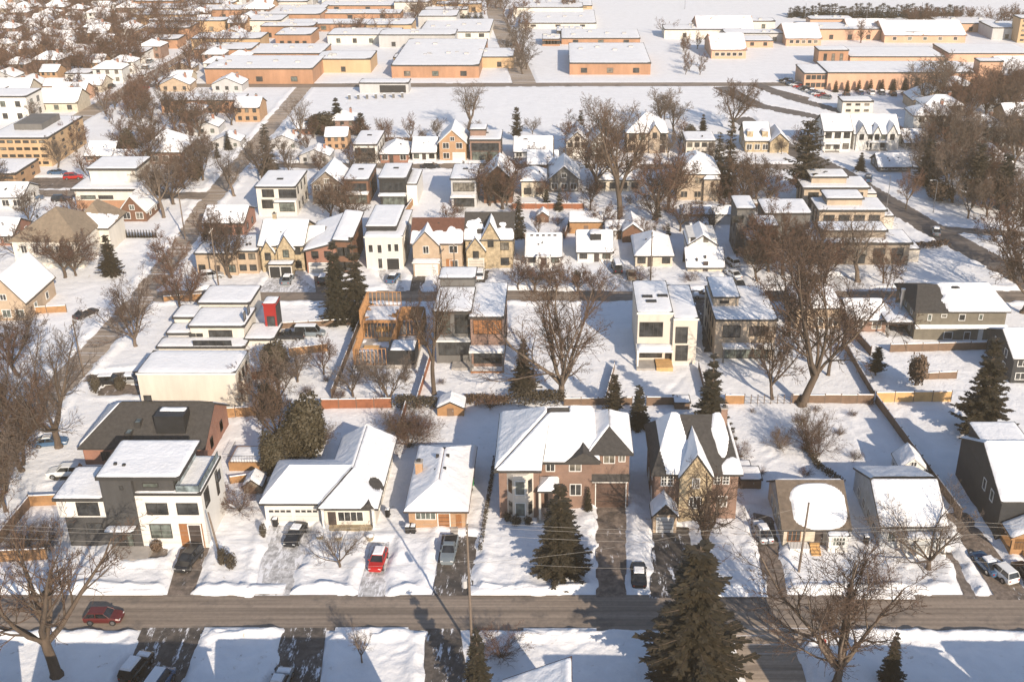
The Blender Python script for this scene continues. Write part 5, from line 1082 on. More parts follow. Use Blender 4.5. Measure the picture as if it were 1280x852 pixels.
# ================================================================ trees
def gen_bare(seed, limbs=5, fork=.28, ang=(18, 48), n1=8, n2=6, n3=5, n4=0, tw=.02, bark='bark', twig='twig', lean=0, name='bare_tree', trunk_r=.026, up=.10, stems=1):
    r = random.Random(seed); T = MB(); Cr = MB(); Hh = 10.0
    def perp(d):
        a = Vector((r.gauss(0, 1), r.gauss(0, 1), r.gauss(0, 1))); a = a-d*a.dot(d)
        return a.normalized() if a.length > 1e-3 else Vector((1, 0, 0))
    def branch(p, d, L, rad, lvl, mb, mt, nseg, end=.35):
        pts = [p]; rs = [rad]; ds = [d]
        for i in range(nseg):
            d = (d+perp(d)*r.uniform(.05, .26)+Vector((0, 0, up*(1 if lvl < 3 else .4)))).normalized()
            p = p+d*(L/nseg); pts.append(p); rs.append(rad*(1-(1-end)*(i+1)/nseg)); ds.append(d)
        mb.tube(pts, rs, mt, 7 if lvl == 0 else 5 if lvl == 1 else 3, cap=False)
        return pts, rs, ds
    def kids(pts, rs, ds, n, lo, spreadang, Lf, lvl):
        out = []
        for k in range(n):
            t = lo+(1-lo)*(k+r.random())/n; f = t*(len(pts)-1); i = min(int(f), len(pts)-2); u = f-i
            p = pts[i].lerp(pts[i+1], u); d = ds[i+1]; a = math.radians(r.uniform(*spreadang))
            dd = (d*math.cos(a)+perp(d)*math.sin(a)).normalized()
            out.append((p, dd, Lf*r.uniform(.65, 1.15)*(1.15-.5*t), max(tw, rs[i]*(1-u)+rs[i+1]*u)*.62))
        return out
    for s_ in range(stems):
        base = Vector((r.uniform(-.5, .5), r.uniform(-.5, .5), 0))*(stems > 1)
        d0 = Vector((lean+r.uniform(-.08, .08)+(r.uniform(-.3, .3) if stems > 1 else 0), r.uniform(-.08, .08)+(r.uniform(-.3, .3) if stems > 1 else 0), 1)).normalized()
        R0 = Hh*trunk_r*(1 if stems == 1 else .5)
        pts, rs, ds = branch(base+Vector((0, 0, -.15)), d0, Hh*fork, R0, 0, T, bark, 4, .75)
        T.tube([base+Vector((0, 0, -.15)), base+Vector((0, 0, .35))], [R0*1.5, R0], bark, 7, cap=False)
        for l in range(limbs):
            a = math.radians(r.uniform(*ang)); ph = 2*math.pi*(l+r.uniform(-.3, .3))/limbs
            d = Vector((math.sin(a)*math.cos(ph)+lean*.5, math.sin(a)*math.sin(ph), math.cos(a))).normalized()
            p0 = pts[-1].lerp(pts[-2], r.uniform(0, .8))
            L1 = Hh*(1-fork)*r.uniform(.72, .98)
            A = branch(p0, d, L1, R0*r.uniform(.42, .62), 1, T, bark, 6, .22)
            for q in kids(*A, n1, .18, (22, 58), L1*.5, 2):
                B = branch(*q, 2, Cr if q[3] < .055 else T, twig if q[3] < .055 else bark, 4, .3)
                for q2 in kids(*B, n2, .15, (22, 60), q[2]*.5, 3):
                    Cq = branch(q2[0], q2[1], q2[2], min(q2[3], .034), 3, Cr, twig, 3, .45)
                    for q3 in kids(*Cq, n3, .1, (20, 60), q2[2]*.55, 4):
                        Dq = branch(q3[0], q3[1], q3[2], min(q3[3], tw), 4, Cr, twig, 2, .5)
                        for q4 in kids(*Dq, n4, .2, (20, 60), q3[2]*.6, 5): branch(q4[0], q4[1], q4[2], tw*.8, 5, Cr, twig, 1, .6)
    hm_ = max(v[2] for v in T.v+Cr.v)
    root = empty(name, (0, 0, 0), 'x', 'tree'); T.sm = True
    T.build('trunk', root); Cr.build('crown', root); root['h'] = hm_
    return root
BT = {
 'big': gen_bare(1, 6, .26, (22, 58), 8, 6, 5, 1, .018, trunk_r=.03), 'vase': gen_bare(9, 7, .16, (8, 34), 9, 7, 5, 1, .02, 'barkpale', 'twig', .04),
 'wide': gen_bare(3, 6, .18, (30, 66), 9, 7, 5, 1, .02, 'bark', 'twiggrey'), 'pale': gen_bare(4, 5, .32, (14, 44), 9, 7, 6, 1, .015, 'barkpale', 'twiggrey'),
 'tall': gen_bare(5, 5, .34, (8, 30), 10, 7, 5, 1, .016, 'bark', 'twig'), 'lean': gen_bare(6, 5, .22, (14, 46), 10, 7, 6, 2, .020, 'bark', 'twig', .10),
 'mid': gen_bare(7, 5, .25, (14, 48), 9, 7, 6, 1, .034, 'bark', 'twigred'), 'mid2': gen_bare(8, 5, .2, (14, 40), 9, 7, 6, 1, .034, 'bark', 'twiggrey'), 'mid3': gen_bare(10, 6, .22, (16, 52), 9, 7, 6, 1, .034, 'bark', 'twig'),
 'far': gen_bare(11, 5, .2, (14, 55), 7, 6, 5, 0, .055, 'bark', 'twigred'), 'far2': gen_bare(12, 6, .22, (14, 52), 7, 6, 5, 0, .055, 'bark', 'twiggrey'),
 'bush': gen_bare(13, 4, .12, (20, 65), 7, 5, 4, 0, .035, 'bark', 'twigred', name='bare_shrub', stems=5), 'bush2': gen_bare(14, 4, .14, (20, 70), 7, 5, 4, 0, .035, 'bark', 'shrub', name='bare_shrub', stems=6),
}
def htop(px_, py_, pt, cap=60):
    g = W(px_, py_); return g, WY(px_, pt, g[1])[1]
def bare(v, px_, py_, pt, label, sp=1.0, rz=None, group=None):
    g, hh = htop(px_, py_, pt); p = BT[v]; s = hh/p['h']
    return place(p, (g[0], g[1], 0), label, R.uniform(0, 6.28) if rz is None else rz, (s*sp, s*sp, s), group)
for a in [
 ('big', 72, 846, 642, 'largest bare tree at the bottom left, standing in snow below the street', 1.0, 0),
 ('wide', 74, 560, 405, 'bare tree with a thick leaning trunk beside the blue car at the left', .95),
 ('vase', 170, 434, 338, 'bare V shaped tree on the corner lot left of the stacked house', 1.1),
 ('vase', 702, 500, 322, 'largest bare tree in mid picture, many limbed, left of the cream cube villa', 1.12, 2.0),
 ('lean', 1002, 508, 268, 'tall many limbed bare tree right of the beige cube villa', .85, .3),
 ('vase', 1046, 856, 668, 'big bare tree at the bottom right on the street corner', 1.25, 1.0),
 ('wide', 425, 709, 662, 'small spreading bare tree on the lawn between the black car and red car', 1.15),
 ('pale', 453, 829, 780, 'thin young bare tree in the shaded snow below the street', .8),
 ('tall', 872, 706, 580, 'bare tree behind the big pine in front of the stone gable house', 1.3),
 ('wide', 1160, 712, 633, 'low spreading bare tree in front of the pale blue grey bungalow', 1.35),
 ('tall', 775, 284, 118, 'tallest bare tree in the middle yards, in front of the cream low house', .95),
 ('pale', 585, 168, 98, 'pale bare tree on the edge of the snowy park, above the orange brick gabled house', 1.15),
 ('tall', 543, 494, 345, 'tall thin pale tree between the timber house frame and the grey cube house', .75),
 ('mid2', 487, 508, 440, 'bare tree by the back fence below the timber house frame', 1.2), ('mid2', 442, 497, 448, 'low bare tree left of the fence below the timber house frame', 1.5),
 ('pale', 205, 273, 190, 'bare tree beside the small red brown chalet', 1.0), ('pale', 293, 246, 183, 'bare tree on the corner above the left road junction', 1.2), ('mid', 82, 348, 280, 'bare tree in front of the beige hall', 1.3), ('mid3', 95, 346, 298, 'smaller bare tree in front of the beige hall, right one', 1.2),
 ('mid3', 22, 470, 388, 'dark bare tree at the left edge below the stone gabled house', 1.2), ('mid', 12, 530, 420, 'brown bare tree at the left edge above the brick roofed house', .9), ('mid3', 28, 590, 465, 'wide dark bare tree at the left edge beside the white parked car', .95), ('mid2', 8, 640, 540, 'dark bare tree cut by the left edge beside the slanting fence', 1.0),
 ('pale', 1072, 352, 262, 'tall bare tree in front of the wide brown staggered house', 1.3),
 ('mid', 668, 366, 312, 'brown bare tree in front of the small white cottage', 1.2), ('mid', 722, 366, 328, 'brown round bare tree on the verge below the dormer bungalow', 1.4), ('mid3', 694, 366, 332, 'low bare tree on the verge right of the small white cottage', 1.5), ('mid', 742, 368, 334, 'brown bare tree beside the black garage opening', 1.3),
 ('mid3', 648, 362, 330, 'thin bare tree right of the tall steep gabled stone house', 1.2),
 ('pale', 375, 182, 118, 'pale slim bare tree at the left edge of the park', .9), ('mid2', 760, 202, 118, 'fullest bare tree on the lower park edge', 1.1), ('mid', 745, 240, 150, 'dark bare tree above the grey gabled house', 1.1), ('mid2', 826, 165, 108, 'fine twigged bare tree behind the large stone house', 1.4), ('mid2', 842, 165, 118, 'shorter fine twigged bare tree right of the one behind the stone house', 1.3), ('mid3', 918, 165, 96, 'tall bare tree at the lower right corner of the park', 1.1), ('mid', 722, 190, 140, 'small brown bare tree behind the cream gabled house with top windows', 1.2),
 ('mid', 216, 350, 285, 'reddish bare tree at the bend of the left road', 1.0), ('mid', 226, 388, 325, 'bare tree on the verge right of the left road', 1.1), ('mid3', 270, 326, 258, 'bare tree in front of the orange brown brick house', .9), ('mid3', 288, 348, 268, 'dark bare tree beside the low tan balcony bungalow', 1.0), ('mid', 240, 380, 330, 'low reddish bare tree above the stacked pale house', 1.2),
 ('mid3', 412, 276, 226, 'dark brown bare tree behind the grey brown gabled house', 1.2), ('mid3', 440, 290, 232, 'dark brown bare tree in the yard of the red brown cube house', 1.2), ('mid', 428, 262, 215, 'brown bare tree between the two cube houses behind the gable', 1.0),
 ('mid', 628, 262, 190, 'brown bare tree beside the dark brown gabled house', 1.2), ('mid3', 612, 258, 205, 'dark bare tree left of the dark brown gabled house', 1.1), ('mid', 738, 264, 212, 'reddish bare tree in the yard right of the grey gabled house', .8), ('mid', 820, 276, 176, 'tall dense bare tree right of the tallest middle tree', 1.0), ('mid3', 836, 262, 190, 'dark bare tree left of the beige hipped house', 1.2), ('mid', 850, 290, 240, 'low bare tree in front of the beige hipped house', 1.2),
 ('mid', 960, 340, 250, 'brown bare tree in front of the dark stepped house', 1.0), ('mid', 978, 345, 262, 'dense reddish bare tree right of the dark stepped house', 1.1), ('mid3', 1004, 350, 272, 'brown bare tree left of the tree before the wide staggered house', 1.1), ('mid', 1030, 356, 288, 'low reddish bare tree in front of the wide staggered house', 1.2), ('mid3', 946, 352, 296, 'low bare tree on the verge below the dark stepped house', 1.2), ('mid', 985, 420, 320, 'reddish bare tree left of the low brown bungalow', 1.0), ('mid', 1035, 470, 370, 'bare tree behind the low brown bungalow garden', .9), ('mid3', 965, 500, 400, 'slim bare tree in the garden of the beige cube villa', .8),
 ('mid2', 352, 505, 432, 'bare tree among the conifers right of the white plaster house', 1.2), ('mid', 326, 510, 450, 'bare tree in front of the right end of the white plaster house', 1.0), ('mid2', 372, 478, 428, 'low bare tree beside the snowy yard right of the plaster house', 1.3), ('mid', 405, 470, 420, 'brown bare tree left of the slanting fence near the house frame', 1.0),
 ('bush2', 502, 548, 512, 'brown leafless shrub mass beside the slanting redwood fence', 1.7), ('bush', 512, 560, 512, 'brown leafless shrub between the cream garage house and the bungalow', 1.5), ('bush', 524, 545, 515, 'second brown leafless shrub behind the orange brick bungalow', 1.6), ('bush2', 1010, 560, 508, 'reddish leafless shrub in the right yard below the fence', 1.1), ('bush', 1022, 572, 520, 'leafless shrub beside the low yard hedge', 1.0), ('bush2', 975, 562, 535, 'small tan leafless shrub in the open right yard', 1.2), ('bush', 926, 572, 550, 'brown shrub behind the dark flat shed', 1.3),
 ('bush', 626, 822, 784, 'grey leafless shrub beside the bottom conifer', 1.6), ('bush2', 56, 690, 655, 'snow flecked shrub behind the left orange fence', 1.6), ('bush2', 28, 688, 650, 'large leafless shrub at the left edge behind the orange fence', 1.4), ('bush', 1096, 735, 706, 'low brown shrub on the lawn left of the spreading bare tree', 1.6), ('bush', 300, 640, 605, 'brown shrub left of the cream double garage', 1.6), ('bush2', 400, 560, 530, 'pale leafless shrub behind the cream garage roof', 1.6), ('bush', 612, 510, 488, 'brown shrub along the back fence left of the hedge', 1.6),
 ('bush2', 670, 352, 335, 'low shrub at the front of the small white cottage', 1.8), ('bush', 800, 352, 332, 'brown shrub in front of the hipped cream bungalow', 1.8), ('bush', 862, 352, 338, 'brown shrub in front of the attic window cottage', 1.8), ('bush', 575, 292, 275, 'brown shrub in the yard behind the tall brick house', 1.5), ('bush', 700, 300, 284, 'brown shrub behind the dormer bungalow', 1.5),
 ('mid', 1262, 350, 245, 'bare tree at the right edge beside the right road', 1.1), ('mid3', 1278, 392, 268, 'dark bare tree cut by the right edge above the green grey house', 1.0), ('wide', 1190, 224, 138, 'bare tree with a forked trunk on the snow right of the right road', 1.1), ('mid', 1104, 355, 300, 'thin bare tree on the verge by the right road corner', 1.0), ('mid', 1132, 262, 205, 'slim bare tree beside the right road', .7),
 ('mid3', 945, 250, 192, 'dense dark bare tree left of the biggest far pine', 1.1), ('mid', 962, 254, 205, 'brown bare tree at the foot of the biggest far pine', 1.2), ('mid3', 926, 252, 188, 'dark bare tree right of the tall dark narrow conifer', 1.1),
 ('mid3', 345, 560, 470, 'bare tree behind the two smooth cedars', .9),
]: bare(*a[:5], *(a[5:]))
def scatter(vs, n, fx, fy, hr, label, grp, sp=(1.0, 1.4), mind=4.5, avoid=None):
    k = 0; pts = []; t = 0
    while k < n and t < n*40:
        t += 1
        p = W(R.uniform(*fx), R.uniform(*fy))
        if any((p[0]-a)**2+(p[1]-b)**2 < mind**2 for a, b in pts): continue
        if abs(p[0]+144.5) < 6 or abs(p[1]-375.5) < 4.5 or (-88 < p[0] < -74 and p[1] < 370) or any((p[0]-a)**2+(p[1]-b-4)**2 < 36 for a, b in OCC): continue
        if avoid and avoid(p): continue
        pts.append(p[:2]); pr = BT[R.choice(vs)]; s = R.uniform(*hr)/pr['h']; q = s*R.uniform(*sp)
        place(pr, (p[0], p[1], 0), label, R.uniform(0, 6.28), (q, q, s), grp); k += 1
scatter(['mid3', 'mid3', 'mid', 'mid2'], 34, (1140, 1300), (135, 335), (9, 17), 'brown bare tree in the dense wood on the right', 'bare trees of the right hand wood', avoid=lambda p: abs(p[0]-(70+(274-p[1])*.30)) < 9 and p[1] < 290 or (p[0] < 78+(274-p[1])*.30 and p[1] < 282))
scatter(['far', 'far2', 'mid'], 20, (1160, 1300), (112, 150), (8, 15), 'brown bare tree at the upper edge of the right wood', 'bare trees at the upper edge of the right wood')
scatter(['far'], 16, (95, 185), (118, 150), (7, 12), 'round brown bare tree in the clump above the villa', 'bare trees in the clump above the villa', mind=3.5)
scatter(['mid2', 'mid3', 'far'], 20, (180, 335), (140, 260), (7, 13), 'bare tree in the wooded blocks left of the park', 'bare trees of the wooded blocks left of the park')
scatter(['far', 'far2'], 18, (-20, 170), (150, 330), (6, 11), 'small bare tree between the buildings at the left', 'bare trees between the left buildings')
scatter(['far2', 'far'], 12, (330, 470), (160, 235), (5, 9), 'small bare tree at the lower left park corner', 'bare trees at the lower left park corner')
scatter(['far', 'mid2'], 24, (470, 1000), (168, 206), (4, 8.5), 'small bare garden tree in the row of houses below the park', 'garden trees in the row below the park')
scatter(['far', 'mid', 'mid3'], 26, (560, 960), (215, 300), (4, 8), 'small bare tree in the middle back yards', 'small trees of the middle back yards', avoid=lambda p: False)
scatter(['far', 'far2'], 14, (636, 660), (20, 100), (7, 11), 'bare street tree along the road between the factories', 'street trees between the factories', mind=8)
scatter(['far'], 9, (852, 884), (58, 96), (5, 8), 'reddish bare tree beside the diagonal lane near the school', 'bare trees beside the lane near the school', mind=4)
scatter(['far', 'mid3'], 4, (-10, 30), (480, 640), (6, 11), 'bare tree in the thicket at the left edge', 'bare trees of the left edge thicket', mind=3)
scatter(['bush', 'bush2'], 16, (560, 960), (215, 300), (1.5, 3), 'low leafless shrub in the middle back yards', 'low shrubs of the middle back yards')
scatter(['bush', 'bush2'], 12, (910, 1100), (505, 600), (.8, 1.8), 'low leafless shrub in the snowy right yards', 'low shrubs of the snowy right yards')
scatter(['bush', 'bush2'], 10, (350, 560), (470, 505), (1, 2.2), 'low leafless shrub along the fences behind the house frame', 'low shrubs along the middle fences')
FAC = [o for o in SC.objects if o.get('category') in ('factory', 'school', 'building') and o.parent is None]
# beyond some three hundred trees: the distant ones as one mass
pt = gen_bare(15, 4, .2, (14, 58), 6, 5, 3, 0, .085, 'bark', 'twigred'); pt2 = gen_bare(16, 5, .2, (14, 50), 6, 5, 3, 0, .085, 'bark', 'twiggrey')
VV = []; FF = []; nv = 0; MI = []
for p in (pt, pt2):
    vs = []; fs = []; k = 0
    for c in p.children:
        me = c.data; v = np.zeros(len(me.vertices)*3); me.vertices.foreach_get('co', v); v = v.reshape(-1, 3)
        fs += [tuple(i+k for i in q.vertices) for q in me.polygons]; vs.append(v); k += len(v)
    p['vs'] = 0; VV.append((np.concatenate(vs), fs, p['h']))
allv = []; allf = []; k = 0; pts = []
for n_, fx, fy, hr in ((330, (-60, 320), (-6, 112), (6, 12)), (60, (340, 900), (0, 48), (5, 10)), (40, (960, 1300), (0, 55), (5, 10))):
    c = 0; t = 0
    while c < n_ and t < n_*30:
        t += 1; p = W(R.uniform(*fx), R.uniform(*fy))
        if (fx[0] < 0 and p[0] > -128) or abs(p[0]+143.5) < 8 or abs(p[1]-375.5) < 5 or (p[0] > 15 and p[1] > 500) or any((p[0]-a)**2+(p[1]-b-4)**2 < 30 for a, b in OCC): continue
        if fx[0] > 300 and any(abs(p[0]-o.location.x) < 24 and -6 < p[1]-o.location.y < 40 for o in FAC): continue
        v, f, h_ = R.choice(VV); a = R.uniform(0, 6.28); s = R.uniform(*hr)/h_; q = s*R.uniform(1, 1.5); ca, sa = math.cos(a)*q, math.sin(a)*q
        allv.append(np.stack([v[:, 0]*ca-v[:, 1]*sa+p[0], v[:, 0]*sa+v[:, 1]*ca+p[1], v[:, 2]*s], -1)); allf += [tuple(i+k for i in g) for g in f]; k += len(v); c += 1
for p in (pt, pt2):
    for c in list(p.children)+[p]: bpy.data.objects.remove(c)
me = bpy.data.meshes.new('distant_trees'); me.from_pydata([tuple(x) for x in np.concatenate(allv)], [], allf); me.materials.append(MATS['twigred']); me.update()
o = bpy.data.objects.new('distant_trees', me); COL.objects.link(o); tag(o, None, None, None, 'stuff')
# ---------------------------------------------------------------- conifers
def gen_conifer(seed, rad=2.6, whorls=26, per=10, droop=-.15, leaf=.34, mat='spruce', base=.04, power=1.0, irregular=.15, name='spruce_tree', dens=1.0):
    r = random.Random(seed); H_ = 10.0; T = MB(); L_ = MB()
    T.tube([(0, 0, -.2), (0, 0, H_*.5), (0, 0, H_*.97)], [.2, .12, .02], 'bark', 7)
    for w in range(whorls):
        t = base+(1-base)*(w+r.uniform(-.75, .75))/whorls; t = min(max(t, base), .985)
        Rr = rad*((1-t)**power)*(1-irregular*r.random())+.10
        n = max(4, int(per*(.5+.5*(1-t))))
        for k in range(n):
            ph = 2*math.pi*(k+r.random())/n; RL = Rr*r.uniform(1-irregular*1.6, 1.08)
            dx, dy = math.cos(ph), math.sin(ph); z = H_*min(.99, t+r.uniform(-.016, .016))
            m_ = max(3, int(RL/leaf*2.6*dens))
            pts = []
            for i in range(5):
                u = i/4; pts.append(Vector((dx*RL*u, dy*RL*u, z+RL*(droop*u*1.6+.12*u*u*2))))
            T.tube(pts, [.035, .03, .025, .018, .01], 'bark', 3, cap=False)
            for i in range(m_):
                u = .12+.85*(i+r.random())/m_; wd = leaf*(1.15-.5*u)*r.uniform(.75, 1.3)
                c = Vector((dx*RL*u, dy*RL*u, z+RL*(droop*u*1.6+.24*u*u)))
                side = 1 if i % 2 else -1
                a = ph+side*r.uniform(.25, 1.1); fw = Vector((math.cos(a), math.sin(a), r.uniform(-.35, .2)))*wd*1.5
                sd = Vector((-math.sin(a), math.cos(a), r.uniform(-.5, .5)))*wd*.42
                L_.poly([c, c+fw*.45+sd, c+fw, c+fw*.45-sd], mat)
                if r.random() < .6: dn = Vector((r.uniform(-.25, .25), r.uniform(-.25, .25), -r.uniform(.5, 1.0)))*wd; L_.poly([c-sd*.6, c+sd*.6, c+sd*.3+dn, c-sd*.3+dn], mat)
    root = empty(name, (0, 0, 0), 'x', 'conifer'); T.build('trunk', root); L_.build('crown', root); root['h'] = 10.0; root['r'] = rad
    return root
def gen_clump(seed, rx, rz, n, leaf, mat, name, flat=0, cat='shrub', lumps=7):
    r = random.Random(seed); L_ = MB(); T = MB()
    T.tube([(0, 0, -.1), (0, 0, rz)], [.12, .05], 'bark', 5)
    cs = [(r.uniform(-.35, .35)*rx, r.uniform(-.35, .35)*rx, rz*(1+r.uniform(-.35, .35)), r.uniform(.55, .8)) for _ in range(lumps)]
    for i in range(n):
        c = r.choice(cs); d = Vector((r.gauss(0, 1), r.gauss(0, 1), r.gauss(0, 1))).normalized(); q = c[3]*(r.uniform(.75, 1.06))
        p = Vector((c[0]+d.x*rx*q, c[1]+d.y*rx*q, max(.05, c[2]+d.z*rz*q)))
        a = Vector((r.gauss(0, 1), r.gauss(0, 1), r.gauss(0, 1))).normalized(); b = d.cross(a).normalized(); a = (a+d*.4).normalized(); s_ = leaf*r.uniform(.6, 1.3)
        L_.poly([p-a*s_*.5, p+b*s_*.35, p+a*s_*.6, p-b*s_*.35], mat)
    root = empty(name, (0, 0, 0), 'x', cat); T.build('stem', root); L_.build('foliage', root); root['h'] = rz*1.85; root['r'] = rx
    return root
CT = {
 'dwarf': gen_conifer(27, 1.9, 14, 10, -.2, .5, 'spruce', name='young_conifer'),
 'spruce': gen_conifer(21, 2.7, 24, 18, -.30, .25, dens=2.2, irregular=.26, power=.78), 'spruce2': gen_conifer(22, 2.5, 22, 16, -.26, .27, 'spruce', irregular=.34, dens=2.1, power=.85),
 'pine': gen_conifer(23, 3.0, 22, 17, -.2, .27, 'pine', power=.62, irregular=.38, name='pine_tree', dens=2.4), 'pine2': gen_conifer(24, 3.2, 20, 14, .02, .42, 'pine', .16, .55, .38, name='pine_tree'),
 'narrow': gen_conifer(25, 1.4, 26, 9, -.25, .34, 'spruce', irregular=.1), 'fars': gen_conifer(26, 2.0, 14, 7, -.2, .65, 'spruce'),
 'cedar': gen_clump(31, 2.3, 5.3, 5200, .42, 'cedarleaf', 'cedar_tree', cat='conifer', lumps=9), 'shrub': gen_clump(32, 1.0, .95, 900, .22, 'darkshrub', 'evergreen_shrub'), 'round': gen_clump(33, 1.0, 1.0, 1200, .2, 'shrub', 'round_shrub'),
}
def con(v, px_, py_, pt, wpx, label, group=None):
    g, hh = htop(px_, py_, pt); p = CT[v]; s = hh/p['h']; sc = wpx*math.hypot(g[1]*cT+HC*sT, 0)/FP/2/p['r']
    return place(p, (g[0], g[1], 0), label, R.uniform(0, 6.28), (sc, sc, s), group)
for a in [
 ('spruce', 700, 716, 602, 92, 'full spruce on the lawn in front of the large rose brick house'),
 ('pine', 864, 862, 676, 185, 'largest dark pine at the bottom, right of the driveway across the street'),
 ('spruce2', 599, 884, 786, 70, 'spruce cut off by the bottom edge beside the utility pole'),
 ('spruce', 424, 404, 298, 60, 'left one of the two tall spruces joined beside the middle street'), ('spruce2', 448, 404, 296, 62, 'right one of the two tall spruces joined beside the middle street'),
 ('cedar', 384, 572, 492, 50, 'tall smooth cedar behind the cream double garage roof'), ('cedar', 346, 600, 542, 34, 'lower smooth cedar beside the timber deck'), ('cedar', 366, 575, 520, 34, 'middle smooth cedar between the tall cedar and the low one'),
 ('spruce2', 655, 486, 424, 50, 'dark spruce right of the brown balcony house'), ('pine2', 767, 520, 466, 42, 'small round pine behind the large rose brick house'), ('narrow', 798, 535, 482, 32, 'narrow spruce right of the small round pine'),
 ('spruce2', 886, 548, 443, 76, 'dark spruce behind the brick house with stone gable'), ('pine', 1224, 545, 418, 92, 'wide dark pine behind the dark house at the right edge'),
 ('pine2', 1004, 248, 146, 80, 'biggest dark pine beyond the staggered houses, near the right road'), ('narrow', 909, 245, 150, 32, 'tall dark narrow conifer left of the biggest far pine'), ('narrow', 897, 228, 165, 26, 'dark conifer beside the beige hipped house'), ('narrow', 649, 298, 245, 22, 'narrow spruce between the stone gable house and the white cottage'),
 ('pine', 140, 345, 292, 42, 'dull green pine in front of the beige hall'), ('narrow', 336, 218, 155, 30, 'pointed spruce left of the park row houses'), ('spruce', 423, 166, 121, 34, 'broad spruce at the lower left park edge'), ('cedar', 402, 168, 140, 40, 'low broad evergreen beside the broad spruce at the park'), ('pine2', 452, 172, 140, 32, 'snow flecked pine right of the broad spruce at the park'),
 ('pine2', 646, 178, 132, 28, 'flat topped pine on the lower park edge'), ('pine2', 726, 175, 136, 20, 'small dark pine on the lower park edge'), ('spruce', 878, 172, 142, 20, 'pointed spruce behind the house with dark windows'), ('cedar', 862, 182, 158, 22, 'dark cedar left of the pointed spruce below the park'),
 ('pine', 1156, 232, 172, 54, 'dark pine left of the round hedge on the right'), ('pine2', 1215, 260, 175, 60, 'broad dark pine in the right wood beside the hipped house'), ('pine2', 1250, 262, 190, 60, 'dark pine in the right wood at the edge'), ('spruce2', 1160, 190, 150, 30, 'dark spruce at the left end of the right wood'), ('spruce', 1075, 215, 190, 22, 'small dark spruce in front of the three gabled white house'),
 ('spruce2', 1112, 852, 790, 44, 'small spruce at the bottom right beside the corner tree'), ('narrow', 735, 640, 608, 13, 'slim cedar beside the brown garage door'),
 ('narrow', 286, 188, 164, 12, 'small pointed spruce beside the villa with snowy slopes'), ('narrow', 272, 198, 178, 10, 'smaller pointed spruce left of another beside the villa'), ('cedar', 245, 226, 200, 20, 'round dark cedar beside the cross street at the left'), ('cedar', 162, 202, 164, 26, 'olive cedar beside the low brown house at the left'),
 ('cedar', 345, 470, 425, 40, 'dark rounded cedar right of the white plaster house'), ('cedar', 340, 520, 480, 26, 'shaggy cedar above the timber deck'), ('pine2', 1094, 470, 432, 36, 'dark low pine beside the carport'),
 ('round', 1144, 483, 444, 32, 'round brown clipped shrub behind the bright board fence'), ('round', 1172, 252, 230, 44, 'large round clipped shrub beside the right road'), ('shrub', 120, 492, 470, 16, 'first round evergreen shrub on the lawn left of the plaster house'), ('shrub', 152, 488, 470, 14, 'second round evergreen shrub on the lawn left of the plaster house'),
 ('shrub', 280, 706, 686, 14, 'dark snow dusted shrub beside the cream garage driveway'), ('shrub', 290, 712, 692, 14, 'second dark shrub beside the cream garage driveway'), ('shrub', 330, 672, 655, 10, 'dark shrub at the left corner of the white garage doors'),
 ('shrub', 645, 656, 645, 14, 'dark clipped shrub below the bay window'), ('shrub', 660, 656, 646, 12, 'second clipped shrub below the bay window'), ('shrub', 634, 652, 641, 10, 'left clipped shrub below the bay window'), ('round', 196, 690, 676, 18, 'brown shrub by the modern house steps'),
 ('shrub', 720, 358, 338, 14, 'dark evergreen shrub right of the small white cottage'), ('round', 1268, 262, 244, 26, 'brown round shrub at the right edge below the wood'),
]: con(*a)
for i in range(11): con('narrow', 1044+i*14.5, 115.5-i*.35, 101-i*.5, 10, 'small trimmed conifer in the row along the school wing', 'conifers along the school wing')
for i in range(13): con('narrow', 152+i*3.6, 298, 287, 4.5, 'clipped green cedar in the row below the chalet', 'clipped cedars below the chalet')
for i in range(22):
    x_, y_ = R.uniform(560, 960), R.uniform(205, 300); g_ = W(x_, y_)
    if any((g_[0]-a)**2+(g_[1]-b-4)**2 < 40 for a, b in OCC): continue
    con('dwarf', x_, y_, y_-R.uniform(12, 26), R.uniform(9, 15), 'small dark conifer in the middle back yards', 'small conifers of the middle back yards')
for i in range(62): x = 988+i*3.5; con('fars', x+R.uniform(-1.5, 1.5), 22+R.uniform(-1.5, 1.5), 5+R.uniform(-3, 5), R.uniform(9, 15), 'dark conifer in the long far row at the top right', 'conifers of the far top right row')
for i in range(14): con('fars', R.uniform(-10, 330), R.uniform(20, 115), 0, R.uniform(6, 11), 'dark small conifer in the upper left suburb', 'conifers of the upper left suburb').scale = (.5, .5, R.uniform(.5, .9))
for i in range(6): con('fars', 562+i*8+R.uniform(-2, 2), 24, 15+R.uniform(-2, 2), 9, 'dark conifer in the group behind the upper factories', 'conifers behind the upper factories')
for pl in (BT, CT):
    for p in pl.values():
        if not p.get('_used'):
            for c in list(p.children_recursive)+[p]: bpy.data.objects.remove(c)
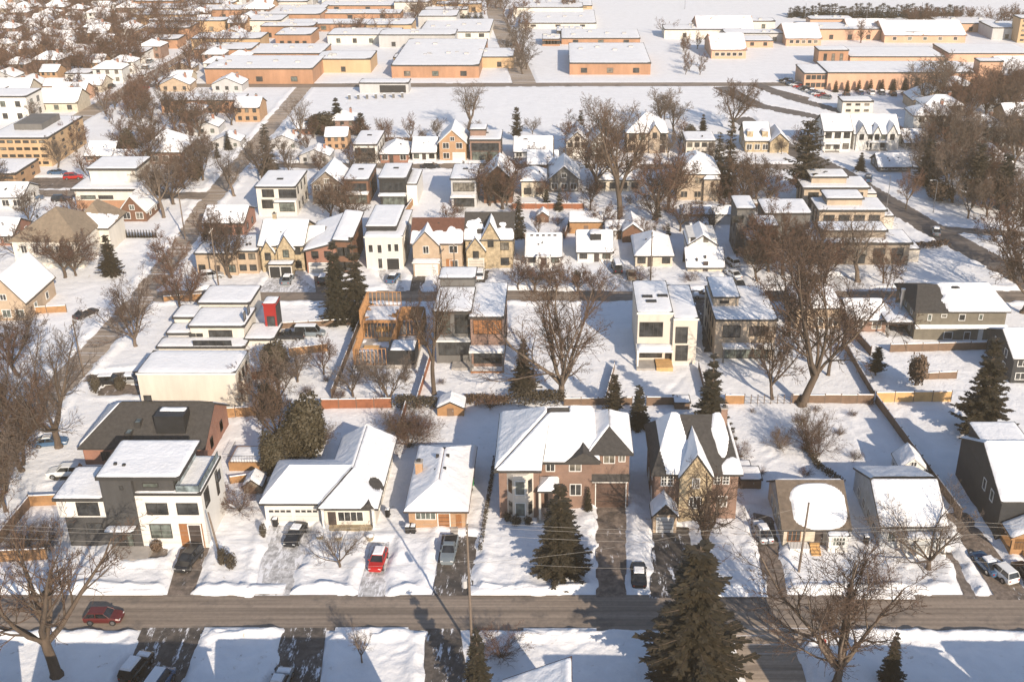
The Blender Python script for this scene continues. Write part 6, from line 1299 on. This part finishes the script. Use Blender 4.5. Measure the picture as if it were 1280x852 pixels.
# hedges
def hedge(label, pts, w, hgt, mat, n=900, leaf=.3):
    P = [W(*p) for p in pts]; o = P[0]; m = MB(); r = random.Random(len(label))
    for i in range(n):
        k = r.randrange(len(P)-1); t = r.random(); x = P[k][0]*(1-t)+P[k+1][0]*t; y = P[k][1]*(1-t)+P[k+1][1]*t
        hh = hgt*(.75+.4*float(vnoise(x*.8, y*.8, 3))); p = Vector((x-o[0]+r.uniform(-w, w)/2, y-o[1]+r.uniform(-w, w)/2, hh*math.sqrt(r.random())))
        a = Vector((r.gauss(0, 1), r.gauss(0, 1), r.gauss(0, 1))).normalized(); b = a.cross(Vector((r.gauss(0, 1), r.gauss(0, 1), r.gauss(0, 1)))).normalized(); s_ = leaf*r.uniform(.6, 1.3)
        m.poly([p-a*s_*.5, p+b*s_*.35, p+a*s_*.6, p-b*s_*.35], mat)
    ob = m.build('hedge'); ob.location = o; tag(ob, label, 'hedge')
hedge('dark evergreen hedge along the back fence below the spruce', [(640,506),(702,507)], 1.6, 2.6, 'darkshrub', 2600)
hedge('brown hedge behind the orange timber shed', [(495,512),(545,510)], 1.4, 2.2, 'darkshrub', 1800)
hedge('brown hedge between the orange shed and the dark hedge', [(582,506),(636,506)], 1.2, 1.8, 'shrub', 1800)
hedge('low dark hedge stepping between the two right yards', [(1008,562),(1022,585),(1052,606)], .9, 1.0, 'darkshrub', 1200, .25)
hedge('low dark hedge along the lawn left of the rose brick house', [(619,572),(600,690)], .5, .6, 'darkshrub', 1300, .2)
hedge('brown hedge along the park behind the white cube house', [(480,182),(545,183)], 2, 2.5, 'shrub', 900, .5)
hedge('dark hedge at the front of the wide staggered house', [(1140,312),(1185,308)], 1.5, 1.4, 'shrub', 700, .4)
# ================================================================ fences
def fence(label, pts, mat, hgt=1.8, closed=True, cap=True, name='wooden_fence'):
    P = [W(*p) for p in pts]; o = P[0]; root = empty(name, o, label, 'fence'); m = MB(); cp = MB(); pm = None
    for k in range(len(P)-1):
        a = Vector((P[k][0]-o[0], P[k][1]-o[1], 0)); b = Vector((P[k+1][0]-o[0], P[k+1][1]-o[1], 0)); d = (b-a); L_ = d.length; d.normalize(); nn = Vector((-d.y, d.x, 0))*.03
        n = max(1, int(L_/2.4))
        for i in range(n):
            s, e = a+d*(L_*i/n+.06), a+d*(L_*(i+1)/n-.06); hh = hgt*R.uniform(.97, 1.02); z0 = .02
            m.prism([s-nn+Vector((0,0,z0)), e-nn+Vector((0,0,z0)), e+nn+Vector((0,0,z0)), s+nn+Vector((0,0,z0))], [s-nn+Vector((0,0,hh)), e-nn+Vector((0,0,hh)), e+nn+Vector((0,0,hh)), s+nn+Vector((0,0,hh))], mat)
            if cap: w = nn*2.2; cp.prism([s-w+Vector((0,0,hh+.003)), e-w+Vector((0,0,hh+.003)), e+w+Vector((0,0,hh+.003)), s+w+Vector((0,0,hh+.003))], [s-nn+Vector((0,0,hh+.12)), e-nn+Vector((0,0,hh+.1)), e+nn+Vector((0,0,hh+.1)), s+nn+Vector((0,0,hh+.12))], 'roofsnow')
        for i in range(n+1 if k == len(P)-2 else n):
            p = a+d*(L_*i/n)
            if pm is None:
                q = MB(); q.box(-.055, .055, -.055, .055, -.2, hgt+.15, 'post'); q.box(-.08, .08, -.08, .08, hgt+.15, hgt+.2, 'post'); pm = q.mesh('post')
            po = bpy.data.objects.new('post', pm); COL.objects.link(po); po.parent = root; po.location = p
    m.build('board_panel', root)
    if cap: cp.build('snow_cap', root)
for a in [
 ('orange board fence between the plaster house and the timber deck', [(268,524),(322,521)], 'cedar'), ('reddish board fence behind the tall smooth cedar', [(402,512),(490,511)], 'redwood'), ('short orange fence beside the timber deck', [(288,606),(330,600)], 'cedar', 1.3),
 ('bright new board fence behind the white gabled garage', [(1094,504),(1188,503)], 'fresh_board', 1.9), ('long dark fence slanting beside the white gabled garage', [(1094,505),(1200,650)], 'oldwood', 1.7), ('dark snow topped fence left of the bright board fence', [(990,505),(1091,505)], 'oldwood', 1.6), ('short tan fence right of the dark spruce', [(906,506),(930,506)], 'cedar', 1.7),
 ('dark fence slanting beside the brown cottage', [(1058,412),(1088,446)], 'oldwood'), ('grey brown fence in front of the green grey house', [(1112,441),(1232,438)], 'oldwood', 1.6), ('short dark fence beside the round brown shrub', [(1150,476),(1195,474)], 'oldwood', 1.4),
 ('orange fence at the left edge above the street', [(-10,704),(52,701),(60,700)], 'cedar', 1.8), ('orange fence left of the white modern house', [(38,634),(82,632)], 'cedar'), ('weathered brown fence slanting at the left edge', [(-6,690),(38,635)], 'oldwood'),
 ('weathered fence slanting left of the timber house frame', [(415,500),(452,405)], 'oldwood'), ('tan fence above the cedar beside the plaster house', [(362,446),(410,440)], 'cedar', 1.6), ('tan retaining fence left of the two tall spruces', [(350,412),(440,407)], 'tanbrick' if False else 'oldwood', 1.3),
 ('curved orange fence beside the empty snowy yard', [(506,272),(518,255),(525,240),(523,228)], 'cedar', 1.8), ('orange fence left of the left road below the beige hall', [(34,394),(84,391)], 'cedar', 1.5), ('brown fence beside the pale thin tree', [(538,452),(520,512)], 'redwood', 1.6),
 ('dark fence at the foot of the cream villa garden', [(705,508),(790,507)], 'oldwood', 1.4), ('dark fence below the beige villa', [(808,507),(846,507)], 'oldwood', 1.5), ('slatted dark fence right of the cream villa', [(873,462),(884,505)], 'oldwood', 1.5), ('fence left of the cream villa garden', [(768,462),(756,506)], 'oldwood', 1.3),
 ('brown fence in front of the low brown bungalow garden', [(1055,436),(1092,500)], 'oldwood', 1.5), ('reddish fence between two yards behind the white cottage', [(706,300),(712,280)], 'redwood', 1.6), ('dark board fence behind the orange brick bungalow', [(500,540),(508,512)], 'redwood', 1.7), ('tan fence beside the low tan balcony bungalow', [(205,378),(255,374)], 'cedar', 1.2), ('brown fence below the smooth cedars', [(300,480),(345,470)], 'redwood', 1.6), ('dark low fence behind the narrow spruce', [(655,300),(700,300)], 'oldwood', 1.5), ('tan fence right of the beige hipped house', [(905,262),(960,262)], 'oldwood', 1.5), ('red brown fence behind the cream cottage row', [(640,262),(730,262)], 'redwood', 1.5),
]: fence(*a)
# open wire fence with posts
root = empty('wire_fence', W(930, 506), 'open wire fence with dark posts between the tan fence and the dark fence', 'fence'); a = W(930, 506); b = W(988, 506); m = MB()
for i in range(8):
    t = i/7; q = MB(); x = (b[0]-a[0])*t; q.box(x-.05, x+.05, -.05, .05, -.2, 1.7, 'post'); q.box(x-.07, x+.07, -.07, .07, 1.7, 1.75, 'post'); q.build('post', root)
for z in (.4, .9, 1.4): m.tube([(0, 0, z), (b[0]-a[0], 0, z)], .025, 'post', 4)
m.build('wire_strand', root)
# ================================================================ vehicles
CARP = {}
def car_proto(kind, col):
    root = empty({'suv':'suv','sedan':'sedan','hatch':'hatchback','pickup':'pickup_truck','van':'van'}[kind], (0, 0, 0), 'x', 'pickup' if kind == 'pickup' else 'van' if kind == 'van' else 'car')
    hi = {'suv':.14, 'sedan':0, 'hatch':.03, 'pickup':.2, 'van':.2}[kind]; zt = {'suv':1.68, 'sedan':1.42, 'hatch':1.46, 'pickup':1.8, 'van':2.1}[kind]; L_ = {'suv':2.3, 'sedan':2.35, 'hatch':2.05, 'pickup':2.7, 'van':2.6}[kind]
    B = MB(); zb = .9+hi
    st = [(-L_, .72, zb-.18), (-L_*.95, .84, zb-.02), (-L_*.5, .9, zb+.02), (L_*.42, .9, zb), (L_*.78, .87, zb-.08), (L_*.94, .80, zb-.2), (L_, .68, zb-.3)]
    rings = []
    for x, w, z in st: rings.append([(x,-w*.92,.28+hi*.6),(x,-w,.5+hi*.6),(x,-w,z-.14),(x,-w*.9,z),(x,w*.9,z),(x,w,z-.14),(x,w,.5+hi*.6),(x,w*.92,.28+hi*.6)])
    n = 8; vs = [p for r_ in rings for p in r_]; fs = [(i*n+j, i*n+(j+1) % n, (i+1)*n+(j+1) % n, (i+1)*n+j) for i in range(len(st)-1) for j in range(n)]+[tuple(range(n-1, -1, -1)), tuple(range(len(vs)-n, len(vs)))]
    B.raw(vs, fs, col)
    g0, g1, r0, r1 = {'suv':(-L_*.96, L_*.42, -L_*.82, L_*.10), 'sedan':(-L_*.78, L_*.42, -L_*.42, L_*.10), 'hatch':(-L_*.95, L_*.46, -L_*.72, L_*.12), 'pickup':(-L_*.12, L_*.46, -L_*.05, L_*.22), 'van':(-L_*.97, L_*.66, -L_*.93, L_*.42)}[kind]
    G = MB(); bz = zb-.01; G.prism([(g0,-.80,bz),(g1,-.80,bz),(g1,.80,bz),(g0,.80,bz)], [(r0,-.64,zt-.06),(r1,-.64,zt-.06),(r1,.64,zt-.06),(r0,.64,zt-.06)], 'carglass')
    B.prism([(r0-.06,-.67,zt-.059),(r1+.06,-.67,zt-.059),(r1+.06,.67,zt-.059),(r0-.06,.67,zt-.059)], [(r0+.05,-.58,zt),(r1-.05,-.58,zt),(r1-.05,.58,zt),(r0+.05,.58,zt)], col)
    for s_ in (-1, 1):
        for (ga, ra) in ((g0, r0), (g1, r1), ((g0+g1)/2-.1, (r0+r1)/2-.05)): B.bar((ga, .81*s_, bz), (ra, .65*s_, zt-.05), .05, col)
    if kind == 'pickup': B.box(-L_*.9, -L_*.16, -.72, .72, zb+.021, zb+.06, 'rubber')
    B.build('body', root); G.build('window', root)
    for x in (-L_*.6, L_*.6):
        for s_ in (-1, 1):
            w = MB(); w.tube([(x, s_*.70, .36), (x, s_*.92, .36)], .36+hi*.3, 'rubber', 14); wo = w.build('wheel', root); q = MB(); q.tube([(x, s_*.921, .36), (x, s_*.94, .36)], .22, 'steel', 10); q.build('rim', wo)
    for s_ in (-1, 1):
        q = MB(); q.box(L_*.93, L_*.985, s_*.58-.14, s_*.58+.14, zb-.36, zb-.22, 'lampglass'); q.build('headlight', root); q = MB(); q.box(-L_-.012, -L_*.97, s_*.6-.12, s_*.6+.12, zb-.34, zb-.16, 'red'); q.build('tail_light', root)
        q = MB(); q.box(g1-.35, g1-.2, s_*.93-.09, s_*.93+.09, zb, zb+.14, col); q.build('mirror', root)
    root['top'] = zt; root['r0'] = r0; root['r1'] = r1; root['L'] = L_; root['zb'] = zb; root['g1'] = g1
    return root
def car(kind, col, px_, py_, rz, label, snow=0, group=None):
    k = (kind, col)
    if k not in CARP: CARP[k] = car_proto(kind, col)
    p = CARP[k]; g = W(px_, py_, .02); o = place(p, (g[0], g[1], .02), label, math.radians(rz), 1, group)
    if snow:
        m = MB(); t = p['top']; m.sm = True
        def slab(x0, x1, w, z, h):
            m.prism([(x0,-w,z),(x1,-w,z),(x1,w,z),(x0,w,z)], [(x0+.1,-w+.1,z+h),(x1-.1,-w+.1,z+h),(x1-.1,w-.1,z+h),(x0+.1,w-.1,z+h)], 'roofsnow')
        m.sm = False; slab(p['r0'], p['r1'], .6, t+.003, .12*snow)
        if snow > 1: slab(p['g1']+.1, p['L']*.8, .7, p['zb']-.02, .12); 
        m.build('snow_patch', o)
    return o
car('hatch', 'maroon', 131, 775, 0, 'dark red car driving along the bottom street', 0)
car('sedan', 'blackcar', 370, 672, 262, 'black car with snow on it parked on the cream house driveway', 1); car('hatch', 'redcar', 473, 704, 266, 'bright red car with snowy rear parked on the snowy driveway', 1)
car('pickup', 'greycar', 562, 692, 268, 'grey blue pickup on the driveway of the orange brick bungalow', 0); car('suv', 'blackcar', 237, 704, 258, 'dark car in front of the white modern house', 0)
car('sedan', 'silvercar', 952, 668, 98, 'silver car with a white snowy roof beside the white bungalow', 2); car('suv', 'whitecar', 1250, 718, 110, 'white car parked on the right hand driveway', 0); car('sedan', 'bluecar', 1232, 708, 105, 'dark blue car close beside the white car on the right driveway', 1); car('suv', 'blackcar', 1282, 722, 100, 'black car cut by the right edge', 0)
car('suv', 'whitecar', 82, 594, 185, 'white car parked left of the red brick house', 0); car('sedan', 'bluecar', 64, 556, 10, 'blue car behind the leaning bare tree at the left', 1)
car('suv', 'blackcar', 172, 838, 78, 'black car with white roof at the bottom left driveway', 2); car('van', 'bluecar', 198, 862, 80, 'dark van cut by the bottom edge', 1); car('sedan', 'greycar', 350, 858, 84, 'snow covered car at the bottom beside the second driveway', 2)
car('sedan', 'blackcar', 798, 722, 88, 'dark car in shadow beside the brown garage driveway', 0)
for i, (k, c, x, y, r, l) in enumerate([('sedan','bluecar',492,350,80,'blue car in front of the tall cream stucco house'),('suv','whitecar',600,346,92,'white car in front of the steep gabled stone house'),('suv','blackcar',586,348,92,'black car left of the white car by the stone house'),('van','blackcar',771,338,95,'black van beside the dormer bungalow'),('sedan','tancar',789,346,92,'tan car right of the black van'),('suv','whitecar',914,330,110,'upper white car in the lane left of the dark stepped house'),('sedan','whitecar',916,345,110,'lower white car in the lane below the other white car'),('sedan','blackcar',922,356,100,'black car at the mouth of the lane by the dark stepped house'),
 ('pickup','blackcar',362,424,180,'black pickup right of the red stair tower'),('van','greycar',388,420,0,'grey van right of the black pickup'),('suv','redcar',92,224,10,'red car in the lot beside the long white building'),('sedan','bluecar',42,250,20,'blue car at the left edge lot'),('suv','blackcar',78,252,5,'black car by the orange base building'),('sedan','bluecar',72,218,0,'light blue car beside the tan apartments'),('sedan','blackcar',108,395,60,'dark car parked beside the left road'),('suv','silvercar',265,348,20,'silver car under the bare trees by the balcony bungalow'),('sedan','greycar',360,352,90,'grey car on the drive of the twin gabled stone house'),('suv','blackcar',405,352,90,'black car by the red brown tilted roof house'),
 ('sedan','silvercar',880,372,180,'silver car on the middle street above the beige villa'),('suv','bluecar',1100,400,90,'blue car between the brown cottage and the carport'),('sedan','redcar',680,200,0,'red car on the third street'),('suv','blackcar',540,211,0,'black car on the third street near the brick gabled house'),('sedan','whitecar',720,211,0,'white car on the third street near the cream gabled house'),('suv','bluecar',1085,226,75,'blue car at the top of the right road'),('sedan','greycar',1170,292,75,'grey car on the right road'),('suv','blackcar',140,480,5,'black car on the drive left of the plaster house'),('sedan','silvercar',165,478,5,'silver car on the drive left of the plaster house')]): car(k, c, x, y, r, l, 1 if i % 2 else 0)
for i in range(12): car(('suv','sedan','hatch')[i % 3], ('blackcar','greycar','redcar','whitecar','bluecar','silvercar')[i*5 % 6], 982+i*4.5, 103+i*1.9, 150, 'parked car in the row beside the school entrance', 0, 'cars parked beside the school entrance')
for i in range(10): car(('suv','sedan')[i % 2], ('blackcar','greycar','whitecar','bluecar')[i*3 % 4], 1060+i*14+R.uniform(-3, 3), 120+R.uniform(-3, 3), 90, 'car on the snowy school car park', 0, 'cars on the snowy school car park')
for i in range(16): car(('suv','sedan')[i % 2], ('blackcar','greycar','whitecar','redcar')[i*3 % 4], R.uniform(95, 190), R.uniform(74, 112), R.choice((0, 90)), 'car in the lots beside the arterial road', 0, 'cars in the lots beside the arterial road')
for p in CARP.values():
    if not p.get('_used'):
        for c in list(p.children_recursive)+[p]: bpy.data.objects.remove(c)
# ================================================================ poles, wires, bins, signs
def pole(label, px_, py_, pt, arms=True, can=False, lamp=False, mat='pole', r0=.16, lean=0, grp=None):
    g, hh = htop(px_, py_, pt); root = empty('utility_pole' if not lamp else 'street_lamp', (g[0], g[1], 0), label, 'pole' if not lamp else 'street lamp', grp)
    m = MB(); m.tube([(0, 0, -.3), (lean*.5, 0, hh*.5), (lean, 0, hh)], [r0, r0*.85, r0*.65], mat, 8); m.build('shaft', root)
    if arms:
        q = MB(); q.box(lean-.06, lean+.06, -1.2, 1.2, hh-.75, hh-.6, mat); q.build('cross_arm', root)
        for y in (-1.05, -.35, .35, 1.05): q = MB(); q.tube([(lean, y, hh-.6), (lean, y, hh-.42)], .05, 'whitetrim', 6); q.build('insulator', root)
    if can: q = MB(); q.tube([(-.45, -.1, hh*.52), (-.45, -.1, hh*.52+.9)], .26, 'palegrey', 10); q.build('transformer', root)
    if lamp: q = MB(); q.tube([(lean, 0, hh), (lean-.6, -.2, hh+.25), (lean-1.5, -.5, hh+.3)], .05, 'metal', 6); q.build('arm', root); q = MB(); q.box(lean-1.95, lean-1.4, -.62, -.38, hh+.22, hh+.34, 'palegrey'); q.build('lamp_head', root)
    return g, hh
p1 = pole('tall utility pole with a transformer, at the bottom centre beside the spruce', 590, 812, 655, True, True)
p2 = pole('utility pole in front of the white bungalow with round snow patch', 998, 716, 628, False, False, lean=.3)
p3 = pole('leaning utility pole at the right corner of the white modern house', 275, 694, 640, False, False, lean=-.6)
pole('slim utility pole in front of the hipped cream bungalow', 813, 352, 290, True); pole('utility pole in front of the brick house with white garage', 569, 354, 305, True); pole('utility pole on the verge by the low tan balcony bungalow', 274, 362, 285, True)
pole('dark utility pole beside the low white house behind the yards', 692, 216, 170, True); pole('street lamp beside the right road near the round shrub', 1108, 262, 220, False, False, True, 'metal', .09); pole('street lamp further down the right road', 1166, 268, 226, False, False, True, 'metal', .09); pole('utility pole at the corner of the left road', 232, 300, 235, True); pole('utility pole beside the slanting fence at the left road', 105, 470, 400, True)
for i, (x, y, t) in enumerate(((1006,24,4),(1038,24,6),(1083,26,3),(1150,28,3),(1157,28,5),(856,12,0))): pole('tall slim mast before the far conifer row', x, y, t, False, False, False, 'metal', .14, grp='masts before the far conifers')
root = empty('power_line', (0, p1[0][1], 0), 'thin overhead wires running along the bottom street', 'wires')
for k, (dy, z) in enumerate(((-1.05, p1[1]-.42), (.35, p1[1]-.42), (1.05, p1[1]-.42), (0, p1[1]*.72))):
    m = MB()
    for (xa, xb) in ((-62, p1[0][0]), (p1[0][0], 42), (42, 95)):
        L_ = xb-xa; m.tube([(xa+L_*t/8, dy, z-1.1*(1-(2*t/8-1)**2)) for t in range(9)], .015, 'wire', 3)
    m.build('cable', root)
m = MB(); z = p1[1]*.7; m.tube([(p1[0][0]*(1-t/6)+p2[0][0]*t/6, (p2[0][1]-p1[0][1])*t/6, z*(1-t/6)+(p2[1]-.4)*t/6-1.2*(1-(2*t/6-1)**2)) for t in range(7)], .015, 'wire', 3); m.build('cable', root)
def bin_(label, px_, py_, mat='rubber', snow=True):
    g = W(px_, py_); root = empty('wheelie_bin', (g[0], g[1], .15), label, 'bin'); m = MB()
    m.prism([(-.24,-.28,0),(.24,-.28,0),(.24,.28,0),(-.24,.28,0)], [(-.3,-.36,1.0),(.3,-.36,1.0),(.3,.36,1.0),(-.3,.36,1.0)], mat); m.build('body', root)
    q = MB(); q.prism([(-.32,-.4,1.003),(.32,-.4,1.003),(.32,.38,1.003),(-.32,.38,1.003)], [(-.28,-.34,1.09),(.28,-.34,1.09),(.28,.34,1.14),(-.28,.34,1.14)], mat); q.build('lid', root)
    for s_ in (-1, 1): q = MB(); q.tube([(s_*.27, .3, .1), (s_*.33, .3, .1)], .1, 'rubber', 10); q.build('wheel', root)
    if snow: q = MB(); q.prism([(-.27,-.33,1.145),(.27,-.33,1.145),(.27,.33,1.145),(-.27,.33,1.145)], [(-.2,-.25,1.27),(.2,-.25,1.27),(.2,.25,1.27),(-.2,.25,1.27)], 'roofsnow'); q.build('snow_patch', root)
bin_('left black bin at the corner of the orange brick bungalow', 510, 667); bin_('right black bin at the corner of the orange brick bungalow', 517, 667); bin_('dark bin beside the long right wall of the cream house', 485, 646); bin_('green bin beside the orange brick bungalow wall', 590, 607, 'green', False); bin_('black bin beside the green bin at the bungalow wall', 588, 615, 'rubber', False); bin_('dark bin at the left of the white garage doors', 345, 658); bin_('dark bin beside the pale blue grey bungalow', 1082, 680)
def planter(label, px_, py_):
    g = W(px_, py_); root = empty('planter', (g[0], g[1], .2), label, 'planter'); m = MB(); m.tube([(0,0,0),(0,0,.5),(0,0,.62)], [.35,.48,.55], 'stone', 12); m.build('pot', root)
    q = MB(); q.sm = True; q.tube([(0,0,.62),(0,0,.75),(0,0,.85)], [.5,.42,.12], 'roofsnow', 12); q.build('snow_patch', root)
planter('snow filled planter at the left of the cream house porch', 400, 675); planter('snow filled planter at the middle of the cream house porch', 424, 676); planter('snow filled planter at the right of the cream house porch', 463, 676)
g, hh = htop(1026, 822, 800); root = empty('stop_sign', (g[0], g[1], 0), 'red octagonal sign on a post at the bottom right street corner', 'sign'); m = MB(); m.tube([(0,0,-.2),(0,0,2.6)], .04, 'metal', 6); m.build('post', root)
def octo(r, y0, y1): return [(r*math.cos(math.pi/8+k*math.pi/4), y0, 2.3+r*math.sin(math.pi/8+k*math.pi/4)) for k in range(8)], [(r*math.cos(math.pi/8+k*math.pi/4), y1, 2.3+r*math.sin(math.pi/8+k*math.pi/4)) for k in range(8)]
m = MB(); m.prism(*octo(.42, -.05, -.07), 'whitetrim'); o = m.build('plate', root); m = MB(); m.prism(*octo(.38, -.071, -.085), 'red'); m.build('face', o)
g = W(318, 148); 
for i in range(7): 
    g = W(437+i*11, 125-i*.4); m = MB(); q = empty('post_box', (g[0], g[1], 0), 'dark court post in the row before the park pavilion', 'post', 'court posts before the park pavilion'); m.box(-.35, .35, -.3, .3, 0, 1.6, 'greywall'); m.build('shaft', q); m = MB(); m.box(-.42, .42, -.36, .36, 1.6, 1.75, 'roofsnow'); m.build('snow_cap', q)
# snow left in heaps by the kerbs
for i, (x, y, w_) in enumerate(((300,742,5),(640,744,5),(905,746,5),(1100,749,4),(150,744,5),(290,786,3),(465,786,4),(700,787,4))):
    g = W(x, y); m = MB(); m.sm = True; k = 22; rr = random.Random(i)
    for a in range(k+1):
        for b in range(9):
            u = a/k*2-1; v = b/8*2-1; hh = .42*max(0, (1-u*u))**.6*max(0, 1-v*v)*(.5+.9*float(vnoise(u*w_*1.3+i*9, v*2+i, i))); m.v.append((u*w_, v*.9, hh+.05))
    m.f = [(a*9+b, (a+1)*9+b, (a+1)*9+b+1, a*9+b+1) for a in range(k) for b in range(8)]; m.m = ['snow']*len(m.f)
    o = m.build('snow_heap'); o.location = (g[0], g[1]+.75*(1 if y < 760 else -1), .12); tag(o, None, None, None, 'structure')
# ---------------------------------------------------------------- light, air, camera
SE, SA = math.radians(25), math.radians(27)
sunv = Vector((math.sin(SA)*math.cos(SE), -math.cos(SA)*math.cos(SE), math.sin(SE)))
L = bpy.data.lights.new('sun', 'SUN'); L.energy = 5.0; L.angle = math.radians(.5); L.color = (1, .86, .69)
lo = bpy.data.objects.new('sun', L); COL.objects.link(lo); lo.rotation_euler = sunv.to_track_quat('Z', 'Y').to_euler()
wd = bpy.data.worlds.new('World'); SC.world = wd; wd.use_nodes = True
nt = wd.node_tree; bg = nt.nodes['Background']; sk = nt.nodes.new('ShaderNodeTexSky'); sk.sky_type = 'NISHITA'; sk.sun_disc = False
sk.sun_elevation = SE; sk.sun_rotation = math.pi-SA; sk.air_density = 1.0; sk.dust_density = .6; sk.ozone_density = 2.0
nt.links.new(sk.outputs[0], bg.inputs[0]); bg.inputs[1].default_value = .125
HAZE = True
if HAZE:
    hm = bpy.data.materials.new('haze'); hm.use_nodes = True; n2 = hm.node_tree; n2.nodes.remove(n2.nodes['Principled BSDF'])
    pv = n2.nodes.new('ShaderNodeVolumePrincipled'); pv.inputs['Color'].default_value = (1, .83, .62, 1); pv.inputs['Density'].default_value = .00029; pv.inputs['Anisotropy'].default_value = .0
    n2.links.new(pv.outputs[0], n2.nodes['Material Output'].inputs['Volume'])
    hb = MB(); hb.box(-950, 950, -100, 1950, -2, 84, 'snow'); ho = hb.build('haze'); ho.data.materials.clear(); ho.data.materials.append(hm); tag(ho, None, None, None, 'stuff')
cam = bpy.data.cameras.new('camera'); co_ = bpy.data.objects.new('camera', cam); COL.objects.link(co_)
cam.sensor_width = 36; cam.sensor_fit = 'HORIZONTAL'; cam.lens = 36*FP/1280; cam.clip_end = 5000; cam.clip_start = 1
co_.location = (0, 0, HC); co_.rotation_euler = (math.pi/2-TI, 0, 0)
cam.shift_x = -(CX-640)/1280
SC.camera = co_
SC.view_settings.view_transform = 'Standard'; SC.view_settings.look = 'None'; SC.view_settings.gamma = 1; SC.view_settings.exposure = .43
SC.render.engine = 'CYCLES'
cy = SC.cycles; cy.max_bounces = 4; cy.diffuse_bounces = 2; cy.glossy_bounces = 2; cy.transmission_bounces = 2; cy.volume_bounces = 0; cy.use_denoising = True
cy.sample_clamp_indirect = 4; cy.caustics_reflective = False; cy.caustics_refractive = False
